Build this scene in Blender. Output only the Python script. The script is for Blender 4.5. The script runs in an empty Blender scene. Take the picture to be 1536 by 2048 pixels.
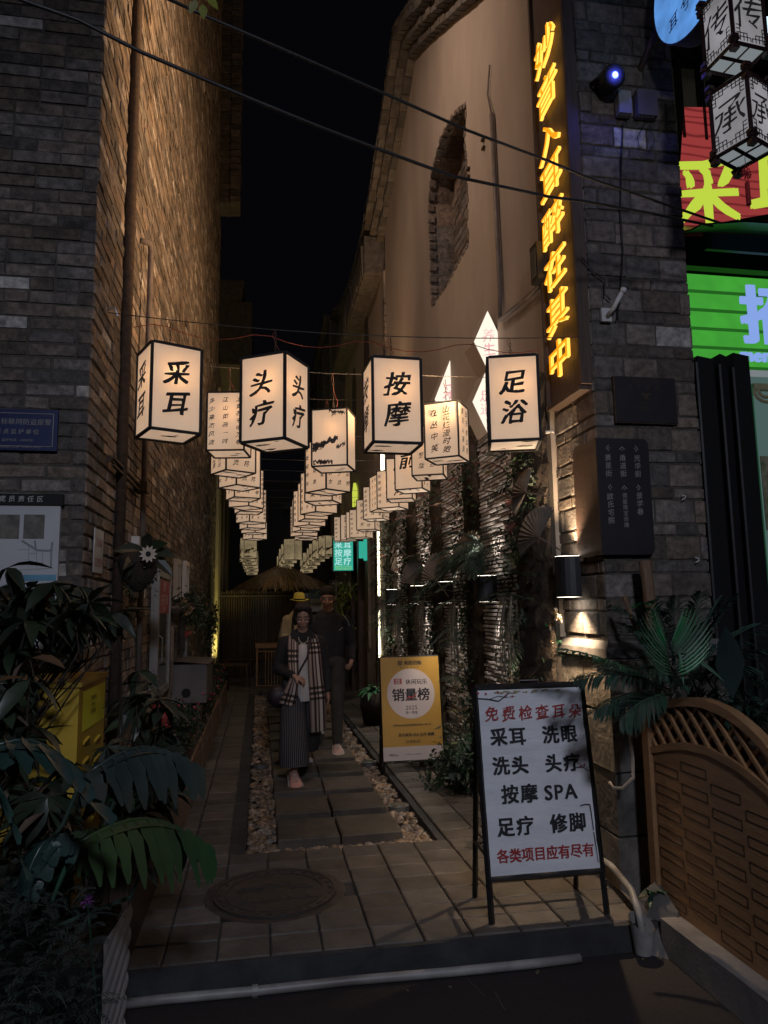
import bpy, math, random
from mathutils import Vector, Matrix
from mathutils.geometry import tessellate_polygon
R = math.radians
rnd = random.Random(7)
S = bpy.context.scene
COL = S.collection

# ------------------------------------------------------------------ camera
FPX = 1430.0; EYE = Vector((0, 0, 1.55)); YAW = 0.17285
PITCH = math.atan(FPX/10775); ROLL = math.atan(159/10774)
fw = Vector((math.sin(YAW)*math.cos(PITCH), math.cos(YAW)*math.cos(PITCH), math.sin(PITCH)))
rt = Vector((math.cos(YAW), -math.sin(YAW), 0)); up = rt.cross(fw)
cr, sr = math.cos(ROLL), math.sin(ROLL)
RT = cr*rt - sr*up; UP = sr*rt + cr*up
cam = bpy.data.cameras.new('camera'); camo = bpy.data.objects.new('camera', cam); COL.objects.link(camo)
cam.sensor_fit = 'VERTICAL'; cam.sensor_height = 24.0; cam.sensor_width = 18.0
cam.lens = 24.0*FPX/2048; cam.clip_start = 0.05; cam.clip_end = 500
camo.matrix_world = Matrix(((RT.x, UP.x, -fw.x, EYE.x), (RT.y, UP.y, -fw.y, EYE.y), (RT.z, UP.z, -fw.z, EYE.z), (0, 0, 0, 1)))
S.camera = camo
S.view_settings.view_transform = 'Standard'; S.view_settings.look = 'None'
S.view_settings.exposure = 0.35; S.view_settings.gamma = 1.0
S.view_settings.use_curve_mapping = False
S.render.engine = 'CYCLES'
S.cycles.use_denoising = True
S.cycles.max_bounces = 6; S.cycles.diffuse_bounces = 3; S.cycles.glossy_bounces = 2
S.cycles.transmission_bounces = 4; S.cycles.transparent_max_bounces = 4
S.cycles.sample_clamp_indirect = 3.0
S.cycles.caustics_reflective = False; S.cycles.caustics_refractive = False

# ------------------------------------------------------------------ night sky and sun (moon-low) light
W = bpy.data.worlds.new('World'); S.world = W; W.use_nodes = True
wn = W.node_tree.nodes; wl = W.node_tree.links; wn.clear()
sky = wn.new('ShaderNodeTexSky'); sky.sky_type = 'NISHITA'; sky.sun_disc = False
sky.sun_elevation = R(-7); sky.sun_rotation = R(200)
b1 = wn.new('ShaderNodeBackground'); b1.inputs[1].default_value = 0.05
b2 = wn.new('ShaderNodeBackground'); b2.inputs[0].default_value = (0.6, 0.6, 0.85, 1); b2.inputs[1].default_value = 0.0019
ad = wn.new('ShaderNodeAddShader'); wo = wn.new('ShaderNodeOutputWorld')
wl.new(sky.outputs[0], b1.inputs[0]); wl.new(b1.outputs[0], ad.inputs[0]); wl.new(b2.outputs[0], ad.inputs[1]); wl.new(ad.outputs[0], wo.inputs[0])

def add_light(kind, name, loc, power, color, target=None, size=0.05, angle=60, blend=0.6):
    l = bpy.data.lights.new(name, kind); o = bpy.data.objects.new(name, l); COL.objects.link(o)
    o.location = loc; l.color = color; l.energy = power
    if kind in ('POINT', 'SPOT'): l.shadow_soft_size = size
    if kind == 'SPOT': l.spot_size = R(angle); l.spot_blend = blend
    if kind == 'SUN': l.angle = size
    if target is not None:
        d = Vector(target) - Vector(loc)
        o.rotation_euler = d.to_track_quat('-Z', 'Y').to_euler()
    return o
add_light('SUN', 'moonlight', (0, -5, 20), 0.035, (0.75, 0.8, 1.0), target=(1.5, 8, 0), size=R(12))

# ------------------------------------------------------------------ picture ray helpers (used to read off real positions)
def ray(px, py): return fw + RT*((px-768)/FPX) - UP*((py-1024)/FPX)
def onx(px, py, x): d = ray(px, py); return EYE + d*(x/d.x)
def ony(px, py, y): d = ray(px, py); return EYE + d*(y/d.y)
def onz(px, py, z=0): d = ray(px, py); return EYE + d*((z-EYE.z)/d.z)

# ------------------------------------------------------------------ materials
def nodes(m):
    m.use_nodes = True; n = m.node_tree.nodes; l = m.node_tree.links; n.clear()
    o = n.new('ShaderNodeOutputMaterial'); return n, l, o
def mat(name, c1, c2=None, rough=0.7, scale=8, detail=6, bump=0.0, bscale=None, metal=0.0, vary=0.0, island=False,
        transl=0.0, spec=0.5, streak=None, dirt=0.0, dcol=(0.02, 0.018, 0.016), vor=False):
    m = bpy.data.materials.new(name); n, l, o = nodes(m)
    p = n.new('ShaderNodeBsdfPrincipled'); p.inputs['Roughness'].default_value = rough; p.inputs['Metallic'].default_value = metal
    p.inputs['Specular IOR Level'].default_value = spec
    tc = n.new('ShaderNodeTexCoord'); oi = n.new('ShaderNodeObjectInfo')
    mp = n.new('ShaderNodeMapping'); cx = n.new('ShaderNodeCombineXYZ')
    mu = n.new('ShaderNodeMath'); mu.operation = 'MULTIPLY'; mu.inputs[1].default_value = 37.0
    l.new(oi.outputs['Random'], mu.inputs[0]); l.new(mu.outputs[0], cx.inputs[0]); l.new(mu.outputs[0], cx.inputs[2])
    l.new(tc.outputs['Object'], mp.inputs[0]); l.new(cx.outputs[0], mp.inputs['Location'])
    if streak: mp.inputs['Scale'].default_value = streak
    nz = n.new('ShaderNodeTexNoise'); nz.inputs['Scale'].default_value = scale; nz.inputs['Detail'].default_value = detail
    nz.inputs['Roughness'].default_value = 0.62
    l.new(mp.outputs[0], nz.inputs['Vector'])
    cr_ = n.new('ShaderNodeValToRGB'); cr_.color_ramp.elements[0].position = 0.32; cr_.color_ramp.elements[1].position = 0.68
    c2 = c2 or tuple(x*0.6 for x in c1)
    cr_.color_ramp.elements[0].color = (*c2, 1); cr_.color_ramp.elements[1].color = (*c1, 1)
    l.new(nz.outputs['Fac'], cr_.inputs[0]); colr = cr_.outputs[0]
    if vary:
        src = oi.outputs['Random']
        if island:
            ge = n.new('ShaderNodeNewGeometry'); a = n.new('ShaderNodeMath'); a.operation = 'ADD'; f = n.new('ShaderNodeMath'); f.operation = 'FRACT'
            l.new(oi.outputs['Random'], a.inputs[0]); l.new(ge.outputs['Random Per Island'], a.inputs[1]); l.new(a.outputs[0], f.inputs[0]); src = f.outputs[0]
        mr = n.new('ShaderNodeMapRange'); mr.inputs[3].default_value = 1-vary; mr.inputs[4].default_value = 1+vary
        l.new(src, mr.inputs[0])
        hs = n.new('ShaderNodeHueSaturation'); l.new(mr.outputs[0], hs.inputs['Value']); l.new(colr, hs.inputs['Color'])
        m2 = n.new('ShaderNodeMath'); m2.operation = 'MULTIPLY'; m2.inputs[1].default_value = 7.31; f2 = n.new('ShaderNodeMath'); f2.operation = 'FRACT'
        l.new(src, m2.inputs[0]); l.new(m2.outputs[0], f2.inputs[0])
        mr2 = n.new('ShaderNodeMapRange'); mr2.inputs[3].default_value = 0.6; mr2.inputs[4].default_value = 1.35
        l.new(f2.outputs[0], mr2.inputs[0]); l.new(mr2.outputs[0], hs.inputs['Saturation'])
        colr = hs.outputs[0]
    if dirt:
        nd = n.new('ShaderNodeTexNoise'); nd.inputs['Scale'].default_value = scale*0.23; nd.inputs['Detail'].default_value = 8
        l.new(mp.outputs[0], nd.inputs['Vector'])
        rd = n.new('ShaderNodeMapRange'); rd.inputs[1].default_value = 0.5; rd.inputs[2].default_value = 0.68; rd.inputs[4].default_value = dirt
        l.new(nd.outputs['Fac'], rd.inputs[0])
        mx = n.new('ShaderNodeMix'); mx.data_type = 'RGBA'; mx.inputs[7].default_value = (*dcol, 1)
        l.new(rd.outputs[0], mx.inputs[0]); l.new(colr, mx.inputs[6]); colr = mx.outputs[2]
    l.new(colr, p.inputs['Base Color'])
    if bump:
        b = n.new('ShaderNodeBump'); b.inputs['Strength'].default_value = min(1, bump); b.inputs['Distance'].default_value = 0.01
        nb = n.new('ShaderNodeTexNoise'); nb.inputs['Scale'].default_value = bscale or scale*4; nb.inputs['Detail'].default_value = 7
        l.new(mp.outputs[0], nb.inputs['Vector']); l.new(nb.outputs['Fac'], b.inputs['Height']); l.new(b.outputs[0], p.inputs['Normal'])
    out = p.outputs[0]
    if transl:
        t = n.new('ShaderNodeBsdfTranslucent'); l.new(colr, t.inputs[0]); ms = n.new('ShaderNodeMixShader'); ms.inputs[0].default_value = transl
        l.new(out, ms.inputs[1]); l.new(t.outputs[0], ms.inputs[2]); out = ms.outputs[0]
    l.new(out, o.inputs[0])
    return m
def emit(name, col, strength, vary=0.0, base=None, transl=None):
    m = bpy.data.materials.new(name); n, l, o = nodes(m)
    e = n.new('ShaderNodeEmission'); e.inputs[0].default_value = (*col, 1); e.inputs[1].default_value = strength
    if vary:
        tc = n.new('ShaderNodeTexCoord'); nz = n.new('ShaderNodeTexNoise'); nz.inputs['Scale'].default_value = 5; nz.inputs['Detail'].default_value = 3
        l.new(tc.outputs['Object'], nz.inputs['Vector']); mr = n.new('ShaderNodeMapRange')
        mr.inputs[1].default_value = .3; mr.inputs[2].default_value = .7
        mr.inputs[3].default_value = strength*(1-vary); mr.inputs[4].default_value = strength*(1+vary); l.new(nz.outputs['Fac'], mr.inputs[0]); l.new(mr.outputs[0], e.inputs[1])
    out = e.outputs[0]
    if transl:
        t = n.new('ShaderNodeBsdfTranslucent'); t.inputs[0].default_value = (*transl, 1)
        d = n.new('ShaderNodeBsdfDiffuse'); d.inputs[0].default_value = (*transl, 1); ms = n.new('ShaderNodeMixShader'); ms.inputs[0].default_value = 0.4
        l.new(t.outputs[0], ms.inputs[1]); l.new(d.outputs[0], ms.inputs[2])
        a = n.new('ShaderNodeAddShader'); l.new(e.outputs[0], a.inputs[0]); l.new(ms.outputs[0], a.inputs[1]); out = a.outputs[0]
    l.new(out, o.inputs[0]); return m

M = {}
M['brick'] = mat('grey brown brick', (0.25, 0.20, 0.16), (0.085, 0.07, 0.06), 0.9, 13, bump=0.9, bscale=45, vary=0.48, island=True, dirt=0.5)
M['brick_grey'] = mat('dark grey brick', (0.215, 0.172, 0.145), (0.065, 0.054, 0.048), 0.9, 22, bump=1.0, bscale=70, vary=0.42, island=True, dirt=0.5)
M['brick_white'] = mat('whitewashed brick', (0.62, 0.56, 0.5), (0.13, 0.11, 0.1), 0.9, 16, bump=0.5, vary=0.15)
M['mortar'] = mat('dark mortar', (0.10, 0.085, 0.072), (0.055, 0.048, 0.042), 0.95, 20, bump=0.4)
M['stone'] = mat('grey stone block', (0.27, 0.245, 0.215), (0.11, 0.1, 0.09), 0.85, 7, bump=0.7, bscale=30, vary=0.2, island=True, dirt=0.6)
M['rough_stone'] = mat('rough hewn stone', (0.34, 0.3, 0.25), (0.16, 0.14, 0.12), 0.9, 14, bump=1.0, bscale=60, vary=0.15, dirt=0.5)
M['paver'] = mat('worn brown paving', (0.135, 0.118, 0.105), (0.07, 0.062, 0.056), 0.62, 7, bump=0.5, bscale=60, vary=0.22, island=True, dirt=0.45)
M['slab'] = mat('dark stepping slab', (0.12, 0.105, 0.088), (0.06, 0.052, 0.045), 0.7, 5, bump=0.4, bscale=50, vary=0.15)
M['grout'] = mat('dark joint sand', (0.035, 0.03, 0.027), None, 0.95, 30, bump=0.4)
M['asphalt'] = mat('reddish black road', (0.03, 0.022, 0.021), (0.014, 0.010, 0.010), 0.85, 60, bump=0.5, bscale=200)
M['concrete'] = mat('stained concrete', (0.24, 0.22, 0.205), (0.13, 0.12, 0.115), 0.85, 5, bump=0.25, bscale=60, dirt=0.6)
M['kerb'] = mat('dark kerb concrete', (0.05, 0.05, 0.054), (0.025, 0.025, 0.028), 0.8, 8, bump=0.4, dirt=0.4)
M['plaster'] = mat('cream plaster', (0.40, 0.335, 0.28), (0.32, 0.265, 0.215), 0.9, 2.0, bump=0.35, bscale=30, streak=(1, 1, 0.35), dirt=0.55, dcol=(0.16, 0.13, 0.11))
M['plaster_dim'] = mat('dim ochre plaster', (0.42, 0.37, 0.22), (0.3, 0.26, 0.16), 0.9, 3, bump=0.2)
M['tile'] = mat('grey roof tile', (0.12, 0.105, 0.09), (0.05, 0.045, 0.04), 0.85, 10, bump=0.5, vary=0.3, island=True)
M['pebble'] = mat('mixed river pebble', (0.30, 0.22, 0.155), (0.17, 0.125, 0.09), 0.55, 30, vary=0.55, island=True)
M['bark'] = mat('dark cork bark', (0.06, 0.042, 0.028), (0.015, 0.011, 0.008), 0.95, 14, bump=1.0, bscale=40)
M['slate'] = mat('split slate strip', (0.36, 0.335, 0.335), (0.27, 0.25, 0.25), 0.5, 20, vary=0.45, island=True)
M['black'] = mat('black painted metal', (0.018, 0.017, 0.018), None, 0.45, 12, metal=0.0)
M['blackm'] = mat('matt black', (0.012, 0.011, 0.013), None, 0.8, 12)
M['ink'] = mat('black ink', (0.012, 0.01, 0.01), (0.012, 0.01, 0.01), 0.8, 30)
M['inkgrey'] = mat('grey ink wash', (0.09, 0.075, 0.065), (0.04, 0.035, 0.03), 0.8, 40)
M['white'] = mat('white enamel', (0.62, 0.6, 0.58), (0.52, 0.5, 0.48), 0.5, 6, dirt=0.3, dcol=(0.3, 0.27, 0.24))
M['pvc'] = mat('dirty white plastic pipe', (0.36, 0.35, 0.34), (0.22, 0.21, 0.20), 0.45, 9, dirt=0.75, dcol=(0.12, 0.1, 0.09))
M['pipe_brown'] = mat('weathered pipe', (0.17, 0.13, 0.11), (0.1, 0.08, 0.07), 0.6, 9)
M['steel'] = mat('dull galvanised steel', (0.32, 0.32, 0.33), (0.2, 0.2, 0.2), 0.4, 10, metal=0.7)
M['rust'] = mat('rusty iron', (0.085, 0.05, 0.03), (0.03, 0.02, 0.013), 0.8, 30, bump=0.3)
M['yellow'] = mat('faded yellow paint', (0.60, 0.39, 0.035), (0.50, 0.32, 0.03), 0.5, 3, dirt=0.35, dcol=(0.15, 0.1, 0.03))
M['sticker'] = mat('bright yellow sticker', (0.95, 0.92, 0.06), (0.92, 0.88, 0.05), 0.35, 3)
M['navy'] = mat('navy enamel', (0.018, 0.028, 0.10), (0.014, 0.02, 0.08), 0.4, 5)
M['letter_white'] = mat('white lettering', (0.6, 0.6, 0.58), (0.45, 0.45, 0.44), 0.5, 20)
M['letter_grey'] = mat('grey lettering', (0.35, 0.33, 0.3), (0.22, 0.21, 0.19), 0.5, 20)
M['board_brown'] = mat('brown metal plaque', (0.06, 0.032, 0.022), (0.045, 0.025, 0.018), 0.5, 5)
M['board_dark'] = mat('near black plaque', (0.022, 0.018, 0.022), None, 0.5, 5)
M['poster'] = mat('printed poster white', (0.55, 0.55, 0.56), (0.47, 0.47, 0.49), 0.3, 3)
M['poster_grey'] = mat('poster grey line', (0.28, 0.28, 0.3), None, 0.4, 9)
M['photo_print'] = mat('printed photo', (0.22, 0.2, 0.17), (0.06, 0.05, 0.045), 0.4, 14)
M['photo_blue'] = mat('printed blue', (0.15, 0.35, 0.5), None, 0.4, 4)
M['canvas'] = mat('white printed canvas', (0.86, 0.87, 0.89), (0.70, 0.715, 0.75), 0.6, 3, bump=0.6, bscale=8, streak=(1, 1, 3))
M['red_ink'] = mat('red print', (0.42, 0.04, 0.035), (0.36, 0.03, 0.03), 0.6, 20)
M['black_ink'] = mat('black print', (0.02, 0.02, 0.025), None, 0.6, 20)
M['gold'] = mat('golden yellow poster', (0.55, 0.31, 0.055), (0.50, 0.28, 0.05), 0.5, 2)
M['pinkwhite'] = mat('off white print', (0.62, 0.52, 0.5), (0.58, 0.49, 0.47), 0.5, 2)
M['rustprint'] = mat('ochre stain', (0.3, 0.2, 0.06), (0.5, 0.42, 0.25), 0.6, 30)
M['wood'] = mat('tan carved wood', (0.36, 0.20, 0.095), (0.27, 0.145, 0.065), 0.55, 6, bump=0.25, streak=(6, 1, 6), dirt=0.3, dcol=(0.16, 0.08, 0.035))
M['groove'] = mat('dark groove', (0.05, 0.028, 0.016), None, 0.8, 10)
M['darkwood'] = mat('dark stained timber', (0.075, 0.045, 0.03), (0.035, 0.022, 0.015), 0.6, 8, bump=0.3, streak=(8, 8, 0.6))
M['signwood'] = mat('weathered sign plank', (0.10, 0.06, 0.04), (0.05, 0.03, 0.022), 0.65, 8, bump=0.3, streak=(8, 8, 0.5))
M['bamboo'] = mat('bamboo pole', (0.10, 0.07, 0.045), (0.05, 0.035, 0.025), 0.6, 9, vary=0.3, island=True)
M['post'] = mat('old wooden post', (0.25, 0.14, 0.08), (0.12, 0.07, 0.045), 0.7, 10, bump=0.4, streak=(6, 6, 1))
M['thatch'] = mat('dry straw thatch', (0.42, 0.30, 0.17), (0.22, 0.15, 0.085), 0.9, 30, vary=0.35, island=True)
M['leaf'] = mat('dark glossy leaf', (0.04, 0.055, 0.034), (0.02, 0.03, 0.02), 0.38, 6, vary=0.35, island=True, transl=0.2)
M['leaf_big'] = mat('large blue green leaf', (0.035, 0.068, 0.06), (0.018, 0.038, 0.034), 0.3, 5, vary=0.25, transl=0.2, dirt=0.4, dcol=(0.13, 0.085, 0.045))
M['leaf_green'] = mat('fresh green lobed leaf', (0.03, 0.085, 0.035), (0.015, 0.045, 0.022), 0.4, 5, vary=0.2, transl=0.2, dirt=0.4, dcol=(0.1, 0.07, 0.03))
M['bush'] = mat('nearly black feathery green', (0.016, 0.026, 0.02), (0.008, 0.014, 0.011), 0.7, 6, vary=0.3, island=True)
M['leaf_yel'] = mat('yellow green leaf', (0.25, 0.27, 0.05), (0.15, 0.18, 0.04), 0.5, 6, vary=0.3, island=True, transl=0.4)
M['leaf_brown'] = mat('dry brown leaf', (0.16, 0.10, 0.06), (0.09, 0.055, 0.035), 0.6, 6, vary=0.4, island=True, transl=0.2)
M['fern'] = mat('dark fern green', (0.045, 0.075, 0.04), (0.02, 0.038, 0.022), 0.55, 6, vary=0.4, island=True, transl=0.25)
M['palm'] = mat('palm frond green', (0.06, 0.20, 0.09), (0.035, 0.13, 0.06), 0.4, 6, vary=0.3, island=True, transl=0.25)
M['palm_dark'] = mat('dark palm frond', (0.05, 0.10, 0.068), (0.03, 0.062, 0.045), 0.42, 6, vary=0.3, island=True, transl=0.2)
M['dryfan'] = mat('dried palm fan', (0.20, 0.16, 0.12), (0.12, 0.095, 0.07), 0.8, 8, vary=0.15)
M['redfern'] = mat('reddish dried fern', (0.2, 0.07, 0.055), (0.1, 0.035, 0.03), 0.8, 8, vary=0.4, island=True)
M['tanfern'] = mat('tan dried fern', (0.3, 0.2, 0.11), (0.2, 0.13, 0.07), 0.8, 8, vary=0.3, island=True)
M['airplant'] = mat('grey trailing plant', (0.2, 0.18, 0.14), (0.1, 0.09, 0.07), 0.7, 8, vary=0.3, island=True)
M['mossy'] = mat('yellow moss sprig', (0.2, 0.19, 0.06), (0.1, 0.1, 0.035), 0.8, 8, vary=0.3, island=True)
M['petal'] = mat('pale petal', (0.7, 0.62, 0.5), (0.6, 0.5, 0.4), 0.6, 8, transl=0.2)
M['pink'] = mat('pink petal', (0.5, 0.12, 0.16), (0.4, 0.1, 0.12), 0.6, 8, vary=0.3, island=True)
M['purple'] = mat('purple petal', (0.16, 0.03, 0.2), None, 0.6, 8)
M['pot'] = mat('white glazed pot', (0.55, 0.55, 0.56), (0.45, 0.45, 0.47), 0.4, 4, dirt=0.25, dcol=(0.28, 0.26, 0.25))
M['basket'] = mat('dark wicker basket', (0.04, 0.028, 0.02), None, 0.9, 30, bump=0.8)
M['glass'] = mat('dusty door glass', (0.13, 0.13, 0.11), (0.07, 0.07, 0.06), 0.12, 3)
M['redprint'] = mat('red poster', (0.4, 0.03, 0.06), None, 0.5, 4)
M['redpipe'] = mat('red painted elbow', (0.45, 0.06, 0.05), None, 0.45, 4)
M['box_grey'] = mat('grey meter box', (0.17, 0.15, 0.14), (0.12, 0.1, 0.095), 0.5, 4, dirt=0.4)
M['skin'] = mat('skin', (0.42, 0.24, 0.17), (0.37, 0.2, 0.14), 0.5, 6)
M['hair'] = mat('dark brown hair', (0.022, 0.012, 0.009), None, 0.8, 40, streak=(6, 6, 1))
M['cardigan'] = mat('black cardigan', (0.022, 0.02, 0.022), None, 0.85, 30, bump=1.0, bscale=9)
M['blouse'] = mat('white blouse', (0.62, 0.58, 0.54), (0.55, 0.5, 0.47), 0.7, 6)
M['shoe'] = mat('pink trainer', (0.85, 0.42, 0.33), (0.75, 0.36, 0.28), 0.6, 10)
M['shoe2'] = mat('pale pink trainer', (0.55, 0.36, 0.32), (0.45, 0.3, 0.26), 0.6, 10)
M['sole'] = mat('white rubber sole', (0.6, 0.56, 0.52), None, 0.6, 10)
M['trouser'] = mat('dark olive trousers', (0.06, 0.052, 0.042), (0.04, 0.035, 0.03), 0.85, 10, bump=1.0, bscale=10)
M['cream'] = mat('cream jacket', (0.5, 0.4, 0.22), (0.42, 0.33, 0.18), 0.8, 8)
M['hat'] = mat('yellow straw hat', (0.85, 0.72, 0.12), (0.75, 0.62, 0.1), 0.7, 20)
M['bag'] = mat('dark purple bag', (0.03, 0.016, 0.025), None, 0.5, 10)
M['tasselred'] = mat('red tassel', (0.3, 0.01, 0.015), None, 0.8, 10)
M['rosewood'] = mat('dark rosewood', (0.035, 0.014, 0.014), (0.02, 0.01, 0.01), 0.35, 10)
M['teal'] = mat('teal shop wall', (0.12, 0.25, 0.24), None, 0.7, 4)
M['creamtrim'] = mat('cream carved trim', (0.6, 0.48, 0.3), None, 0.6, 4)
M['awning'] = mat('dark green awning cloth', (0.006, 0.016, 0.017), (0.004, 0.010, 0.011), 0.3, 2, bump=0.15, bscale=3)
M['foodprint'] = mat('printed dish photo', (0.5, 0.42, 0.3), (0.12, 0.16, 0.05), 0.5, 14, vary=0.2)
M['beige'] = mat('grey beige box', (0.33, 0.31, 0.29), None, 0.4, 4)
M['cable'] = mat('black cable', (0.02, 0.018, 0.018), None, 0.5, 4)
M['wire_red'] = mat('red wire', (0.25, 0.04, 0.03), None, 0.5, 4)
M['wire_steel'] = mat('steel wire', (0.2, 0.2, 0.21), None, 0.4, 4, metal=0.8)
M['rope'] = mat('frayed rope', (0.4, 0.33, 0.25), None, 0.9, 20)
M['iron'] = mat('cast iron cover', (0.07, 0.06, 0.055), (0.04, 0.034, 0.032), 0.55, 12, bump=0.5, bscale=80, metal=0.2, dirt=0.4, dcol=(0.12, 0.085, 0.07))
# materials that give off light
LAN = (1.0, 0.73, 0.53)
M['paper'] = emit('lit lantern paper', LAN, 0.18, vary=0.08, transl=(0.85, 0.75, 0.62))
M['paper_far'] = emit('dim lit lantern paper', (1.0, 0.76, 0.42), 0.17, vary=0.3)
M['paper_bottom'] = emit('lit lantern base cloth', (1.0, 0.79, 0.62), 0.15, vary=0.15, transl=(0.8, 0.74, 0.66))
M['neon'] = emit('warm neon letter face', (1.0, 0.33, 0.01), .9)
M['neon_side'] = emit('neon letter side glow', (1.0, 0.50, 0.07), 1.5)
M['diamond'] = emit('lit diamond acrylic', (1.0, 0.84, 0.68), .95)
M['pinkink'] = emit('pink print on lit acrylic', (0.90, 0.45, 0.46), 0.8)
M['ledstrip'] = emit('warm white strip', (1.0, 0.9, 0.6), 4.0)
M['cyan'] = emit('lit green sign face', (0.05, 0.55, 0.40), .55)
M['cyantext'] = emit('lit pale lettering', (0.55, 1.0, 0.95), .6)
M['limetext'] = emit('lit lime lettering', (0.55, 1.0, 0.15), 0.6)
M['blueface'] = emit('lit blue disc face', (0.13, 0.36, 0.86), 0.55, vary=0.35)
M['bluelens'] = emit('blue lamp lens', (0.03, 0.05, 1.0), 14.0)
M['bluecore'] = emit('blue white lamp core', (0.5, 0.6, 1.0), 9.0)
M['green'] = emit('lit green shop board', (0.07, 0.46, 0.05), 0.55, vary=0.12)
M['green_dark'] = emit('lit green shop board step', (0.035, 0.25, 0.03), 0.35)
M['skyblue'] = emit('lit pale blue lettering', (0.30, 0.47, 1.0), .62)
M['redlit'] = emit('lit red woodgrain board', (0.42, 0.055, 0.055), 0.55)
M['yglit'] = emit('lit lime brush lettering', (0.62, 0.80, 0.07), .65)
M['palace'] = emit('lit marbled silk', (0.72, 0.70, 0.74), 0.26, vary=0.3)
M['palace_b'] = emit('lit lantern base', (0.66, 0.74, 0.78), 0.22)
M['palace_hot'] = emit('bright bulb patch', (0.55, 0.8, 1.0), 1.1)
M['lens'] = emit('lit lamp opening', (1.0, 0.88, 0.72), 9.0)
M['arch'] = emit('lit yellow green arch', (0.75, 0.85, 0.1), .6)
M['amber'] = emit('lit amber lamp', (1.0, 0.7, 0.3), 1.5)
M['shopglow'] = emit('lit shop interior', (0.32, 0.55, 0.52), 0.16)
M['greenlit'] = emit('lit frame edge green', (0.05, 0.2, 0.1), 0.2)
# woodgrain rings on the red board
def redgrain():
    m = M['redlit']; n = m.node_tree.nodes; l = m.node_tree.links; e = [x for x in n if x.type == 'EMISSION'][0]
    tc = n.new('ShaderNodeTexCoord'); mp = n.new('ShaderNodeMapping'); mp.inputs['Scale'].default_value = (1.2, 1, 5)
    w = n.new('ShaderNodeTexWave'); w.wave_type = 'RINGS'; w.inputs['Scale'].default_value = .75; w.inputs['Distortion'].default_value = 9; w.inputs['Detail'].default_value = 3
    c = n.new('ShaderNodeValToRGB'); c.color_ramp.elements[0].position = 0.0; c.color_ramp.elements[1].position = 0.25
    c.color_ramp.elements[0].color = (0.2, 0.022, 0.024, 1); c.color_ramp.elements[1].color = (0.42, 0.055, 0.055, 1)
    l.new(tc.outputs['Object'], mp.inputs[0]); l.new(mp.outputs[0], w.inputs[0]); l.new(w.outputs['Fac'], c.inputs[0]); l.new(c.outputs[0], e.inputs[0])
redgrain()
def stripes(name, base, line, scale, width, axis='X', rough=0.85):
    m = bpy.data.materials.new(name); n, l, o = nodes(m); p = n.new('ShaderNodeBsdfPrincipled'); p.inputs['Roughness'].default_value = rough
    uv = n.new('ShaderNodeUVMap'); sx = n.new('ShaderNodeSeparateXYZ'); l.new(uv.outputs[0], sx.inputs[0])
    a = n.new('ShaderNodeMath'); a.operation = 'MULTIPLY'; a.inputs[1].default_value = scale; l.new(sx.outputs[axis], a.inputs[0])
    f = n.new('ShaderNodeMath'); f.operation = 'FRACT'; l.new(a.outputs[0], f.inputs[0])
    g = n.new('ShaderNodeMath'); g.operation = 'LESS_THAN'; g.inputs[1].default_value = width; l.new(f.outputs[0], g.inputs[0])
    mx = n.new('ShaderNodeMix'); mx.data_type = 'RGBA'; mx.inputs[6].default_value = (*base, 1); mx.inputs[7].default_value = (*line, 1)
    l.new(g.outputs[0], mx.inputs[0]); l.new(mx.outputs[2], p.inputs['Base Color']); l.new(p.outputs[0], o.inputs[0]); return m
M['pinstripe'] = stripes('black pinstripe cloth', (0.014, 0.014, 0.02), (0.2, 0.19, 0.19), 44, 0.22)
def plaid():
    m = bpy.data.materials.new('plaid scarf'); n, l, o = nodes(m); p = n.new('ShaderNodeBsdfPrincipled'); p.inputs['Roughness'].default_value = 0.9
    uv = n.new('ShaderNodeUVMap'); sx = n.new('ShaderNodeSeparateXYZ'); l.new(uv.outputs[0], sx.inputs[0])
    def bands(src, mul, ramp):
        a = n.new('ShaderNodeMath'); a.operation = 'MULTIPLY'; a.inputs[1].default_value = mul; l.new(src, a.inputs[0])
        f = n.new('ShaderNodeMath'); f.operation = 'FRACT'; l.new(a.outputs[0], f.inputs[0])
        c = n.new('ShaderNodeValToRGB'); c.color_ramp.interpolation = 'CONSTANT'; e = c.color_ramp.elements
        e[0].position = 0; e[0].color = (*ramp[0][1], 1); e[1].position = ramp[1][0]; e[1].color = (*ramp[1][1], 1)
        for pos, co in ramp[2:]: k = e.new(pos); k.color = (*co, 1)
        l.new(f.outputs[0], c.inputs[0]); return c.outputs[0]
    tan = (0.34, 0.26, 0.21); dk = (0.035, 0.02, 0.02); br = (0.17, 0.11, 0.09); wh = (1.3, 1.28, 1.25)
    A = bands(sx.outputs['X'], 1.0, [(0, br), (0.1, tan), (0.28, dk), (0.40, tan), (0.52, dk), (0.62, (0.5, 0.43, 0.37)), (0.8, dk), (0.9, br)])
    B = bands(sx.outputs['Y'], 1.0, [(0, (1, 1, 1)), (0.62, (0.2, 0.18, 0.18)), (0.68, wh), (0.73, (0.2, 0.18, 0.18)), (0.80, wh), (0.85, (0.2, 0.18, 0.18)), (0.91, (1, 1, 1))])
    mx = n.new('ShaderNodeMix'); mx.data_type = 'RGBA'; mx.blend_type = 'MULTIPLY'; mx.inputs[0].default_value = 1
    l.new(A, mx.inputs[6]); l.new(B, mx.inputs[7]); l.new(mx.outputs[2], p.inputs['Base Color']); l.new(p.outputs[0], o.inputs[0]); return m
M['plaid'] = plaid()

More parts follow.
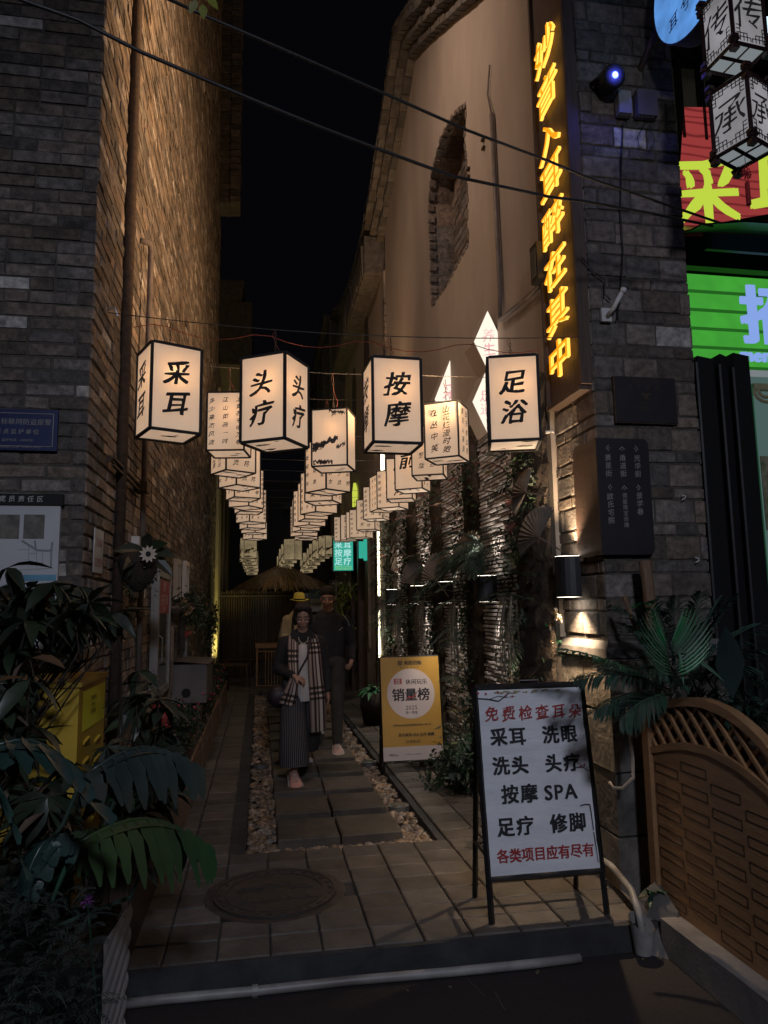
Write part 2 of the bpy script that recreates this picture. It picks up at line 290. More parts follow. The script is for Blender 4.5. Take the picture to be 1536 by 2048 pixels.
# ------------------------------------------------------------------ mesh helpers
class MB:
    def __init__(s): s.v = []; s.f = []; s.m = []; s.uv = None
    def add(s, vs, fs, mi=0):
        b = len(s.v); s.v += [tuple(x) for x in vs]; s.f += [tuple(b+i for i in f) for f in fs]; s.m += [mi]*len(fs)
    def box(s, c, sz, mi=0, rot=None, jit=0.0, taper=None):
        hx, hy, hz = sz[0]/2, sz[1]/2, sz[2]/2; vs = []
        for z in (-1, 1):
            for y in (-1, 1):
                for x in (-1, 1):
                    k = taper if (taper and z > 0) else 1
                    p = Vector((x*hx*k, y*hy*k, z*hz))
                    if jit: p += Vector((rnd.uniform(-jit, jit), rnd.uniform(-jit, jit), rnd.uniform(-jit, jit)))
                    if rot is not None: p = rot @ p
                    vs.append(p+Vector(c))
        s.add(vs, [(0, 2, 3, 1), (4, 5, 7, 6), (0, 1, 5, 4), (2, 6, 7, 3), (0, 4, 6, 2), (1, 3, 7, 5)], mi)
    def bx(s, x0, x1, y0, y1, z0, z1, mi=0, jit=0): s.box(((x0+x1)/2, (y0+y1)/2, (z0+z1)/2), (abs(x1-x0), abs(y1-y0), abs(z1-z0)), mi, jit=jit)
    def quad(s, a, b, c, d, mi=0): s.add([a, b, c, d], [(0, 1, 2, 3)], mi)
    def tube(s, pts, r, n=8, mi=0, caps=True, r2=None):
        pts = [Vector(p) for p in pts]; N = len(pts); vs = []; fs = []
        prev = None
        for i, p in enumerate(pts):
            t = (pts[min(i+1, N-1)]-pts[max(i-1, 0)]).normalized()
            a = prev if prev is not None else (Vector((0, 0, 1)) if abs(t.z) < 0.9 else Vector((1, 0, 0)))
            u = (a - t*a.dot(t)).normalized(); w = t.cross(u); prev = u
            rr = r[i] if isinstance(r, (list, tuple)) else (r + ((r2-r)*i/(N-1) if r2 is not None else 0))
            for k in range(n):
                an = 2*math.pi*k/n; vs.append(p+u*math.cos(an)*rr+w*math.sin(an)*rr)
        for i in range(N-1):
            for k in range(n):
                fs.append((i*n+k, i*n+(k+1) % n, (i+1)*n+(k+1) % n, (i+1)*n+k))
        if caps: fs.append(tuple(range(n-1, -1, -1))); fs.append(tuple((N-1)*n+k for k in range(n)))
        s.add(vs, fs, mi)
    def poly(s, loops, mi=0):
        vs = [Vector(p) for lp in loops for p in lp]
        tr = tessellate_polygon([[Vector(p) for p in lp] for lp in loops]); s.add(vs, [tuple(t) for t in tr], mi)
    def prism(s, outline, d, mi=0, side=None):
        """outline: 3d points; d: extrusion vector"""
        o = [Vector(p) for p in outline]; n = len(o); d = Vector(d)
        tr = tessellate_polygon([o]); s.add(o, [tuple(t) for t in tr], mi); s.add([p+d for p in o], [tuple(reversed(t)) for t in tr], mi)
        s.add(o+[p+d for p in o], [(i, (i+1) % n, n+(i+1) % n, n+i) for i in range(n)], mi if side is None else side)
    def disc(s, c, u, v, r, n=20, mi=0):
        c = Vector(c); s.add([c+u*r*math.cos(2*math.pi*k/n)+v*r*math.sin(2*math.pi*k/n) for k in range(n)], [tuple(range(n))], mi)
    def mesh(s, name, mats, smooth=False):
        me = bpy.data.meshes.new(name); me.from_pydata(s.v, [], s.f); 
        if not isinstance(mats, (list, tuple)): mats = [mats]
        for m in mats: me.materials.append(m)
        if len(mats) > 1: me.polygons.foreach_set('material_index', s.m)
        if smooth: me.polygons.foreach_set('use_smooth', [True]*len(me.polygons))
        if s.uv:
            ul = me.uv_layers.new(name='UVMap')
            for lp in me.loops: ul.data[lp.index].uv = s.uv[lp.vertex_index]
        me.update(); return me
    def build(s, name, mats, parent=None, smooth=False, **kw):
        return link(name, s.mesh(name, mats, smooth), parent, **kw)
def link(name, me, parent=None, loc=None, mat4=None, **kw):
    o = bpy.data.objects.new(name, me); COL.objects.link(o)
    if parent is not None: o.parent = parent; o.matrix_parent_inverse = parent.matrix_world.inverted() if mat4 is None and loc is None else Matrix()
    if loc is not None: o.location = loc
    if mat4 is not None: o.matrix_basis = mat4
    for k, v in kw.items(): o[k] = v
    return o
def thing(name, label, cat, loc=(0, 0, 0), rz=0, group=None):
    o = bpy.data.objects.new(name, None); COL.objects.link(o); o.matrix_world = Matrix.Translation(Vector(loc)) @ Matrix.Rotation(rz, 4, 'Z')
    o['label'] = label; o['category'] = cat; o.empty_display_size = 0.1
    if group: o['group'] = group
    return o
def tag(o, label, cat, group=None):
    o['label'] = label; o['category'] = cat
    if group: o['group'] = group
    return o
def struct(mb, name, mats, smooth=False): return mb.build(name, mats, None, smooth, kind='structure')

# glyphs -----------------------------------------------------------
_fc = bpy.data.curves.new('glyph', 'FONT'); _fo = bpy.data.objects.new('glyph', _fc); COL.objects.link(_fo)
_G = {}
def glyph(ch, bold=0.0, res=3):
    k = ch
    if k in _G: return _G[k]
    _fc.body = ch; _fc.resolution_u = res
    bpy.context.view_layer.update()
    me = bpy.data.meshes.new_from_object(_fo.evaluated_get(bpy.context.evaluated_depsgraph_get()))
    vs = [(v.co.x, v.co.y) for v in me.vertices]; fs = [tuple(p.vertices) for p in me.polygons]
    adv = 1.0 if ord(ch) > 0x2E80 else ((max(v[0] for v in vs)+0.08) if vs else 0.35)
    bpy.data.meshes.remove(me)
    _G[k] = (vs, fs, adv); return _G[k]
def text(mb, s, O, U, V, size, vert=False, bold=0.0, brush=0.0, gap=0.0, mi=0, ext=0.0, mi2=None, shear=0.0, sx=1.0, seed=1, align='c'):
    """O centre of the line (or of the column), U right, V up, N = U x V out of the surface"""
    O = Vector(O); U = Vector(U); V = Vector(V); N = U.cross(V); rr = random.Random(seed)
    gs = [glyph(c) for c in s]; b_ = bold*.75
    shifts = [(0, 0)] if bold < .008 else [(-b_, -b_*.6), (b_, -b_*.6), (-b_, b_*.6), (b_, b_*.6), (0, 0)]
    if vert: tot = len(s)*size*(1+gap)
    else: tot = sum(g[2]*size*sx+gap*size for g in gs)
    pen = (tot/2 if align == 'c' else 0)
    pen = pen if vert else -pen
    for c, (vs, fs, adv) in zip(s, gs):
        if vs:
            w = 0.5 if ord(c) > 0x2E80 else adv/2
            out = []
            ang = rr.uniform(-1, 1)*brush*2.0
            for x, y in vs:
                x0 = x-w; y0 = y-0.38
                if brush:
                    x0 += rr.uniform(-1, 1)*brush; y0 += rr.uniform(-1, 1)*brush
                    x0 += 0.05*brush*20*math.sin(y0*5); y0 += x0*0.12
                    x0, y0 = x0*math.cos(ang)-y0*math.sin(ang), x0*math.sin(ang)+y0*math.cos(ang)
                x0 += shear*y0
                if vert: out.append(O+U*(x0*size*sx)+V*(pen-size*(0.5+gap/2)+y0*size))
                else: out.append(O+U*(pen+(w+x0)*size*sx)+V*(y0*size))
            base = out
            for ci, (ox, oy) in enumerate(shifts):
              out = [p+U*(ox*size)+V*(oy*size)+N*(ci*.00012) for p in base]
              if ext:
                top = [p+N*ext for p in out]; mb.add(top, fs, mi)
                cnt = {}
                for f in fs:
                    for i in range(len(f)):
                        a, b = f[i], f[(i+1) % len(f)]; cnt[(a, b)] = 1
                ed = [(a, b) for (a, b) in cnt if (b, a) not in cnt]
                mb.add(out+top, [(a, b, b+len(out), a+len(out)) for a, b in ed], mi if mi2 is None else mi2)
              else: mb.add(out, fs, mi)
        pen += -size*(1+gap) if vert else adv*size*sx+gap*size
def pxl(a, b): return Vector(b)-Vector(a)

# ------------------------------------------------------------------ ground
g = MB(); g.bx(-60, 60, -40, 120, -0.4, -0.13); struct(g, 'road', M['asphalt'])
for k, (px, py, lab) in enumerate(((1075, 1945, 'dry curled leaf lying on the dark road near the kerb pipe'), (815, 1982, 'tiny pale scrap on the dark road in front of the step'), (900, 1975, 'small leaf scrap on the road left of the dry curled leaf'))):
    p = onz(px, min(py, 2040), -.129); v = Vector((rnd.uniform(-1, 1), rnd.uniform(-1, 1), 0)).normalized(); w_ = Vector((-v.y, v.x, 0)); L_ = (.03, .012, .016)[k]; m = MB()
    m.add([p-v*L_, p+w_*L_*.4+Vector((0, 0, .006)), p+v*L_+Vector((0, 0, .004)), p-w_*L_*.35+Vector((0, 0, .002))], [(0, 1, 3), (1, 2, 3)]); tag(m.build('fallen_leaf', M['dryfan']), lab, 'fallen leaf')
for k, (pa, pb3) in enumerate((((935, 1958), (970, 1992)), ((990, 1985), (1010, 2020)))):
    m = MB(); m.tube([onz(*pa, -.127), onz(*pb3, -.127)], .0012, 4); tag(m.build('straw', M['dryfan']), ('long thin straw on the dark road', 'shorter straw on the road at the right of the long one')[k], 'straw')
g = MB(); g.bx(-0.9, 1.97, 3.5, 4.84, -0.129, -0.02)                       # slab under the alley paving, with the pit left out
g.bx(-0.9, -0.078, 4.84, 21, -0.129, -0.02); g.bx(1.203, 1.97, 4.84, 21, -0.129, -0.02); g.bx(-0.078, 1.203, 14.0, 21, -0.129, -0.02)
g.bx(-0.078, 1.203, 4.84, 14.0, -0.129, -0.095)
pav = struct(g, 'pavement', M['kerb'])
def tile_mesh(name, sx, sy, sz, m, seed, bev=0.006):
    r = random.Random(seed); mb = MB(); vs = []
    j = lambda a: r.uniform(-a, a)
    for z, k in ((-sz/2, 0), (sz/2-bev, 0), (sz/2, bev)):
        for sxx, syy in ((-1, -1), (1, -1), (1, 1), (-1, 1)):
            vs.append((sxx*(sx/2-k)+j(bev*.25), syy*(sy/2-k)+j(bev*.25), z))
    fs = [(3, 2, 1, 0), (8, 9, 10, 11)]
    for a in (0, 4):
        for i in range(4): fs.append((a+i, a+(i+1) % 4, a+4+(i+1) % 4, a+4+i))
    mb.add(vs, fs); return mb.mesh(name, m)
PW, PD = 0.2385, 0.2
pm = [tile_mesh('paver', PW-0.008, PD-0.008, 0.03, M['paver'], i) for i in range(5)]
cells = []
for j in range(78):
    y = 3.505+PD*(j+0.5)
    for i in range(12):
        x = -0.893+PW*(i+0.5)
        inpit = (-0.078 < x < 1.203) and (4.84 < y < 14.0)
        if y < 4.9 or y > 14.0: inpit = False if y < 4.8 or y > 14 else inpit
        if inpit: continue
        if (x-0.098)**2+(y-4.22)**2 < 0.33**2: continue
        cells.append((y, x))
cells.sort(); stuff = MB(); npv = 0
for k, (y, x) in enumerate(cells):
    w = 0.0
    x0, x1 = x-PW/2, x+PW/2
    # trim the ones that would poke into the pit edge
    if 4.84 < y < 14.0:
        if x0 < -0.078 < x1: x1 = -0.085
        if x0 < 1.203 < x1: x0 = 1.21
    sc = (x1-x0)/PW
    off = Vector(((x0+x1)/2, y, -0.0155+rnd.uniform(-0.0015, 0.0015)))
    if npv < 290:
        link('paver', rnd.choice(pm), pav, mat4=Matrix.Translation(off) @ Matrix.Rotation(R(rnd.uniform(-.5, .5)), 4, 'Z') @ Matrix.Diagonal((sc, 1, 1, 1))); npv += 1
    else: stuff.box(off, ((PW-0.008)*sc, PD-0.008, 0.03), jit=0.001)
stuff.build('paving', M['paver'], pav, kind='stuff')
g = MB(); g.bx(-0.9, 1.97, 3.47, 3.5, -0.13, -0.004, jit=0.002)
g.build('riser', M['kerb'], pav)
# pebbles in the pit
def pebble(mb, c, r):
    rx, ry, rz = r*rnd.uniform(.8, 1.5), r*rnd.uniform(.7, 1.1), r*rnd.uniform(.45, .75); a = rnd.uniform(0, 3.14); ca, sa = math.cos(a), math.sin(a)
    vs = [(0, 0, rz)]
    for ph, n in ((0.55, 6), (-0.2, 6)):
        for k in range(6):
            t = 2*math.pi*(k+(0.5 if ph < 0 else 0))/6; q = math.cos(ph)*rnd.uniform(.85, 1.1)
            vs.append((rx*q*math.cos(t), ry*q*math.sin(t), rz*math.sin(ph)))
    vs = [(c[0]+x*ca-y*sa, c[1]+x*sa+y*ca, c[2]+z) for x, y, z in vs]
    fs = [(0, 1+k, 1+(k+1) % 6) for k in range(6)]
    for k in range(6): fs += [(1+k, 7+k, 1+(k+1) % 6), (1+(k+1) % 6, 7+k, 7+(k+1) % 6)]
    mb.add(vs, fs)
slabs = []
y = 5.10
while y < 13.6: slabs.append(y); y += 0.635
pb = MB()
def inslab(x, y): return 0.13 < x < .98 and any(s+0.02 < y < s+0.46 for s in slabs)
for k in range(11000):
    y = 4.86+(14.0-4.88)*rnd.random()**1.5; x = rnd.uniform(-0.06, 1.185)
    if inslab(x, y): continue
    pebble(pb, (x, y, -0.078+rnd.uniform(0, 0.024)), rnd.uniform(0.011, 0.026) if rnd.random() < .85 else rnd.uniform(0.026, 0.04))
pb.build('pebbles', M['pebble'], None, smooth=True, kind='stuff', label='brown river pebbles filling the sunken strip around the stepping slabs', category='pebbles')
sm = [tile_mesh('stepping_slab', 0.42, 0.46, 0.085, M['slab'], 20+i, 0.008) for i in range(4)]
ordn = ['nearest', 'second', 'third', 'fourth', 'fifth', 'sixth', 'seventh', 'eighth', 'ninth', 'tenth', 'eleventh', 'twelfth', 'thirteenth', 'farthest', 'last']
for i, y in enumerate(slabs):
    for sd in (0, 1):
        o = link('stepping_slab', rnd.choice(sm), loc=(0.345+0.432*sd, y+0.23, -0.0335+rnd.uniform(-.004, .004)))
        o.rotation_euler = (0, 0, R(rnd.uniform(-1, 1)))
        tag(o, 'dark stone slab in the pebble strip, %s side, %s row from the manhole' % (('left', 'right')[sd], ordn[min(i, 14)]), 'stepping slab', 'stepping slabs along the alley')
# uplights in the ground
for (px, py), lab in {(797, 1611): 'round unlit ground light in pebbles right of the second slab row', (737, 1524): 'round unlit ground light in pebbles near the gold signboard', (521, 1529): "round unlit ground light left of the woman's feet"}.items():
    p = onz(px, py, -0.02); t = thing('ground_light', lab, 'ground light', (p.x, p.y, -0.05), group='ground lights in the pebbles')
    m = MB(); n = 20
    m.tube([(0, 0, 0), (0, 0, 0.035)], 0.085, 20); m.build('ring', M['steel'], None).parent = t
    m = MB(); m.tube([(0, 0, 0.033), (0, 0, 0.038), (0, 0, 0.041)], [0.068, 0.066, 0.05], 20); m.build('glass_cover', M['glass'], None).parent = t
# manhole
mh = thing('manhole_cover', 'round cast iron cover with a raised gateway relief in the paving', 'manhole cover', (0.098, 4.22, -0.002))
m = MB(); m.tube([(0, 0, -0.02), (0, 0, 0.001), (0, 0, 0.004)], [0.385, 0.385, 0.375], 48); m.build('frame', M['iron'], None).parent = mh
m = MB(); m.tube([(0, 0, 0.0), (0, 0, 0.010)], 0.335, 48)
m.build('cover', M['iron'], None).parent = mh
m = MB()
def ringm(m, r, z, w, h, n=48):
    for k in range(n):
        a0, a1 = 2*math.pi*k/n, 2*math.pi*(k+1)/n
        q = [(rr*math.cos(a), rr*math.sin(a), zz) for rr, a, zz in ((r, a0, z), (r, a1, z), (r, a1, z+h), (r, a0, z+h), (r-w, a0, z), (r-w, a1, z), (r-w, a1, z+h), (r-w, a0, z+h))]
        m.add(q, [(0, 1, 2, 3), (3, 2, 6, 7), (7, 6, 5, 4)])
ringm(m, 0.334, 0.010, 0.012, 0.005); ringm(m, 0.27, 0.010, 0.010, 0.004)
for k in range(26):
    a = 2*math.pi*k/26; m.box((0.30*math.cos(a), 0.30*math.sin(a), 0.012), (0.012, 0.03, 0.006), rot=Matrix.Rotation(a+rnd.random(), 3, 'Z'))
for x, h in ((-0.17, .1), (-0.07, .14), (0.07, .14), (0.17, .1)): m.bx(x-.008, x+.008, -0.1, -0.1+h, 0.010, 0.015)
for x0, x1, y0 in ((-.21, -.06, .02), (.06, .21, .02), (-.1, .1, .06)):
    for q in range(4): m.bx(x0+q*.01, x1-q*.01, y0+q*.016, y0+q*.016+.008, 0.010, 0.015)
for k in range(24): m.bx(-0.095+k*.008, -0.091+k*.008, .075, .12, 0.010, 0.014)
m.bx(-.23, .23, -.125, -.115, 0.010, 0.015); m.build('relief', M['iron'], None).parent = mh
# ------------------------------------------------------------------ brick laying
def brickmesh(name, L, H, D, m, seed):
    """local: x along the wall, y out of the wall (face at y=0 outward -y), z up"""
    r = random.Random(seed); b = min(0.006, H*.1); vs = []; j = lambda a: r.uniform(-a, a)
    for y, k in ((D, 0), (0.006, 0), (0, b)):
        for sx, sz in ((-1, -1), (1, -1), (1, 1), (-1, 1)): vs.append((sx*(L/2-k)+j(.003), y+j(.0015), sz*(H/2-k)+j(.0025)))
    fs = [(8, 9, 10, 11)]
    for a in (0, 4):
        for i in range(4): fs.append((a+i, a+(i+1) % 4, a+4+(i+1) % 4, a+4+i))
    mb = MB(); mb.add(vs, fs); return mb.mesh(name, m)
_bm = {}
def getbrick(name, L, H, m):
    k = (name, round(L, 2), round(H, 2), m.name)
    if k not in _bm: _bm[k] = [brickmesh(name, L, H, 0.05, m, hash(k) % 1000+i) for i in range(3)]
    return rnd.choice(_bm[k])
def lay(parent, spec, O, U, N, limit, pname='brick', sname='brickwork', m=None, mw=None, white=0.02, small=True):
    """spec: list of (u, z, L, H); O origin, U direction along the wall, N outward. nearest `limit` as parts, rest as one stuff mesh"""
    m = m or M['brick']; O = Vector(O); U = Vector(U).normalized(); N = Vector(N).normalized()
    rot = Matrix((( U.x, -N.x, 0), (U.y, -N.y, 0), (0, 0, 1))).to_4x4()
    cnt = 0; st = MB(); stw = MB()
    spec = sorted(spec, key=lambda s: (O+U*s[0]+Vector((0, 0, s[1]))-EYE).length)
    for u, z, L, H in spec:
        c = O+U*u+Vector((0, 0, z))+N*rnd.uniform(-0.004, 0.006)
        mm = mw if (mw and rnd.random() < white) else m
        if cnt < limit:
            me = getbrick(pname, L, H, mm)
            T = Matrix.Translation(c) @ rot @ Matrix.Rotation(R(rnd.uniform(-.6, .6)), 4, 'Y') @ Matrix.Rotation(R(rnd.uniform(-1, 1)), 4, 'Z')
            link(pname, me, parent, mat4=(parent.matrix_world.inverted() @ T)); cnt += 1
        else:
            tgt = stw if mm is mw and mw else st
            vs = []
            for y in (0.0, 0.02):
                for sx, sz in ((-1, -1), (1, -1), (1, 1), (-1, 1)):
                    vs.append(c+U*(sx*L/2+rnd.uniform(-.003, .003))-N*(y+(rnd.uniform(-.003, .003) if y == 0 else 0))+Vector((0, 0, sz*H/2+rnd.uniform(-.002, .002))))
            tgt.add(vs, [(0, 1, 2, 3)]+[(i+4, (i+1) % 4+4, (i+1) % 4, i) for i in range(4)])
    if st.v: st.build(sname, m, parent, kind='stuff')
    if stw.v: stw.build('whitewashed_bricks', mw, parent, kind='stuff')
def courses(u0, u1, z0, z1, L, H, gap=0.011, irregular=0.0):
    out = []; z = z0; k = 0
    while z < z1-0.001:
        u = u0-(L/2 if k % 2 else 0)
        while u < u1-0.01:
            l = L*(1+rnd.uniform(-irregular, irregular)); 
            if rnd.random() < 0.12: l = L/2
            a, b = max(u, u0), min(u+l, u1)
            if b-a > 0.03: out.append(((a+b)/2, z+H/2, b-a-gap, H-gap))
            u += l
        z += H; k += 1
    return out

# ------------------------------------------------------------------ left brick building
XL = -0.9
LB = thing('brick_building', 'tall grey brick building along the left side of the alley, warmly lit', 'building', (XL, 3.9, 0))
m = MB(); m.bx(-6, XL-0.007, 3.907, 15.0, -0.129, 16); m.build('wall', M['mortar'], LB)
fr = courses(-2.2, 0, -0.1, 6.2, 0.25, 0.073)
def fspec(sp): return [s for s in sp]
# facade: nearest bricks as parts
lay(LB, [s for s in fr if s[0] > -0.95], (XL, 3.9, 0), (1, 0, 0), (0, -1, 0), 150, m=M['brick_grey'], mw=M['brick_white'], white=0.035)
lay(LB, [s for s in fr if s[0] <= -0.95], (XL, 3.9, 0), (1, 0, 0), (0, -1, 0), 0, sname='facade_brickwork', m=M['brick_grey'], mw=M['brick_white'], white=0.02)
# the alley side: holes for the arch window
sd = courses(0.004, 11.1, -0.1, 15.5, 0.25, 0.073)
sd = [s for s in sd if not (9.1 < s[0] < 10.9 and 0.9 < s[1] < 2.4 and s[1] < 1.9+0.5*math.sqrt(max(0, 1-((s[0]-10.0)/0.9)**2)))]
lay(LB, sd, (XL, 3.9, 0), (0, 1, 0), (1, 0, 0), 145, sname='side_brickwork', mw=M['brick_white'], white=0.045)
m = MB(); m.bx(XL-.01, XL-.004, 13.0, 14.8, .9, 2.4); m.build('arch_recess', M['blackm'], LB)
# projecting eave at the far end, high up
m = MB()
for k in range(40):
    z = 10.0+k*.15
    m.bx(XL+.001, XL+0.22+0.0*k, 14.35, 14.9, z, z+.13, jit=.01)
    m.bx(XL+0.22, XL+0.42+rnd.uniform(-.015, .015), 14.3, 14.9, z+.01, z+.135, jit=.012)
m.build('eave', M['tile'], LB)
# vertical conduit on the wall and the bracket
m = MB(); m.tube([(XL+.03, 4.68, 0), (XL+.03, 4.68, 12)], 0.035, 8); tag(m.build('downpipe', M['rust'], smooth=True), 'dark rusty downpipe running up the left brick wall near its corner', 'pipe')
dp = thing('drainpipe', 'thin weathered pipe with a bent top on the left brick wall', 'pipe', (XL+.06, 5.32, 0))
m = MB(); m.tube([(XL+.01, 5.20, 4.26), (XL+.07, 5.26, 4.27), (XL+.07, 5.32, 4.24), (XL+.07, 5.32, 4.1), (XL+.07, 5.32, 0.3)], 0.022, 8); m.build('pipe', M['pipe_brown'], dp, smooth=True)
m = MB(); m.tube([(XL+.07, 5.32, 1.5), (XL+.07, 5.32, 1.56)], 0.03, 8); m.build('collar', M['pipe_brown'], dp)
bk = MB(); bk.bx(XL, XL+.03, 4.35, 4.36, 2.42, 2.46); bk.bx(XL+.03, XL+.05, 4.36, 5.28, 2.44, 2.455); bk.bx(XL+.03, XL+.05, 4.36, 5.28, 2.40, 2.41); bk.bx(XL+.02, XL+.10, 5.26, 5.38, 2.39, 2.465)
tag(bk.build('pipe_bracket', M['rust']), 'rusty iron bracket arms holding the thin pipe on the brick wall', 'bracket')
# blue alarm plate
def at_facade(px, py): return ony(px, py, 3.88)
bp = thing('notice_plate', 'dark blue enamel alarm notice screwed to the left brick facade', 'sign', (-1.35, 3.88, 2.45))
a = at_facade(118, 822); b = at_facade(118, 903)
x1 = a.x; z1 = a.z+.0; z0 = b.z+.0; x0 = x1-0.62
m = MB(); m.bx(x0, x1, 3.868, 3.885, z0, z1); m.build('plate', M['navy'], bp)
m = MB(); e = 0.02
for (aa, bb, cc, dd) in ((x0+e, x1-e, z1-e-.003, z1-e), (x0+e, x1-e, z0+e, z0+e+.003), (x1-e-.003, x1-e, z0+e, z1-e), (x0+e, x0+e+.003, z0+e, z1-e)): m.bx(aa, bb, 3.864, 3.867, cc, dd)
U, V = (1, 0, 0), (0, 0, 1); xc = (x0+x1)/2
text(m, '固定目标联网防盗报警', (x1-.205, 3.8655, z1-.066), U, V, 0.034, gap=0.03)
text(m, '重点监护单位', (x1-.19, 3.8655, z1-.118), U, V, 0.029, gap=.25, brush=.012)
text(m, '监护电话：4106330', (x1-.19, 3.8655, z1-.163), U, V, 0.017, gap=.02)
text(m, '联系电话：13888072229  13987699620', (x1-.215, 3.8655, z1-.198), U, V, 0.016, gap=.0)
m.build('lettering', M['letter_grey'], bp)
# party board
pb_ = thing('notice_board', 'white map poster with a black heading strip behind the leaves on the left facade', 'notice board', (-1.3, 3.87, 1.5))
a = at_facade(131, 990); b = at_facade(122, 1180); x1 = a.x-.005; z1 = a.z; zh = at_facade(131, 1012).z; z0 = 1.35; x0 = x1-.8
m = MB(); m.bx(x0, x1, 3.85, 3.885, zh, z1); m.build('heading_strip', M['blackm'], pb_)
m = MB(); m.bx(x0, x1-.012, 3.862, 3.885, z0, zh-.001); m.build('board', M['poster'], pb_)
m = MB(); text(m, '党员责任区', (at_facade(49, 1000).x, 3.8475, (z1+zh)/2+.002), U, V, 0.033, gap=.35, brush=.01); m.build('heading_lettering', M['letter_white'], pb_)
for k, (pa, pb2) in enumerate((((2, 1030), (40, 1078)), ((51, 1030), (90, 1078)))):
    p = at_facade(*pa); q = at_facade(*pb2); m = MB(); m.bx(p.x, q.x, 3.859, 3.8615, q.z, p.z); m.build('photo', M['photo_print'], pb_)
m = MB()
def seg(m, pts, w, y):
    for p, q in zip(pts, pts[1:]):
        p = at_facade(*p); q = at_facade(*q); d = Vector((q.x-p.x, 0, q.z-p.z)); l = d.length; d.normalize(); n_ = Vector((-d.z, 0, d.x))*w/2
        P = Vector((p.x, y, p.z)); Q = Vector((q.x, y, q.z)); m.quad(P-n_, Q-n_, Q+n_, P+n_)
seg(m, [(46, 1082), (62, 1092), (76, 1101), (92, 1102), (105, 1102), (107, 1085)], .011, 3.8605)
seg(m, [(72, 1082), (74, 1100)], .01, 3.8600); seg(m, [(105, 1102), (104, 1136)], .010, 3.8598)
for pts in ([(60, 1093), (60, 1135)], [(75, 1101), (76, 1136)], [(88, 1102), (86, 1136)], [(38, 1100), (60, 1100)], [(60, 1108), (76, 1107)], [(36, 1141), (105, 1137)]): seg(m, pts, .0025, 3.8603)
for k in range(6): text(m, '责任区片区党员服务群众', (x0+.2, 3.8603, at_facade(10, 1135).z-k*.019), U, V, .014)
m.build('map_print', M['poster_grey'], pb_)
m = MB(); p = at_facade(43, 1150); m.bx(p.x, p.x+.17, 3.8585, 3.8605, p.z-.03, p.z); m.build('blue_strip', M['photo_blue'], pb_)
# small sticker on the side wall
p0 = onx(190, 1052, XL+.012); p1 = onx(216, 1098, XL+.012)
st = thing('paper_sticker', 'small torn printed sticker on the brick wall near the corner', 'sticker', (XL+.012, p0.y, p1.z))
m = MB(); m.bx(XL+.008, XL+.012, p0.y, p0.y+.22, p0.z-.25, p0.z-.01, jit=.002); m.build('paper', M['white'], st)
m = MB(); text(m, '51168', (XL+.0135, p0.y+.12, p0.z-.08), (0, 1, 0), (0, 0, 1), .065); text(m, '07839', (XL+.0135, p0.y+.12, p0.z-.19), (0, 1, 0), (0, 0, 1), .065); m.build('lettering', M['red_ink'], st)

# ------------------------------------------------------------------ right corner pillar
XP = 1.98
RP = thing('brick_pillar', 'broad brick corner pillar on a rough stone base at the right of the alley mouth', 'pillar', (XP, 3.9, 0))
m = MB(); m.bx(XP+.008, 2.65, 3.908, 4.522, 1.32, 9); m.bx(XP+.02, 2.65, 3.93, 4.53, -.129, 1.32); m.build('core', M['mortar'], RP)
def pcourses(u0, u1):
    out = []; z = 1.36; k = 0
    while z < 8.4:
        H = 0.145 if k % 2 == 0 else 0.075
        u = u0; first = True
        while u < u1-.005:
            l = rnd.choice((0.2, 0.23, 0.26)) if k % 2 == 0 else rnd.choice((0.18, 0.24, 0.14))
            if first and (k//1) % 3 == 0: l = 0.09
            first = False
            b = min(u+l, u1)
            if u1-b < .05: b = u1
            out.append(((u+b)/2, z+H/2, b-u-.012, H-.012)); u = b
        z += H; k += 1
    return out
lay(RP, pcourses(0, 0.68), (XP, 3.9, 0), (1, 0, 0), (0, -1, 0), 160, m=M['brick_grey'], mw=M['brick_white'], white=.02)
lay(RP, pcourses(0.004, 0.63), (XP, 4.53+.004, 0), (0, -1, 0), (-1, 0, 0), 130, sname='side_brickwork', m=M['brick'])
lay(RP, pcourses(0.004, 0.63), (2.66, 3.9, 0), (0, 1, 0), (1, 0, 0), 0, sname='rear_brickwork', m=M['brick_grey'])
zz = -0.129; k = 0
for zt in (0.28, 0.62, 0.94, 1.24):
    m = MB(); m.bx(XP-.02, 2.32 if k % 2 else 2.2, 3.86, 4.2 if k % 2 else 4.32, zz, zt-.012, jit=.006); m.build('base_stone', M['rough_stone'] if k == 3 else M['stone'], RP)
    m = MB(); m.bx(XP-.02, 2.3, 4.212 if k % 2 else 4.332, 4.56, zz, zt-.012, jit=.006); m.build('base_stone', M['rough_stone'], RP)
    m = MB(); m.bx(2.332 if k % 2 else 2.212, 2.7, 3.862, 4.2, zz, zt-.012, jit=.006); m.build('base_stone', M['stone'], RP)
    zz = zt; k += 1
m = MB(); vs = []
for z, e_ in ((1.24, .035), (1.29, .03), (1.335, 0.0)):
    vs += [(XP-e_, 3.9-e_, z), (2.68, 3.9-e_, z), (2.68, 4.55+e_, z), (XP-e_, 4.55+e_, z)]
m.add(vs, [(0, 1, 5, 4), (1, 2, 6, 5), (2, 3, 7, 6), (3, 0, 4, 7), (4, 5, 9, 8), (5, 6, 10, 9), (6, 7, 11, 10), (7, 4, 8, 11), (8, 9, 10, 11)]); m.build('sloping_ledge', M['concrete'], RP)
m = MB(); m.bx(XP-.03, XP+.02, 4.5, 4.57, 1.34, 3.0, jit=.004); m.build('edge_strip', M['plaster'], RP)

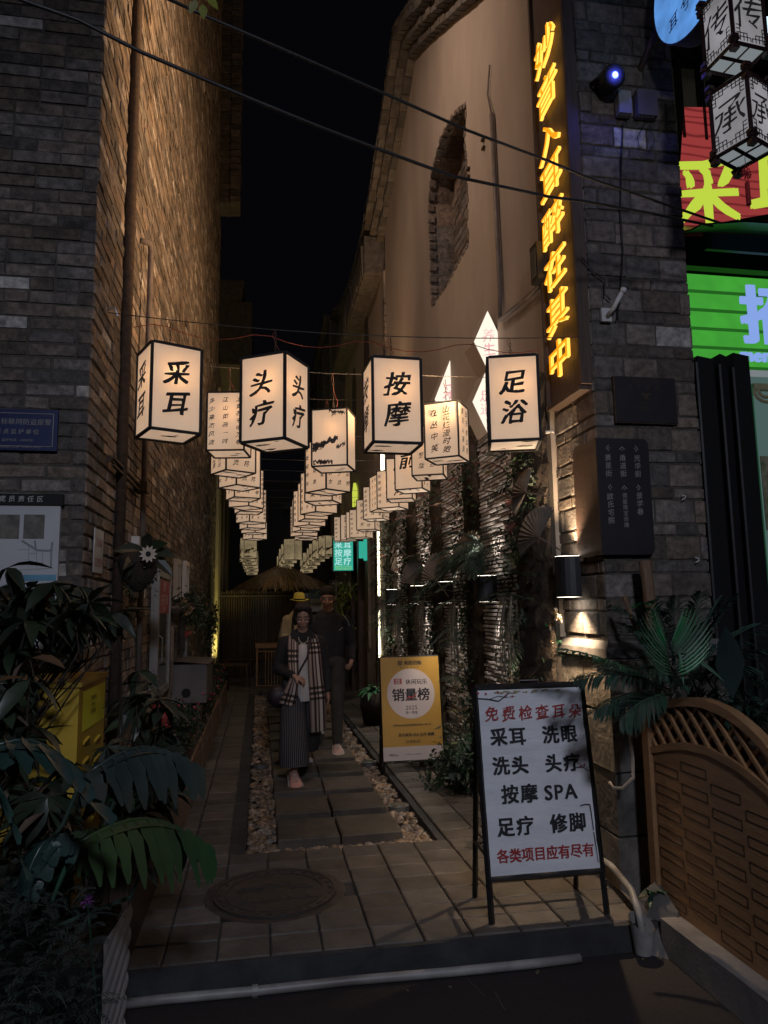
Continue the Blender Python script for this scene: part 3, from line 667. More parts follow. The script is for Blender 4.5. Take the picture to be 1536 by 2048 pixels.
# neon plank sign on the alley face
SG = thing('neon_sign', 'tall dark plank with glowing yellow characters on the corner pillar', 'sign', (1.93, 4.2, 2.88))
m = MB(); m.bx(1.925, 1.975, 3.93, 4.42, 2.87, 6.4); m.build('plank', M['signwood'], SG)
m = MB(); m.bx(1.90, 1.975, 3.90, 3.928, 2.87, 6.4); m.bx(1.90, 1.975, 4.422, 4.45, 2.87, 6.4); m.bx(1.90, 1.975, 3.928, 4.422, 2.84, 2.869); m.build('plank_edge', M['signwood'], SG)
chars = '妙音入耳醉在其中'
# character centres in the picture
cyp = [(1092, 105), (1095, 196), (1103, 278), (1104, 362), (1108, 450), (1113, 540), (1118, 628), (1122, 720)]
for c, (px, py) in zip(chars, cyp):
    p = onx(px, py, 1.92); m = MB()
    text(m, c, (1.905, 4.18, p.z), (0, -1, 0), (0, 0, 1), 0.262, bold=0.0, brush=.008, ext=0.022, mi=0, mi2=1, sx=1.35, seed=ord(c))
    m.build('glowing_character', [M['neon'], M['neon_side']], SG)
add_light('AREA', 'neon_glow', (1.82, 4.18, 4.6), 9, (1.0, .55, .12), target=(1.95, 4.18, 4.6)); bpy.data.lights['neon_glow'].shape = 'RECTANGLE'; bpy.data.lights['neon_glow'].size = .3; bpy.data.lights['neon_glow'].size_y = 3.4
bpy.data.objects.remove(bpy.data.objects['neon_glow'])

# plaques on the pillar front
def at_pf(px, py): return ony(px, py, 3.88)
a = at_pf(1225, 752); b = at_pf(1355, 850)
pl = thing('heritage_plaque', 'black heritage plaque with thin gold rim on the pillar front', 'plaque', (a.x, 3.88, b.z))
x0, x1, z1, z0 = a.x, b.x, a.z, b.z
m = MB(); m.bx(x0, x1, 3.872, 3.89, z0, z1); m.build('rim', M['rust'], pl)
m = MB(); m.bx(x0+.006, x1-.006, 3.866, 3.8715, z0+.006, z1-.006); m.build('plate', M['board_dark'], pl)
xc = (x0+x1)/2; m = MB()
text(m, '昆明市人民政府', (xc, 3.8645, z1-.03), U, V, .022, gap=.1); text(m, '保护建筑', (xc, 3.8645, z1-.066), U, V, .034, gap=.7, brush=.01)
m.bx(xc-.03, xc+.03, 3.8635, 3.8655, z1-.12, z1-.105); m.bx(xc-.012, xc+.012, 3.8635, 3.8655, z1-.14, z1-.12); m.bx(xc-.03, xc+.03, 3.8635, 3.8655, z1-.146, z1-.141)
for k, s_ in enumerate(('昆明市人民政府公布', 'Protected Building of Kunming', '昆明市规划局立')): text(m, s_, (xc, 3.8645, z1-.168-k*.02), U, V, .014)
m.build('lettering', M['rust'], pl)

sgn = thing('street_direction_sign', 'dark rounded street direction sign wrapping the pillar corner', 'sign', (XP, 3.87, 1.8))
a = at_pf(1194, 878); b = at_pf(1310, 1110); zt, zb = a.z, b.z; xr = b.x-.015; xl = XP-.03
def rrect(x0, x1, z0, z1, r, right=True):
    pts = [(x0, z0)]
    for k in range(5): t = -math.pi/2+math.pi/2*k/4; pts.append((x1-r+r*math.cos(t), z0+r+r*math.sin(t)))
    for k in range(5): t = math.pi/2*k/4; pts.append((x1-r+r*math.cos(t), z1-r+r*math.sin(t)))
    pts.append((x0, z1)); return pts
m = MB(); m.prism([(x, 3.85, z) for x, z in rrect(xl, xr, zb, zt, .035)], (0, .03, 0)); m.build('front_plate', M['board_dark'], sgn)
c0 = onx(1147, 900, xl); yw = min(c0.y, 4.42)
m = MB(); m.prism([(xl-.001, 3.85+(x), z) for x, z in rrect(0, yw-3.85, zb-.0, zt, .04)], (-.006, 0, 0)); m.build('side_plate', M['board_brown'], sgn)
m = MB(); yy = 3.8475; ww = xr-xl
for cx_, s_ in ((.2, '景星街'), (.48, '甬道街'), (.76, '光华街')): text(m, s_, (xl+ww*cx_, yy, zt-.165), U, V, .042, vert=True, gap=.12, bold=.012, brush=.008)
text(m, '欧氏宅院', (xl+ww*.2, yy, zt-.42), U, V, .042, vert=True, gap=.12, bold=.012, brush=.008)
text(m, '景星珠宝市场', (xl+ww*.48, yy, zt-.43), U, V, .033, vert=True, gap=.05, bold=.01, brush=.008)
text(m, '景学巷', (xl+ww*.76, yy, zt-.39), U, V, .042, vert=True, gap=.12, bold=.012, brush=.008)
def chev(m, x, z, d, y, s=.017):
    t = .0022
    for q in (1, -1):
        if d == 'up': p0, p1 = (x-s*q, z-s*.5), (x, z+s*.5)
        elif d == 'l': p0, p1 = (x+s*.5, z+s*q), (x-s*.5, z)
        else: p0, p1 = (x-s*.5, z+s*q), (x+s*.5, z)
        P = Vector((p0[0], y, p0[1])); Q = Vector((p1[0], y, p1[1])); dd = (Q-P).normalized(); n_ = Vector((-dd.z, 0, dd.x))*t
        m.quad(P-n_, Q-n_, Q+n_, P+n_)
    o_ = {'up': (0, -.011), 'l': (.011, 0), 'r': (-.011, 0)}[d]
    m.disc((x+o_[0], y, z+o_[1]), Vector((1, 0, 0)), Vector((0, 0, 1)), .004, 8)
for cx_, d_ in ((.2, 'l'), (.48, 'up'), (.76, 'r')):
    chev(m, xl+ww*cx_, zt-.06, d_, yy); chev(m, xl+ww*cx_, zt-.295, d_, yy)
m.build('lettering', M['letter_grey'], sgn)
m = MB(); X_ = xl-.0085
def ln(m, y0, z0, y1, z1, w=.003):
    P = Vector((X_, y0, z0)); Q = Vector((X_, y1, z1)); d = (Q-P).normalized(); n_ = Vector((0, -d.z, d.y))*w/2; m.quad(P+n_, Q+n_, Q-n_, P-n_)
Y0 = 3.87; YW = yw-3.87-.03
def f_(a, b): return Y0+YW*(1-a), zt-(zt-zb)*b
def pl_(pts, w=.004):
    for p, q in zip(pts, pts[1:]): ln(m, *f_(*p), *f_(*q), w)
pl_([(.05, .22), (.4, .2), (.42, .17)]); pl_([(.5, .2), (.85, .17), (.88, .14)]); pl_([(.05, .38), (.12, .27), (.45, .24), (.5, .7), (.1, .72)]); pl_([(.55, .72), (.52, .24), (.8, .22), (.85, .5), (.92, .58), (.86, .7), (.55, .72)])
pl_([(.9, .22), (.86, .25), (.88, .45), (.98, .55), (.95, .7)]); pl_([(.03, .76), (.95, .74)]); pl_([(.05, .8), (.95, .78)])
text(m, '景区导览图', (X_, Y0+YW*.5, zt-(zt-zb)*.09), (0, -1, 0), (0, 0, 1), .05, gap=.0)
for k in range(13):
    text(m, rnd.choice(('文庙·', '甬道·', '·花鸟', '老街·')), (X_, Y0+YW*(.72 if k % 2 else .3), zt-(zt-zb)*(.3+.03*k)), (0, -1, 0), (0, 0, 1), .028)
for k in range(4): text(m, '— 街区', (X_, Y0+YW*(.75-.35*(k % 2)), zt-(zt-zb)*(.87+.04*(k//2))), (0, -1, 0), (0, 0, 1), .025)
m.build('map_lettering', M['rust'], sgn)

# small hooks on the pillar
for px, py in ((1365, 995), (1392, 1120)):
    p = at_pf(px, py); m = MB()
    m.tube([(p.x-.01, 3.87, p.z+.015), (p.x+.006, 3.86, p.z+.006), (p.x+.006, 3.86, p.z-.006), (p.x-.01, 3.87, p.z-.015)], .004, 6)
    tag(m.build('hook', M['white']), 'small white curved hook, %s of two on the pillar front' % ('upper' if py < 1000 else 'lower'), 'hook', 'hooks on the pillar')
# camera bracket stub
p = at_pf(1212, 632); cb = thing('camera_bracket', 'white empty camera mounting arm on the brick pillar', 'bracket', (p.x, 3.88, p.z))
m = MB(); m.bx(p.x-.035, p.x+.03, 3.865, 3.885, p.z-.04, p.z+.045); m.build('plate', M['white'], cb)
m = MB(); m.tube([(p.x, 3.86, p.z-.01), (p.x+.012, 3.80, p.z+.02), (p.x+.055, 3.76, p.z+.115)], .014, 8); m.tube([(p.x+.052, 3.762, p.z+.1), (p.x+.06, 3.757, p.z+.125)], .019, 10); m.build('arm', M['white'], cb, smooth=True)
# spot lamp with blue light
p = onx(1230, 150, 2.2); p = ony(1230, 150, 3.72)
bl = thing('stage_lamp', 'round black projector lamp glowing blue high on the pillar', 'lamp', tuple(p))
m = MB(); dd = Vector((-.05, -1, -.35)).normalized()
m.tube([p-dd*.16, p-dd*.13, p-dd*.02, p], [.05, .07, .075, .06], 16); m.build('housing', M['blackm'], bl, smooth=True)
uu = dd.cross(Vector((0, 0, 1))).normalized(); vv = uu.cross(dd)
m = MB(); m.disc(p+dd*.003, uu, vv, .021, 16); m.build('lens', M['bluelens'], bl)
m = MB(); m.disc(p+dd*.006, uu, vv, .012, 12); m.build('bulb', M['bluecore'], bl)
m = MB(); m.tube([p-dd*.06+uu*.085, p-dd*.08+uu*.085+Vector((0, .08, .03)), (p.x+.04, 3.88, p.z+.1)], .01, 6); m.tube([p-dd*.06-uu*.085, p-dd*.08-uu*.085+Vector((0, .08, .03)), (p.x+.04, 3.88, p.z+.1)], .01, 6); m.build('yoke', M['blackm'], bl)
add_light('POINT', 'blue_lamp_light', tuple(p+dd*.03), 2.0, (.08, .1, 1.0), size=.02)
for (pa, pb2, n_) in (((1229, 190), (1257, 240), 'narrow'), ((1266, 188), (1309, 245), 'wide')):
    a = at_pf(*pa); b = at_pf(*pb2); t = thing('driver_box', '%s grey control box below the blue lamp on the pillar' % n_, 'control box', (a.x, 3.88, b.z), group='control boxes under the blue lamp')
    m = MB(); m.bx(a.x, b.x, 3.83, 3.885, b.z+.01, a.z, jit=.001); m.build('case', M['beige'] if n_ == 'narrow' else M['box_grey'], t)
    m = MB()
    for q in range(5): m.bx(a.x+.006+q*(b.x-a.x-.02)/5, a.x+.014+q*(b.x-a.x-.02)/5, 3.84, 3.85, b.z, b.z+.0095)
    m.build('terminals', M['steel'], t)
def cable(pts, r, name='cable', lab='', cat='cable', m_='cable', n=6, group=None):
    m = MB(); m.tube(pts, r, n); return tag(m.build(name, M[m_], smooth=True), lab, cat, group)
def pfw(l, y=3.87): return [ony(px, py, y) for px, py in l]
cable(pfw([(1246, 245), (1243, 330), (1241, 420), (1246, 500), (1241, 588), (1234, 640)]), .004, lab='thin black cable hanging down the pillar front to the white bracket')
cable(pfw([(1163, 515), (1190, 545), (1210, 560), (1210, 590), (1222, 600)]), .004, lab='short black cable looping across the pillar to the white bracket')
cable(pfw([(1290, 245), (1275, 275), (1280, 300), (1300, 303), (1310, 280), (1297, 250)]), .0025, lab='thin looped wire under the wide control box')
# warm up-down lamp on the pillar side
def updown(loc, w, h, d, label, power, facing=(-1, 0, 0), cap=True, ang=75, colr=(1.0, .72, .45)):
    x, y, z = loc; t = thing('wall_lamp', label, 'wall lamp', (x, y, z), group='up-down wall lamps along the right side')
    m = MB(); n = 12; out = []
    for k in range(n+1):
        a_ = math.pi*k/n; out.append((x-d*math.sin(a_), y+w/2*math.cos(a_)))
    for i in range(n):
        (xa, ya), (xb, yb) = out[i], out[i+1]
        m.quad((xa, ya, z-h/2), (xb, yb, z-h/2), (xb, yb, z+h/2), (xa, ya, z+h/2))
    m.quad((x, y-w/2, z-h/2), (x, y+w/2, z-h/2), (x, y+w/2, z+h/2), (x, y-w/2, z+h/2))
    m.build('shade', M['black'], t)
    for s_ in (1, -1):
        m = MB(); m.add([(xa*.96+x*.04, y+(ya-y)*.96, z+s_*(h/2+.0015)) for xa, ya in out], [tuple(range(n+1))]); m.build('lit_opening', M['lens'], t)
        add_light('SPOT', 'wall_lamp_light', (x-d*.45, y, z+s_*(h/2+.016)), power, colr, target=(x-d*.35, y, z+s_*3), size=.012, angle=ang, blend=.8)
    return t
updown((XP-.035, 4.22, 1.72), .17, .25, .13, 'large black half-round lamp lighting the pillar side up and down', 45, ang=105)
# ------------------------------------------------------------------ plaster building with curved gable
XG = 1.95
PB = thing('plaster_building', 'tall cream plaster building with a curved tiled gable on the right', 'building', (XG, 4.6, 0))
top = [(4.5, 6.7), (5.5, 7.2), (6.43, 7.79), (7.49, 8.44), (8.25, 8.86), (8.8, 8.59), (9.22, 8.3), (9.65, 8.14), (10.36, 7.86), (10.7, 7.78)]
nich = [(1168, 458), (1167, 540), (1160, 620), (1170, 700), (1172, 800), (1176, 900), (1173, 985), (1181, 1065), (1150, 1120), (1100, 1220), (1040, 1310), (1020, 1350), (1013, 1250), (1011, 1100), (1005, 990), (1003, 890), (1011, 780), (1032, 690), (1062, 590), (1095, 525), (1130, 485)]
nich3 = [onx(400+x/2.194, y/2.194, XG) for x, y in nich]
outer = [(XG, 4.5, 0.0)]+[(XG, y, z) for y, z in top]+[(XG, 10.7, 0.0)]
m = MB(); m.poly([outer, nich3]); m.build('wall', M['plaster'], PB)
m = MB(); m.bx(XG+.42, 6.5, 5.4, 10.9, 0, 6.6); m.build('rear_wall', M['mortar'], PB)
m = MB(); n = len(nich3)
for i in range(n):
    a, b = nich3[i], nich3[(i+1) % n]; m.quad(a, b, b+Vector((.3, 0, 0)), a+Vector((.3, 0, 0)))
m.build('niche_reveal', M['brick_grey'], PB)
ys = [p.y for p in nich3]; zs = [p.z for p in nich3]
m = MB(); m.bx(XG+.30, XG+.33, min(ys)-.1, max(ys)+.1, min(zs)-.1, max(zs)+.1); m.build('niche_back', M['mortar'], PB)
nb = courses(0, max(ys)-min(ys)+.1, min(zs), max(zs)+.05, .25, .1)
lay(PB, nb, (XG+.295, min(ys), 0), (0, 1, 0), (-1, 0, 0), 120, sname='niche_brickwork', m=M['brick_grey'])
m = MB()
for i in range(0, n):   # worn bricks lining the opening
    a, b = nich3[i], nich3[(i+1) % n]; d = (b-a); L = d.length; k = max(1, int(L/.11))
    for q in range(k):
        c = a+d*((q+.5)/k); m.box(c+Vector((.03, 0, 0)), (.07, .085, .05), jit=.004, rot=Matrix.Rotation(math.atan2(d.z, d.y), 3, 'X'))
m.build('niche_lining', M['brick_grey'], PB, kind='stuff')
# corner strip where the first wall ends
m = MB()
for k in range(64): m.bx(XG-.03, XG+.1, 10.70, 10.86, 0.1*k+.05, 0.1*k+.143, jit=.008)
m.build('brick_quoin', M['brick_grey'], PB)
# gable coping: moulded courses, tiles on top
prof = [(3.9, 6.35), (4.5, 6.7), (5.5, 7.2), (6.43, 7.79), (7.49, 8.44), (8.25, 8.86), (8.9, 8.52), (9.65, 8.2), (10.4, 7.9), (11.2, 7.72), (12.2, 7.62), (13.2, 7.66), (14.2, 7.8), (15.2, 8.02), (16.2, 8.4)]
def interp(y):
    for (a, za), (b, zb_) in zip(prof, prof[1:]):
        if a <= y <= b: return za+(zb_-za)*(y-a)/(b-a)
    return prof[-1][1]
N_ = 62; ysr = [3.9+(16.2-3.9)*i/N_ for i in range(N_+1)]
for nm, xo, dz0, dz1 in (('lower_moulding', .10, -.22, -.10), ('middle_moulding', .20, -.10, .02), ('upper_moulding', .30, .02, .12)):
    m = MB()
    for a, b in zip(ysr, ysr[1:]):
        za, zb_ = interp(a), interp(b)
        if nm == 'lower_moulding':
            j_ = rnd.uniform(-.01, .01)
        else: j_ = rnd.uniform(-.012, .012)
        x = XG-xo+j_
        vs = [(x, a+.005, za+dz0), (x, b-.005, zb_+dz0), (x, b-.005, zb_+dz1), (x, a+.005, za+dz1), (XG+.3, a+.005, za+dz0), (XG+.3, b-.005, zb_+dz0), (XG+.3, b-.005, zb_+dz1), (XG+.3, a+.005, za+dz1)]
        m.add(vs, [(0, 3, 2, 1), (0, 1, 5, 4), (3, 7, 6, 2), (0, 4, 7, 3), (1, 2, 6, 5)])
    m.build(nm, M['tile'], PB)
tl = MB(); tl.tube([(0, -.11, 0), (0, .11, 0)], .07, 7); tme = tl.mesh('ridge_tile', M['tile'])
y = 3.95
while y < 16.2:
    z = interp(y); sl = math.atan2(interp(y+.1)-interp(y-.1), .2)
    link('ridge_tile', tme, PB, mat4=PB.matrix_world.inverted() @ Matrix.Translation((XG-.24, y, z+.17)) @ Matrix.Rotation(sl, 4, 'X') @ Matrix.Rotation(R(rnd.uniform(-4, 4)), 4, 'Z')); 
    link('ridge_tile', tme, PB, mat4=PB.matrix_world.inverted() @ Matrix.Translation((XG+.02, y, z+.26)) @ Matrix.Rotation(sl, 4, 'X')); y += .235
m = MB(); m.bx(XG-.30, XG+.3, 11.0, 16.2, 7.0, 7.62, jit=.02)
for k in range(24): m.bx(XG-.33, XG-.28, 11.1+k*.21, 11.2+k*.21, 7.0, 7.5, jit=.01)
m.build('bracket_band', M['tile'], PB)
# drain pipe and conduit on the plaster
cable([onx(979, 130, XG-.02), onx(975, 190, XG-.02), onx(983, 228, XG-.03)], .008, lab='thin cable at the top of the plaster wall pipe', m_='pipe_brown')
cable([onx(983, 228, XG-.03), onx(1000, 588, XG-.03), onx(1000, 640, XG-.03)], .02, 'wall_pipe', 'grey vertical conduit pipe on the cream plaster wall', 'pipe', 'pipe_brown', 8)
cable([onx(1000, 640, XG-.035), onx(1042, 606, XG-.035), onx(1080, 570, XG-.035)], .018, 'wall_pipe', 'slanting conduit pipe meeting the vertical pipe on the plaster', 'pipe', 'pipe_brown', 8)
p = onx(1078, 528, XG-.06); t = thing('flood_light', 'small black flood lamp box on the plaster wall beside the neon plank', 'lamp', tuple(p))
m = MB(); m.box(p, (.08, .12, .27), jit=.003); m.build('housing', M['black'], t); m = MB(); m.box(p-Vector((.043, 0, 0)), (.004, .09, .2)); m.build('glass', M['glass'], t)
for i, (px, py) in enumerate(((966, 279), (967, 296), (937, 338), (937, 354))):
    p = onx(px, py, XG-.01); m = MB(); m.box(p, (.03, .05, .02)); tag(m.build('wall_peg', M['rust']), 'tiny rusty peg %s the plaster niche on the wall' % ('high right of', 'second right of', 'close right of', 'lowest right of')[i], 'peg', 'pegs on the plaster wall')
# further wall behind, same line
P2 = thing('rear_plaster_building', 'dim plaster house beyond the cream one on the right side', 'building', (XG, 11, 0))
m = MB(); m.bx(XG, 6, 10.88, 20.0, 3.35, 7.0); m.build('wall', M['plaster'], P2)
m = MB(); m.bx(XG+.1, 6, 10.88, 20.0, -.02, 3.35); m.build('ground_floor_wall', M['darkwood'], P2)
for (px, py, h) in ((733, 735, 1.7), (708, 800, 1.2)):
    p = onx(px, py, XG-.004); m = MB(); o_ = [(XG-.004, p.y+.35*math.sin(t_)*1.0, p.z+h*.6*math.cos(t_)) for t_ in [2*math.pi*k/14 for k in range(14)]]; m.prism(o_, (.05, 0, 0)); m.build('leaf_niche', M['mortar'], P2)
m = MB(); m.bx(XG-.3, 6, 16.3, 24, 6.2, 8.6, jit=.02); m.bx(XG-.45, 6, 17.0, 24, 8.6, 8.8, jit=.02)
for k in range(14): m.bx(XG-.34, XG-.28, 16.4+k*.5, 16.6+k*.5, 6.5, 8.4, jit=.03)
m.build('upper_roof_block', M['tile'], P2)
# brick pier and dark timber shop front past the green wall
SF = thing('timber_shopfront', 'dark timber shop front with tall dark posts past the plant wall', 'shop front', (1.9, 12, 0))
m = MB(); m.bx(1.86, 2.05, 11.1, 11.5, 0, 3.35); m.build('brick_pier', M['mortar'], SF)
lay(SF, courses(0, .4, .0, 3.3, .25, .1), (1.855, 11.1, 0), (0, 1, 0), (-1, 0, 0), 60, m=M['brick'])
lay(SF, courses(0, .18, .0, 3.3, .18, .1), (1.86, 11.095, 0), (1, 0, 0), (0, -1, 0), 40, m=M['brick'])
for y in (11.6, 12.6, 13.6, 14.6):
    m = MB(); m.bx(1.72, 1.86, y, y+.16, 0, 3.1); m.build('post', M['darkwood'], SF)
m = MB(); m.bx(1.7, 1.95, 11.55, 14.9, 3.1, 3.3); m.build('lintel', M['darkwood'], SF)
for y in (11.8, 12.8, 13.8):
    m = MB(); m.bx(1.84, 1.9, y, y+.8, 0, 3.1)
    for k in range(3): m.bx(1.825, 1.839, y+.04+k*.25, y+.23+k*.25, .8, 2.95)
    m.build('door_panel', M['darkwood'], SF)
p = onx(745, 1150, 1.75)
t = thing('hanging_board', 'narrow vertical board with pale characters edged in red by the shop front', 'sign', (1.74, p.y, 1.5))
m = MB(); m.bx(1.72, 1.76, 11.45, 11.58, .9, 2.8); m.build('board', M['board_brown'], t)
m = MB(); m.bx(1.66, 1.715, 11.47, 11.50, 2.3, 2.7); m.build('side_panel', M['cyan'], t)
m = MB(); text(m, '耳兮采耳', (1.719, 11.515, 2.2), (0, -1, 0), (0, 0, 1), .09, vert=True, gap=.3, brush=.02); m.build('lettering', M['letter_grey'], t)
# small lit things above
p = onx(712, 987, XG-.02); m = MB(); o_ = [(XG-.02, p.y-.22, p.z-.25), (XG-.02, p.y-.22, p.z+.05), (XG-.02, p.y, p.z+.22), (XG-.02, p.y+.22, p.z+.05), (XG-.02, p.y+.22, p.z-.25)]; m.prism(o_, (-.05, 0, 0))
tag(m.build('arch_lamp', M['arch']), 'small pointed arch glowing yellow-green on the far right wall', 'lamp')
for (px, py, h, l_) in ((745, 888, .3, 'short'), (765, 925, .38, 'long')):
    p = onx(px, py, XG-.05); m = MB(); m.box(p, (.05, .05, h)); tag(m.build('tube_lamp', M['amber'] if l_ == 'short' else M['ledstrip']), '%s glowing tube lamp high on the right wall behind the lanterns' % l_, 'lamp')
# LED strip on the pier edge
for z0, z1, l_ in ((.72, 1.5, 'lower'), (1.72, 2.9, 'upper')):
    m = MB(); m.tube([(1.835, 11.07, z0), (1.835, 11.07, z1)], .018, 8); tag(m.build('light_strip', M['ledstrip']), '%s length of bright white light strip on the brick pier edge' % l_, 'light strip', 'light strips on the pier')
# green light box sign
p = ony(686, 1110, 13.2); t = thing('lightbox_sign', 'small green lit sign with pale characters projecting over the far alley', 'sign', tuple(p))
m = MB(); m.box(p, (.40, .10, .62)); m.build('case', M['black'], t)
m = MB(); m.box(p-Vector((0, .052, 0)), (.36, .004, .58)); m.build('lit_face', M['cyan'], t)
m = MB(); q = p-Vector((0, .0565, 0))
for k, s_ in enumerate(('采耳', '按摩', '足疗')): text(m, s_, q+Vector((0, 0, .19-.155*k)), (1, 0, 0), (0, 0, 1), .15, bold=.03, gap=.1)
m.build('lettering', M['cyantext'], t)
m = MB(); text(m, '营业时间 11:00-02:00', q+Vector((0, 0, -.22)), (1, 0, 0), (0, 0, 1), .034); text(m, '欢迎光临 13888072229', q+Vector((0, 0, -.26)), (1, 0, 0), (0, 0, 1), .03); m.build('small_lettering', M['limetext'], t)
m = MB(); m.box(p+Vector((.35, 0, .2)), (.32, .03, .03)); m.build('bracket', M['black'], t)
p = ony(722, 1100, 12.5); t = thing('lightbox_sign', 'narrow blue-green lit board half hidden beyond the green sign', 'sign', tuple(p))
m = MB(); m.box(p, (.12, .06, .5)); m.build('case', M['black'], t); m = MB(); m.box(p-Vector((0, .032, 0)), (.09, .003, .3)); m.build('lit_face', M['cyan'], t)

# diamond light boxes
def diamond(cx_, cy_, Y, hw, hh, label, txt, full=True):
    p = ony(cx_, cy_, Y); t = thing('diamond_lightbox', label, 'lit sign', tuple(p), group='diamond light boxes on the plaster wall')
    m = MB(); o_ = [p+Vector((-hw, 0, 0)), p+Vector((0, 0, -hh)), p+Vector((hw, 0, 0)), p+Vector((0, 0, hh))]
    m.prism(o_, (0, .26, 0)); m.build('case', M['plaster'], t)
    m = MB(); m.poly([[q+Vector((0, -.003, 0))+(p-q)*.03 for q in o_]]); m.build('lit_face', M['diamond'], t)
    m = MB(); text(m, txt, p+Vector((0, -.006, 0)), (1, 0, 0), (0, 0, 1), hh*.42, vert=True, brush=.03); m.build('lettering', M['pinkink'], t)
diamond(977, 685, 5.5, .13, .285, 'upper diamond shaped lit box highest on the plaster wall', '养生')
diamond(972, 805, 5.5, .12, .26, 'lower diamond lit box half hidden behind the right front lantern', '足道')
diamond(902, 800, 7.0, .18, .44, 'diamond lit box between the two right front lanterns', '采耳')
diamond(845, 840, 8.6, .10, .33, 'diamond lit box behind the poem lantern, farthest of the four', '头疗')
# lamp with white shade, lights the left wall
LP = Vector((1.74, 4.62, 2.85)); t = thing('flood_light', 'white round flood lamp on an arm behind the right front lantern', 'lamp', tuple(LP))
m = MB(); dd = (Vector((-.9, 7, 5.0))-LP).normalized(); m.tube([LP-dd*.12, LP-dd*.08, LP], [.03, .05, .085], 14); m.build('shade', M['white'], t, smooth=True)
m = MB(); m.tube([(XP-.01, 4.5, 2.72), (LP.x+.02, LP.y, 2.72), LP-dd*.1], .012, 6); m.build('arm', M['white'], t)
uu = dd.cross(Vector((0, 0, 1))).normalized(); vv = uu.cross(dd); m = MB(); m.disc(LP+dd*.002, uu, vv, .07, 14); m.build('lens', M['lens'], t)
WARM = (1.0, .60, .30)
add_light('SPOT', 'flood_light_beam', tuple(LP+dd*.03), 330, WARM, target=(-.9, 6.4, 5.2), size=.05, angle=86, blend=.9)
L2 = Vector((1.75, 9.0, 3.4)); t = thing('flood_light', 'small added fill lamp on top of the plant wall behind the lanterns', 'lamp', tuple(L2))  # added lamp, brightens the deeper part of the left wall
m = MB(); m.box(L2+Vector((.05, 0, -.04)), (.1, .16, .1)); m.build('housing', M['black'], t)
add_light('SPOT', 'flood_light_beam', tuple(L2+Vector((-.03, 0, .03))), 260, WARM, target=(-.9, 11, 8.0), size=.05, angle=105, blend=.9)
for (lx, ly, lz), tg_, pw, lb_ in (((1.85, 4.75, 7.4), (-.9, 6.5, 5.5), 520, 'added unseen flood lamp high on the right building above the view, washing the left wall'), ((-.8, 5.2, 8.2), (1.95, 7.8, 5.2), 260, 'added unseen flood lamp high on the left wall above the view, washing the plaster')):  # two lamps added out of view to even out the light on both walls
    Lq = Vector((lx, ly, lz)); t = thing('flood_light', lb_, 'lamp', tuple(Lq)); dd = (Vector(tg_)-Lq).normalized()
    m = MB(); m.tube([Lq-dd*.14, Lq-dd*.1, Lq], [.04, .07, .09], 12); m.build('housing', M['black'], t)
    m = MB(); sx_ = 1 if lx > 0 else -1; m.tube([Lq-dd*.12, (sx_*(1.96 if lx > 0 else .91), ly, lz+.05)], .015, 6); m.build('bracket', M['black'], t)
    add_light('SPOT', 'flood_light_beam', tuple(Lq+dd*.02), pw, WARM if lx > 0 else (1.0, .74, .58), target=tg_, size=.06, angle=115, blend=.9)
L3 = Vector((-.62, 14.45, .35)); t = thing('ground_spot', 'small ground spotlight washing the far left pilaster yellow', 'lamp', tuple(L3))
m = MB(); m.tube([L3-Vector((0, 0, .35)), L3], .05, 10); m.build('housing', M['black'], t)
add_light('SPOT', 'ground_spot_beam', tuple(L3+Vector((0, 0, .02))), 90, (1.0, .85, .3), target=(-.85, 15.3, 2.4), size=.03, angle=100, blend=.7)
add_light('SPOT', 'plaster_wash', (1.2, 5.2, 3.3), 0, WARM)
bpy.data.objects.remove(bpy.data.objects['plaster_wash'])

# ------------------------------------------------------------------ foliage helpers
def frame_of(d, upv=Vector((0, 0, 1))):
    d = Vector(d).normalized(); s = d.cross(upv)
    if s.length < .05: s = d.cross(Vector((0, 1, 0)))
    s.normalize(); return d, s, s.cross(d)
def leaf(mb, base, d, L, Wd, n=Vector((0, 0, 1)), fold=.25, droop=.3, seg=3, mi=0):
    d = Vector(d).normalized(); s = d.cross(n); s = s.normalized() if s.length > .05 else Vector((1, 0, 0)); u = s.cross(d); base = Vector(base)
    vs = []; prof_ = [0.05, .75, 1.0, .7, 0.04] if seg == 4 else [0.05, .9, .85, .03]
    k = len(prof_)-1
    for i, w in enumerate(prof_):
        t = i/k; c = base+d*(L*t)+Vector((0, 0, -1))*(droop*L*t*t)
        vs += [c-s*(w*Wd/2)+u*(fold*w*Wd/2), c, c+s*(w*Wd/2)+u*(fold*w*Wd/2)]
    fs = []
    for i in range(k): fs += [(3*i, 3*i+1, 3*i+4, 3*i+3), (3*i+1, 3*i+2, 3*i+5, 3*i+4)]
    mb.add(vs, fs, mi)
def frond(mb, base, d, L, leaf_l, n=16, droop=.35, spread=60, lw=.012, hang=.25, rib=.004, start=.15, twist=0):
    d, s, u = frame_of(d); base = Vector(base); P = lambda t: base+d*(L*t)+Vector((0, 0, -1))*(droop*L*t*t)
    if twist: s = (Matrix.Rotation(twist, 3, d) @ s)
    mb.tube([P(i/6) for i in range(7)], rib, 4, r2=rib*.3)
    for i in range(n):
        t = start+(1-start)*i/(n-1); p = P(t); tg = (P(min(1, t+.02))-P(t-.02)).normalized()
        ll = leaf_l*(math.sin(math.pi*(0.18+0.78*(t-start)/(1-start)*0.95)))**.7
        for sg in (-1, 1):
            a = R(spread*(1-.35*t)+rnd.uniform(-6, 6)); dr = tg*math.cos(a)+s*sg*math.sin(a)
            leaf(mb, p, dr+Vector((0, 0, rnd.uniform(-.1, .1))), ll*rnd.uniform(.9, 1.1), lw, droop=hang, fold=.3)
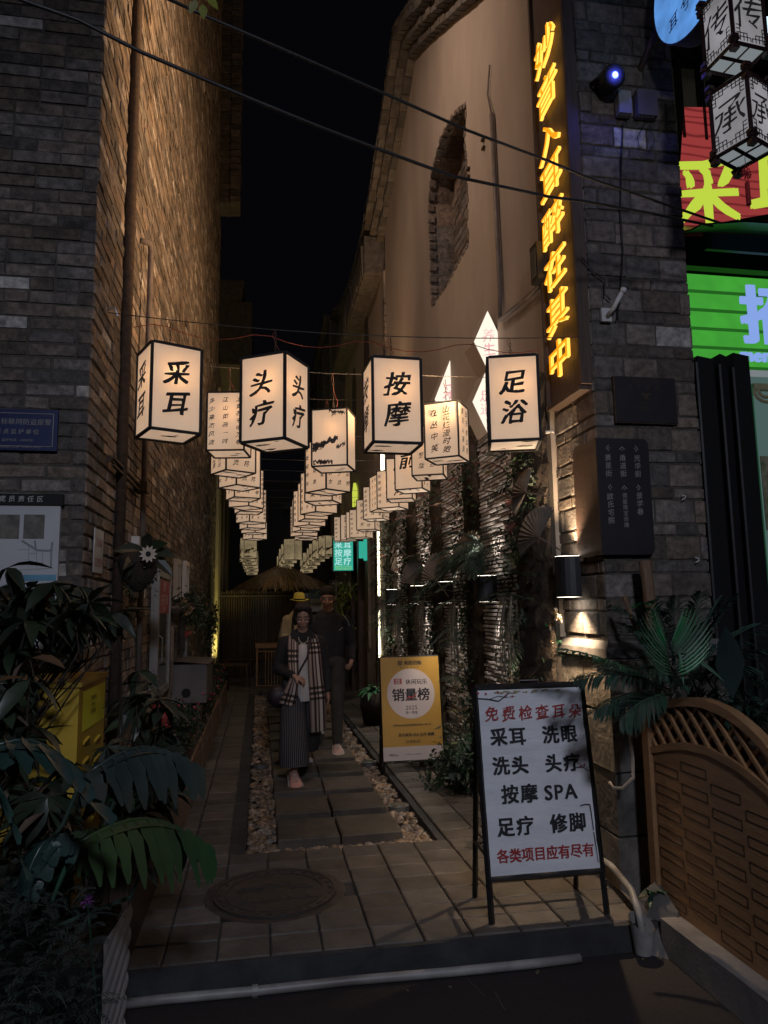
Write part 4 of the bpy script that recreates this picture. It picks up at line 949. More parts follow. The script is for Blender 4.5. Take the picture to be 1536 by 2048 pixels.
def cluster(mb, c, rad, n, size, mi=0, hang=0.3):
    for _ in range(n):
        v = Vector((rnd.gauss(0, .5), rnd.gauss(0, .5), rnd.gauss(0, .5)))
        p = Vector(c)+Vector((v.x*rad[0], v.y*rad[1], v.z*rad[2]))
        leaf(mb, p, (rnd.uniform(-1, 1), rnd.uniform(-1, 1), rnd.uniform(-.8, .5)), size*rnd.uniform(.6, 1.3), size*rnd.uniform(.45, .7), n=Vector((rnd.uniform(-1, 1), rnd.uniform(-1, 1), 1)), droop=hang, mi=mi)
def fan(mb, c, d, nrm, Rr, n=16, spread=150):
    d = Vector(d).normalized(); nrm = Vector(nrm).normalized(); s = d.cross(nrm).normalized(); c = Vector(c); vs = [c]; fs = []
    for i in range(2*n+1):
        a = R(-spread/2+spread*i/(2*n)); q = (i % 2)
        rr = Rr*(1-.12*q)*(1-.25*abs(a)/R(spread/2)**1)
        vs.append(c+(d*math.cos(a)+s*math.sin(a))*rr+nrm*(.018 if q else -.006))
    for i in range(2*n): fs.append((0, 1+i, 2+i))
    mb.add(vs, fs)
def strands(mb, c, L, n, r=.004, spread=.12, out=(-1, 0, 0)):
    for _ in range(n):
        a = rnd.uniform(-1, 1); o = Vector(out)*rnd.uniform(.3, 1)*spread+Vector((0, a*spread, rnd.uniform(0, .5)*spread)); l = L*rnd.uniform(.5, 1)
        c_ = Vector(c); mb.tube([c_, c_+o*.7+Vector((0, 0, .02)), c_+o+Vector((0, 0, -l*.35)), c_+o*1.05+Vector((0, a*.04, -l*.7)), c_+o*.9+Vector((0, a*.03, -l))], r, 4, r2=r*.3, caps=False)

# ------------------------------------------------------------------ plant wall on the right
GW = thing('stone_wall', 'dark wall of stacked slate strips between bark columns along the right', 'wall', (1.95, 7.5, 0))
m = MB(); m.bx(1.9, 1.949, 4.57, 11.08, 0, 3.12); m.build('backing', M['grout'], GW)
def ypx(px): return onx(px, 1250, 1.86).y
sl = [(1042, 968), (940, 890), (874, 838), (822, 797), (788, 772)]
for a, b in sl:
    ya, yb = ypx(a), ypx(b); m = MB(); z = 0.02
    while z < 3.1:
        h = .032; y = ya-rnd.uniform(0, .2)
        while y < yb:
            l = rnd.uniform(.09, .26); x = 1.866-rnd.choice((0, .008, .016))
            y0_, y1_ = max(y, ya), min(y+l-.004, yb)
            if y1_-y0_ > .01: m.box(((x+1.9)/2, (y0_+y1_)/2, z+h/2), (1.9-x, y1_-y0_-.004, h-.013))
            y += l
        z += h
    m.build('slate_strips', M['slate'], GW, kind='stuff')
def barkcol(ya, yb, label):
    yc, w = (ya+yb)/2, (yb-ya)/2; t = thing('plant_column', label, 'plant column', (1.84, yc, 0), group='planted bark columns on the right wall')
    m = MB(); n = 10; rows = 44; vs = []; fs = []
    for j in range(rows+1):
        z = 3.12*j/rows
        for k in range(n+1):
            a = math.pi*k/n; q = 1+rnd.uniform(-.2, .2)
            vs.append((1.89-0.10*math.sin(a)*q, yc+w*math.cos(a)*(1+rnd.uniform(-.12, .12)), z+rnd.uniform(-.02, .02)))
    for j in range(rows):
        for k in range(n): fs.append((j*(n+1)+k, (j+1)*(n+1)+k, (j+1)*(n+1)+k+1, j*(n+1)+k+1))
    m.add(vs, fs); m.build('bark', M['bark'], t); return t, yc, w
tr = [(1103, 1040), (966, 940), (890, 873), (838, 822), (797, 788)]
cn = ['nearest', 'second', 'middle', 'fourth', 'farthest']
for i, (a, b) in enumerate(tr):
    t, yc, w = barkcol(ypx(a)+.02, ypx(b), '%s bark column on the right wall, hung with ivy, ferns and dried palm fans' % cn[i])
    m = MB()
    for k in range(17): 
        z = .2+k*.17; cluster(m, (1.75, yc+rnd.uniform(-w, w)*.7, z), (.08, w*.3, .2), 50, .04)
    for k in range(8): cluster(m, (1.79, yc+rnd.choice((-w, w))*.85, .3+k*.36), (.05, .05, .2), 22, .042)
    m.build('ivy', M['fern'], t, kind='stuff')
    m = MB()
    for k in range(20):
        z = rnd.choice((1.95, 2.05, 1.45, 2.6, 1.3, 1.75, 1.9, 1.6, .5, .9, 2.4)); d = (-.5, rnd.uniform(-1, 1), rnd.uniform(-.1, .6)); frond(m, (1.76, yc+rnd.uniform(-w, w)*.6, z), d, rnd.uniform(.25, .42), .10, 14, droop=.5, lw=.008, spread=50)
    m.build('fern_fronds', M['palm_dark'], t, kind='stuff')
    m = MB(); strands(m, (1.72, yc-w*.2, 1.55), .6, 26, out=(-1, 0, 0), spread=.13); strands(m, (1.72, yc+w*.4, 1.5), .8, 10, spread=.06); m.build('trailing_strands', M['airplant'], t, kind='stuff')
    m = MB(); cluster(m, (1.7, yc+w*.6, 1.0), (.07, .08, .18), 90, .018); cluster(m, (1.7, yc+w*.9, .75), (.07, .08, .15), 70, .018); m.build('moss_sprig', M['mossy'], t, kind='stuff')
    for q in range(5):
        m = MB(); z = rnd.uniform(1.9, 2.8); frond(m, (1.72, yc, z), (-.4, rnd.choice((-1, 1, .6)), rnd.uniform(.2, .9)), rnd.uniform(.4, .55), .045, 26, droop=.35, lw=.012, spread=70, rib=.005); m.build('dried_fern', M['redfern' if q != 1 else 'tanfern'], t)
    m = MB(); cluster(m, (1.68, yc-w*.3, .25), (.16, w*.9, .22), 150, .07); m.build('low_foliage', M['fern'], t, kind='stuff')
    m = MB()
    for k in range(5): leaf(m, (1.66, yc+rnd.uniform(-w, w), rnd.uniform(.3, 2.6)), (-.6, rnd.uniform(-1, 1), .2), .11, .07)
    m.build('light_leaf', M['leaf_yel'], t)
def fanat(px, py, ang, Rr, label):
    p = onx(px, py, 1.62); m = MB(); d = (0, -math.cos(ang), math.sin(ang)); fan(m, p, d, (-1, -.55, .1), Rr); m.tube([p, p-Vector(d)*Rr*.6+Vector((.1, 0, 0))], .005, 5)
    tag(m.build('dried_palm_fan', M['dryfan']), label, 'dried fan leaf', 'dried palm fans on the plant wall')
fanat(935, 1120, R(140), .30, 'pleated dried palm fan left of the nearest wall lamps on the plant wall')
fanat(1078, 1075, R(140), .25, 'largest dried palm fan high on the nearest bark column')
fanat(1052, 985, R(160), .22, 'smaller dried palm fan above the largest one on the nearest column')
fanat(872, 1160, R(110), .28, 'tan dried palm fan between two farther bark columns')
fanat(828, 1170, R(100), .3, 'dried palm fan on the fourth bark column')
for px, py, n_ in ((990, 1183, 'nearest'), (904, 1197, 'middle'), (846, 1200, 'third'), (793, 1201, 'farthest')):
    p = onx(px, py, 1.82); updown((1.82, p.y, 1.68), .11, .20, .15, '%s small black up-down lamp on the slate strips of the plant wall' % n_, 20, ang=85, colr=(1, .86, .7))
# big dark palm spray over the nearest small lamp
pf = thing('palm_spray', 'dark green palm fronds spreading over the nearest small wall lamp', 'plant', (1.75, 5.3, 1.95))
m = MB()
for a in range(15): frond(m, (1.72, 5.35, 2.02), (-.45, 1.0-.16*a if a < 13 else .2, rnd.uniform(-.35, .45)), rnd.uniform(.35, .5), .13, 20, droop=.35, lw=.009, spread=45)
m.build('fronds', M['palm_dark'], pf, kind='stuff')
iv = thing('ivy', 'ivy with pale green leaves trailing down the pillar edge strip', 'plant', (1.9, 4.62, 2.4))
for k in range(16):
    m = MB(); z = 1.35+k*.11; leaf(m, (1.90, 4.64+rnd.uniform(-.02, .06), z), (-.5, rnd.uniform(-.6, .4), rnd.uniform(-.6, .3)), .075, .06, droop=.2); m.build('leaf', M['palm'], iv)
m = MB(); m.tube([(1.91, 4.65, 3.0), (1.90, 4.67, 2.2), (1.91, 4.64, 1.3)], .004, 4); m.build('stem', M['fern'], iv)
da = thing('daisy_spray', 'pale daisies on a sprig beside the pillar under the large wall lamp', 'flowers', (1.88, 4.5, 1.3))
for (px, py) in ((1112, 1232), (1121, 1238), (1100, 1252), (1104, 1283), (1113, 1225), (1097, 1262)):
    p = onx(px, py, 1.87); m = MB()
    for k in range(9):
        a = 2*math.pi*k/9; leaf(m, p, (-.15, math.cos(a)*.7+-.2, math.sin(a)), .035, .014, droop=0)
    m.build('flower', M['petal'], da)
    m = MB(); m.box(p+Vector((-.006, -.006, 0)), (.012, .012, .012)); m.build('flower_centre', M['gold'], da)
m = MB(); cluster(m, (1.9, 4.52, 1.33), (.05, .06, .12), 40, .03); m.build('foliage', M['palm'], da, kind='stuff')
sh = thing('bushy_shrub', 'dark small shrub on the paving between the two signboards', 'plant', (1.62, 6.3, 0))
m = MB(); cluster(m, (1.66, 6.2, .2), (.2, .22, .22), 420, .05); cluster(m, (1.55, 6.25, .08), (.15, .2, .1), 120, .05); m.build('foliage', M['fern'], sh, kind='stuff')
pt = thing('potted_plant', 'pot of light green leaves on the paving left of the gold signboard', 'potted plant', (1.35, 9.6, 0))
m = MB(); m.tube([(1.5, 9.7, 0), (1.5, 9.7, .25), (1.5, 9.7, .42)], [.12, .17, .16], 14); m.build('pot', M['basket'], pt, smooth=True)
m = MB(); 
for k in range(26): leaf(m, (1.5, 9.7, .42), (rnd.uniform(-1, 1), rnd.uniform(-1, 1), rnd.uniform(.2, 1.2)), rnd.uniform(.18, .32), .07, droop=.6, seg=4)
m.build('leaves', M['palm'], pt, kind='stuff')
vn = thing('climbing_vine', 'mass of yellow-green climbing vine at the far right of the alley', 'plant', (1.5, 13, 1.2))
m = MB()
for k in range(12): p = ony(675+rnd.uniform(-28, 26), 1170+k*9, 12.9); cluster(m, p, (.17, .2, .14), 60, .075, hang=.6)
m.build('foliage', M['leaf_yel'], vn, kind='stuff'); m = MB(); strands(m, ony(680, 1170, 12.9), 1.1, 16, spread=.25); m.build('stems', M['airplant'], vn, kind='stuff')

# ------------------------------------------------------------------ lanterns
poems = [['山花烂漫时她', '在丛中笑'], ['王安石书中万卷', '江山如画一时', '多少豪杰风流'], ['春江潮水连海平', '海上明月共潮生', '滟滟随波千万里'], ['以咏志', '幸甚至哉'], ['白日依山尽', '黄河入海流'], ['一笔', '不觉晓春', '处处闻啼鸟'], ['两岸青山相对出', '孤帆一片日边来'], ['明月松间照', '清泉石上流', '竹喧归浣女']]
LW, LH, FW_, FH_ = 0.27, 0.43, 0.285, 0.50
def panelmesh(w, h, m, name='panel'):
    mb = MB(); n = 4; vs = []
    for j in range(n+1):
        for i in range(n+1):
            x = -w/2+w*i/n; z = h*j/n; y = -w/2+0.004*math.sin(math.pi*i/n)*math.sin(math.pi*j/n)*2
            vs.append((x, y, z))
    mb.add(vs, [(j*(n+1)+i, j*(n+1)+i+1, (j+1)*(n+1)+i+1, (j+1)*(n+1)+i) for j in range(n) for i in range(n)]); return mb.mesh(name, m)
def framemesh(w, h):
    mb = MB(); t = .0055 if w < .28 else .0075; a = w/2
    for x in (-a, a):
        for y in (-a, a): mb.bx(x-t, x+t, y-t, y+t, 0, h)
    for z in (0, h):
        for s in (-a, a): mb.bx(-a+t, a-t, s-t, s+t, z-t, z+t); mb.bx(s-t, s+t, -a+t, a-t, z-t, z+t)
    mb.bx(-a, a, -.003, .003, h-.003, h+.003)
    return mb.mesh('frame', M['blackm'])
def bottommesh(w, m):
    mb = MB(); mb.quad((-w/2, -w/2, .004), (-w/2, w/2, .004), (w/2, w/2, .004), (w/2, -w/2, .004)); return mb.mesh('base_cloth', m)
def blobpoly(mb, c, u, v, r, seed, el=.5):
    rr = random.Random(seed); n = 14
    mb.add([Vector(c)+u*r*math.cos(2*math.pi*k/n)*rr.uniform(.6, 1.2)+v*r*el*math.sin(2*math.pi*k/n)*rr.uniform(.5, 1.3) for k in range(n)], [tuple(range(n))])
def inkbottom(w, seed):
    mb = MB(); rr = random.Random(seed)
    for k in range(3): blobpoly(mb, (rr.uniform(-.3, .3)*w, rr.uniform(-.3, .3)*w, .0015), Vector((1, 0, 0)), Vector((0, -1, 0)), rr.uniform(.06, .2)*w, seed+k, .4)
    return mb.mesh('ink_wash', M['inkgrey'])
def ptext(lines, w, h, size, seed, big=False):
    mb = MB(); n = len(lines); y = -w/2-.012
    for k, s in enumerate(lines):
        x = (0 if n == 1 else w*.36-(w*.72)*k/(n-1)) if n > 2 or n == 1 else w*(.17-.36*k)
        sz = size if not big else size
        text(mb, s, (x, y, h*.5+rnd.uniform(-.01, .01)*h), (1, 0, 0), (0, 0, 1), sz, vert=True, gap=(h*.86/len(s)/sz-1) if not big else .18, brush=.04 if not big else .024, bold=.012 if not big else .03, shear=.12, seed=seed+k)
    return mb.mesh('calligraphy', M['ink'])
def painting(w, h, seed):
    mb = MB(); rr = random.Random(seed); y = -w/2-.012; U_, V_ = Vector((1, 0, 0)), Vector((0, 0, 1))
    def ridge(x0, z0, x1, z1, t, n=16):
        up_, lo = [], []
        for i in range(n+1):
            x = x0+(x1-x0)*i/n; z = z0+(z1-z0)*i/n+rr.uniform(-.015, .02)*h; up_.append(Vector((x, y, z+t*rr.uniform(.1, 1)))); lo.append(Vector((x, y, z-t*rr.uniform(.0, 1.2))))
        for i in range(n): mb.quad(lo[i], lo[i+1], up_[i+1], up_[i])
    ridge(-w*.46, h*.28, w*.25, h*.48, .018*h/.43*2); ridge(-w*.46, h*.34, -w*.1, h*.42, .02); ridge(-w*.45, h*.08, w*.1, h*.06, .02); ridge(w*.2, h*.3, w*.45, h*.38, .02); ridge(0, h*.95, w*.45, h*.9, .012); ridge(.02, h*.86, w*.2, h*.96, .01)
    for k in range(26): blobpoly(mb, (rr.uniform(-.46, -.1)*w, y-.0005, h*rr.uniform(.24, .42)), U_, V_, rr.uniform(.006, .014), seed+k)
    for k in range(14): blobpoly(mb, (rr.uniform(-.45, .2)*w, y-.0005, h*rr.uniform(.03, .1)), U_, V_, rr.uniform(.006, .016), seed+50+k)
    for k in range(16): blobpoly(mb, (rr.uniform(.05, .45)*w, y-.0005, h*rr.uniform(.84, .95)), U_, V_, rr.uniform(.004, .009), seed+90+k)
    return mb.mesh('ink_landscape', M['inkgrey'])
chain_me = MB()
for k in range(7):
    zc = .02*k+.012; q = [(.006*math.cos(a)*(1 if k % 2 else 0), .006*math.cos(a)*(0 if k % 2 else 1), zc+.013*math.sin(a)) for a in [2*math.pi*j/8 for j in range(9)]]; chain_me.tube(q, .0015, 4)
chain_me = chain_me.mesh('chain', M['rust'])
wire_me = MB(); wire_me.tube([(0.01, 0, 0), (.03, .01, .06), (0, 0, .13), (-.02, 0, .19), (0, 0, .22)], .0015, 4); wire_me = wire_me.mesh('wire', M['wire_red'])
FR = {'s': framemesh(LW, LH), 'f': framemesh(FW_, FH_)}
PN = {'s': panelmesh(LW, LH, M['paper']), 'f': panelmesh(FW_, FH_, M['paper']), 'd': panelmesh(LW, LH, M['paper_far'])}
BT = {'s': bottommesh(LW, M['paper_bottom']), 'f': bottommesh(FW_, M['paper_bottom']), 'd': bottommesh(LW, M['paper_far'])}
IB = {'s': [inkbottom(LW, 5+i) for i in range(3)], 'f': [inkbottom(FW_, 15+i) for i in range(3)]}
ART = [ptext(p, LW, LH, .052 if len(p) == 2 else .04, 30+i) for i, p in enumerate(poems)]
POEM0 = ptext(['山花烂漫时她', '在丛中笑'], LW, LH, .06, 3)
BIGC = ptext(['前'], LW, LH*1.3, .17, 4, True); BIGB = ptext(['画黄河'], LW, LH, .11, 8, True)
PAINT = [painting(LW, LH, 60+i) for i in range(2)]
SMALLT = ptext(['春眠不觉晓处处闻啼鸟'+'夜来风雨声']*5, LW, LH, .022, 77)
NAMES = {k: ptext([k], FW_, FH_, .150, 70+i, True) for i, k in enumerate(('采耳', '头疗', '按摩', '足浴'))}
def lantern(x, y, zb, rz, kind, arts, label, group, wire_top, bulb=0):
    t = thing('paper_lantern', label, 'lantern', (x, y, zb), rz, group); h = FH_ if kind == 'f' else LH; pk = kind
    link('frame', FR['f' if kind == 'f' else 's'], t, mat4=Matrix())
    for k in range(4):
        T = Matrix.Rotation(math.pi/2*k, 4, 'Z'); pn = link('panel', PN[pk], t, mat4=T)
        a = arts[k % len(arts)]
        if a is not None: link('calligraphy' if 'calli' in a.name else 'ink_landscape', a, pn, mat4=Matrix())
    b = link('base_cloth', BT[pk], t, mat4=Matrix()); link('ink_wash', rnd.choice(IB['f' if kind == 'f' else 's']), b, mat4=Matrix.Rotation(rnd.choice((0, 1, 2))*math.pi/2, 4, 'Z'))
    L = wire_top-zb-h
    if L > .03:
        link('chain', chain_me, t, mat4=Matrix.Translation((0, 0, h)) @ Matrix.Diagonal((1, 1, L/.155, 1)))
        if y < 9: link('wire', wire_me, t, mat4=Matrix.Translation((0, 0, h)) @ Matrix.Diagonal((1, 1, L/.22, 1)))
    if bulb: add_light('POINT', 'lantern_bulb', (x+.02*math.cos(rz)-.03*math.sin(-rz), y-.04, zb+h*.68), bulb, (1.0, .50, .2), size=.015)
    return t
def wz(x, y0_, y1_, z0_, z1_, sag):   # front cable
    k = (x+.9)/2.83; return y0_+(y1_-y0_)*k, z0_+(z1_-z0_)*k-sag*4*k*(1-k)
fl = [('采耳', 335, 866, 24.5, 'leftmost of the four large front lanterns, nearest the left brick wall'),
      ('头疗', 550, 885, -31, 'large front lantern second from left, one corner toward the viewer'),
      ('按摩', 785, 890, 2.2, 'large front lantern third from left, with dense brush characters'),
      ('足浴', 1028, 885, -17, 'large front lantern on the right, in front of the diamond lit boxes')]
for nm, px, py, rz, lab in fl:
    xx = ony(px, py, 4.1).x; y_, z_ = wz(xx, 4.25, 3.90, 3.30, 3.16, .06); p = ony(px, py+6, y_)
    lantern(p.x, y_, p.z, R(rz), 'f', [NAMES[nm]], lab, 'large front lanterns with brush characters', z_, bulb=.55)
m = MB(); m.tube([(-.9+2.83*k/20, *wz(-.9+2.83*k/20, 4.25, 3.90, 3.30, 3.16, .06)) for k in range(21)], .003, 5); tag(m.build('hanging_cable', M['cable']), 'thin front cable carrying the four large lanterns across the alley', 'cable', 'lantern cables across the alley')
m = MB(); q = []
for k in range(25):
    x = -.75+2.4*k/24; y_, z_ = wz(x, 4.25, 3.90, 3.30, 3.16, .06); q.append((x, y_+.01, z_-.02-.07*abs(math.sin(x*5.2))))
m.tube(q, .0025, 4); tag(m.build('power_wire', M['wire_red']), 'red power wire looping below the front lantern cable', 'wire')
m = MB(); m.tube([(-.9, 4.22, 3.30), (-.86, 4.24, 3.33), (-.84, 4.25, 3.28)], .006, 5); tag(m.build('wall_hook', M['steel']), 'small steel hook anchoring the front cable in the left wall', 'hook')
YR = [5.3, 6.0, 6.7, 7.35, 8.0, 8.6, 9.3, 10.1, 10.9, 11.6, 12.2, 12.8]
colA = [(458, 908), (466, 948), (479, 976), (486, 999), (492, 1016), (497, 1026), (502, 1046), (505, 1058), (508, 1067), (510, 1079)]
colB = [(668, 938), (656, 985), (647, 1006), (638, 1028), (626, 1041), (619, 1053), (612, 1063), (608, 1073), (612, 1079)]
colC = [(895, 921), (860, 955), (826, 982), (803, 1001), (786, 1018), (768, 1022), (753, 1040), (737, 1061), (723, 1076), (710, 1078), (697, 1081), (684, 1083)]
seqn = ['first', 'second', 'third', 'fourth', 'fifth', 'sixth', 'seventh', 'eighth', 'ninth', 'tenth', 'eleventh', 'twelfth']
rzA = [-9, 30, 38, 20, 55, 15, 40, 25, 50, 35]; rzB = [-20, 35, -25, 30, 12, 40, 20, 35, 15]; rzC = [-33, -22, -30, -20, -35, 10, -28, -25, -32, -10, -5, -8]
artA = {0: [ART[1]]}; artB = {0: [PAINT[0], None]}; artC = {0: [POEM0, ART[4]], 1: [ART[3], ART[6]], 2: [BIGC, ART[2]], 3: [BIGB, ART[7]]}
for cname, col, rzs, arts_, grp in (('left', colA, rzA, artA, 'poem lanterns, left row'), ('middle', colB, rzB, artB, 'poem lanterns, middle row'), ('right', colC, rzC, artC, 'poem lanterns, right row')):
    for i, (px, py) in enumerate(col):
        y_ = YR[i]; p = ony(px, py, y_); arts = arts_.get(i, [rnd.choice(ART), rnd.choice(ART), rnd.choice(ART+PAINT), rnd.choice(ART)])
        extra = {('middle', 0): 'ink landscape lantern, front of the middle row of small lanterns', ('right', 0): 'lantern with a two-column poem, front of the right row of small lanterns', ('left', 0): 'lantern with dense cursive poem columns, front of the left row of small lanterns', ('right', 2): 'third lantern of the right row, with one very large character'}
        lantern(p.x, y_, p.z, R(rzs[i]), 's', arts, extra.get((cname, i), 'small lit poem lantern, %s from the front in the %s row' % (seqn[i], cname)), grp, 3.34, bulb=.30 if i < 6 else 0)
for i, y_ in enumerate(YR):
    m = MB(); m.tube([(-.9, y_, 3.36), (.5, y_, 3.335), (1.93, y_, 3.36)], .0025, 4); tag(m.build('hanging_cable', M['wire_steel']), 'thin steel lantern cable across the alley, %s behind the front one' % seqn[i], 'cable', 'lantern cables across the alley')
YF = [15.0, 15.9, 16.8, 17.8, 19.0, 20.2]
for cname, col in (('left', [(497, 1117), (495, 1124), (499, 1131), (501, 1138), (503, 1144), (504, 1150)]), ('middle', [(586, 1120), (578, 1127), (573, 1134), (570, 1140), (568, 1145), (567, 1151)]), ('right', [(655, 1113), (642, 1118), (634, 1124), (627, 1131), (620, 1138), (613, 1146)])):
    for i, (px, py) in enumerate(col):
        p = ony(px, py, YF[i]); lantern(p.x, YF[i], p.z, R((45 if (cname, i) == ('middle', 0) else 20)+rnd.uniform(-12, 12)), 'd', [SMALLT if cname == 'middle' and i == 0 else rnd.choice(PAINT)], 'distant yellowish lantern above the thatched roof, %s from the front in the %s row' % (seqn[i], cname), 'distant lanterns above the thatched roof', 3.4)
# overhead street cables
def oc(l, y, label, r=.008): cable([ony(px, py, y+(px-700)*0.0006) for px, py in l], r, 'overhead_cable', label, 'cable')
oc([(-60, -48), (44, 0), (157, 40), (280, 103), (400, 155), (512, 202), (640, 254), (751, 296), (901, 351), (1100, 394), (1160, 401), (1300, 426), (1425, 452)], 2.9, 'lower thick black cable slanting across the alley mouth in front of the walls')
oc([(330, -5), (420, 36), (512, 75), (620, 122), (778, 191), (933, 260), (1100, 323), (1167, 352), (1300, 398), (1440, 446)], 2.9, 'upper thick black cable slanting across the alley mouth', .007)
hb = thing('leafy_twig', 'bright yellow-green leaves hanging at the top edge of the view', 'twig', tuple(ony(400, 0, 2.6)))
for (px, py, dx, dz) in ((393, 0, -.3, -1), (405, 8, .1, -1), (413, -8, .7, -.9), (396, -20, -.6, -.5)):
    m = MB(); leaf(m, ony(px, py, 2.6), (dx, -.2, dz), .075, .035, n=Vector((0, -1, .2)), droop=.1, seg=4); m.build('leaf', M['leaf_yel'], hb)
m = MB(); m.tube([ony(402, -60, 2.6), ony(402, 2, 2.6)], .002, 4); m.build('stem', M['leaf_yel'], hb)

# ------------------------------------------------------------------ signboards
def aframe(name, label, x0, x1, yb, yt, h, zpan, legs_y, leg=True, w=.025):
    t = thing(name, label, 'signboard', ((x0+x1)/2, yb, 0))
    B = lambda x, z: Vector((x, yb+(yt-yb)*z/h, z))
    m = MB()
    for x in (x0, x1): m.tube([B(x, 0), B(x, h)], w/2*1.1, 4)
    m.tube([B(x0, h), B(x1, h)], w/2*1.1, 4); m.tube([B(x0, zpan), B(x1, zpan)], w/2*1.1, 4); m.build('front_frame', M['black'], t)
    for x in (x0+.015, x1-.015):
        m = MB(); m.tube([(x, yt+.02, h-.02), (x, legs_y, 0)], w/2, 4); m.build('rear_leg', M['black'], t)
    m = MB(); m.tube([(x0+.02, legs_y-.05*(1), .3), (x1-.02, legs_y-.05, .3)], w/2*.8, 4); m.tube([(x0, yb+(yt-yb)*.3/h, .3), (x0+.01, legs_y-.03, .3)], w/2*.7, 4); m.build('brace', M['black'], t)
    return t, B
x0, x1 = 1.135, 1.74; yb, yt, hh_ = 3.60, 3.765, 1.115
t, B = aframe('folding_signboard', 'white folding signboard with black and red lettering at the alley mouth', x0, x1, yb, yt, hh_, .195, 3.93, w=.03)
Vd = (B(0, 1)-B(0, 0)).normalized(); Ud = Vector((1, 0, 0)); Nd = Ud.cross(Vd)
m = MB(); nn = 14; vs = []; fs = []
for j in range(nn+1):
    for i in range(nn+1):
        p = B(x0+.012+(x1-x0-.024)*i/nn, .21+(hh_-.225)*j/nn)+Nd*(.006+.0025*math.sin(i*1.1+j*.7)+.002*math.sin(j*2.1)); vs.append(p)
for j in range(nn):
    for i in range(nn): fs.append((j*(nn+1)+i, j*(nn+1)+i+1, (j+1)*(nn+1)+i+1, (j+1)*(nn+1)+i))
m.add(vs, fs); m.build('canvas', M['canvas'], t, smooth=True)
def SP(fx, fz): return B(x0+(x1-x0)*fx, .21+(hh_-.225)*fz)+Nd*.0125
Wd = x1-x0; m = MB()
text(m, '免费检查耳朵', SP(.53, .865), Ud, Vd, .078, gap=.2, bold=.02, brush=.02); text(m, '各类项目应有尽有', SP(.51, .10), Ud, Vd, .068, gap=.0, bold=.035, sx=.96)
m.build('red_lettering', M['red_ink'], t)
m = MB()
for s_, fx, fz in (('采耳', .27, .735), ('洗眼', .745, .735), ('洗头', .27, .575), ('头疗', .745, .575), ('按摩', .33, .42), ('足疗', .27, .25), ('修脚', .74, .25)): text(m, s_, SP(fx, fz), Ud, Vd, .094, gap=.10, bold=.045)
text(m, 'SPA', SP(.70, .42), Ud, Vd, .10, bold=.03, gap=.02); m.build('black_lettering', M['black_ink'], t)
m = MB()
def br(pts, w):
    for p, q in zip(pts, pts[1:]):
        P = SP(*p); Q = SP(*q); d = (Q-P).normalized(); n_ = d.cross(Nd)*w/2; m.quad(P-n_, Q-n_, Q+n_, P+n_)
br([(.0, .955), (.1, .95), (.2, .935), (.25, .955), (.31, .985)], .006); br([(.12, .948), (.2, .965), (.28, .955)], .003); br([(.25, .955), (.36, .96)], .002); br([(1.0-.03, .52), (.93, .54), (.87, .545), (.82, .535)], .004); br([(.93, .54), (.9, .56), (.87, .57)], .002)
br([(.86, .335), (.9, .34), (.945, .338), (.95, .30), (.955, .2)], .005); br([(.955, .19), (.96, .12), (.965, .03)], .004)
m.build('branch_print', M['black_ink'], t)
m = MB()
for fx, fz in ((.02, .985), (.09, .98), (.2, .985), (.27, .965), (.33, .96), (.9, .548), (.935, .555)): m.disc(SP(fx, fz)+Nd*.001, Ud, Vd, .006, 8)
m.build('blossom_print', M['red_ink'], t)
m = MB(); 
for k in range(26): m.disc(SP(.16+.62*rnd.random(), .985+rnd.uniform(-.006, .006))+Nd*(.0005+k*.00004), Ud, Vd*.35, rnd.uniform(.006, .014), 7)
m.build('rust_stain', M['rustprint'], t)
m = MB(); m.tube([B(x0+.25, hh_)+Vector((0, .01, 0)), B(x0+.25, hh_+.03), B(x0+.36, hh_+.03), B(x0+.36, hh_)], .004, 5); m.build('handle', M['steel'], t)
x0, x1 = 1.16, 1.74; yb, yt, hh_ = 6.86, 7.0, 1.06
t, B = aframe('folding_signboard', 'golden yellow folding signboard with a pale circle further up the alley', x0, x1, yb, yt, hh_, .10, 7.15)
Vd = (B(0, 1)-B(0, 0)).normalized(); Nd = Ud.cross(Vd)
def SP(fx, fz): return B(x0+(x1-x0)*fx, .11+(hh_-.115)*fz)+Nd*.0145
m = MB(); q = [B(x0, .11), B(x1, .11), B(x1, hh_), B(x0, hh_)]; m.prism([p+Nd*.004 for p in q], Nd*.009); m.build('panel', M['gold'], t)
m = MB(); m.quad(SP(0, 0), SP(1, 0), SP(1, .13), SP(0, .13)); m.disc(SP(.5, .64), Ud, Vd, .235, 36); m.build('pale_print', M['pinkwhite'], t)
m = MB(); k_ = Nd*.001
text(m, '美团团购', SP(.55, .945)+k_, Ud, Vd, .044, bold=.02); text(m, '团好多·省好多', SP(.5, .90)+k_, Ud, Vd, .02, gap=.5)
text(m, '休闲玩乐', SP(.6, .755)+k_, Ud, Vd, .054, bold=.02); text(m, '销量榜', SP(.5, .63)+k_, Ud, Vd, .125, bold=.035); text(m, '2025', SP(.5, .505)+k_, Ud, Vd, .055, bold=.0); text(m, '第一季度', SP(.5, .455)+k_, Ud, Vd, .03)
text(m, '昆明市五华区采耳/按摩/足疗类上榜门店', SP(.5, .335)+k_, Ud, Vd, .021, bold=.01); text(m, '耳兮采耳·SPA·头疗·按摩', SP(.56, .24)+k_, Ud, Vd, .033, bold=.03); text(m, '（文明街店）', SP(.5, .175)+k_, Ud, Vd, .034); text(m, '美团App', SP(.17, .055)+k_, Ud, Vd, .022, bold=.02); text(m, '耳兮采耳·SPA·头疗·按摩  Q', SP(.5, .055)+k_, Ud, Vd, .014)
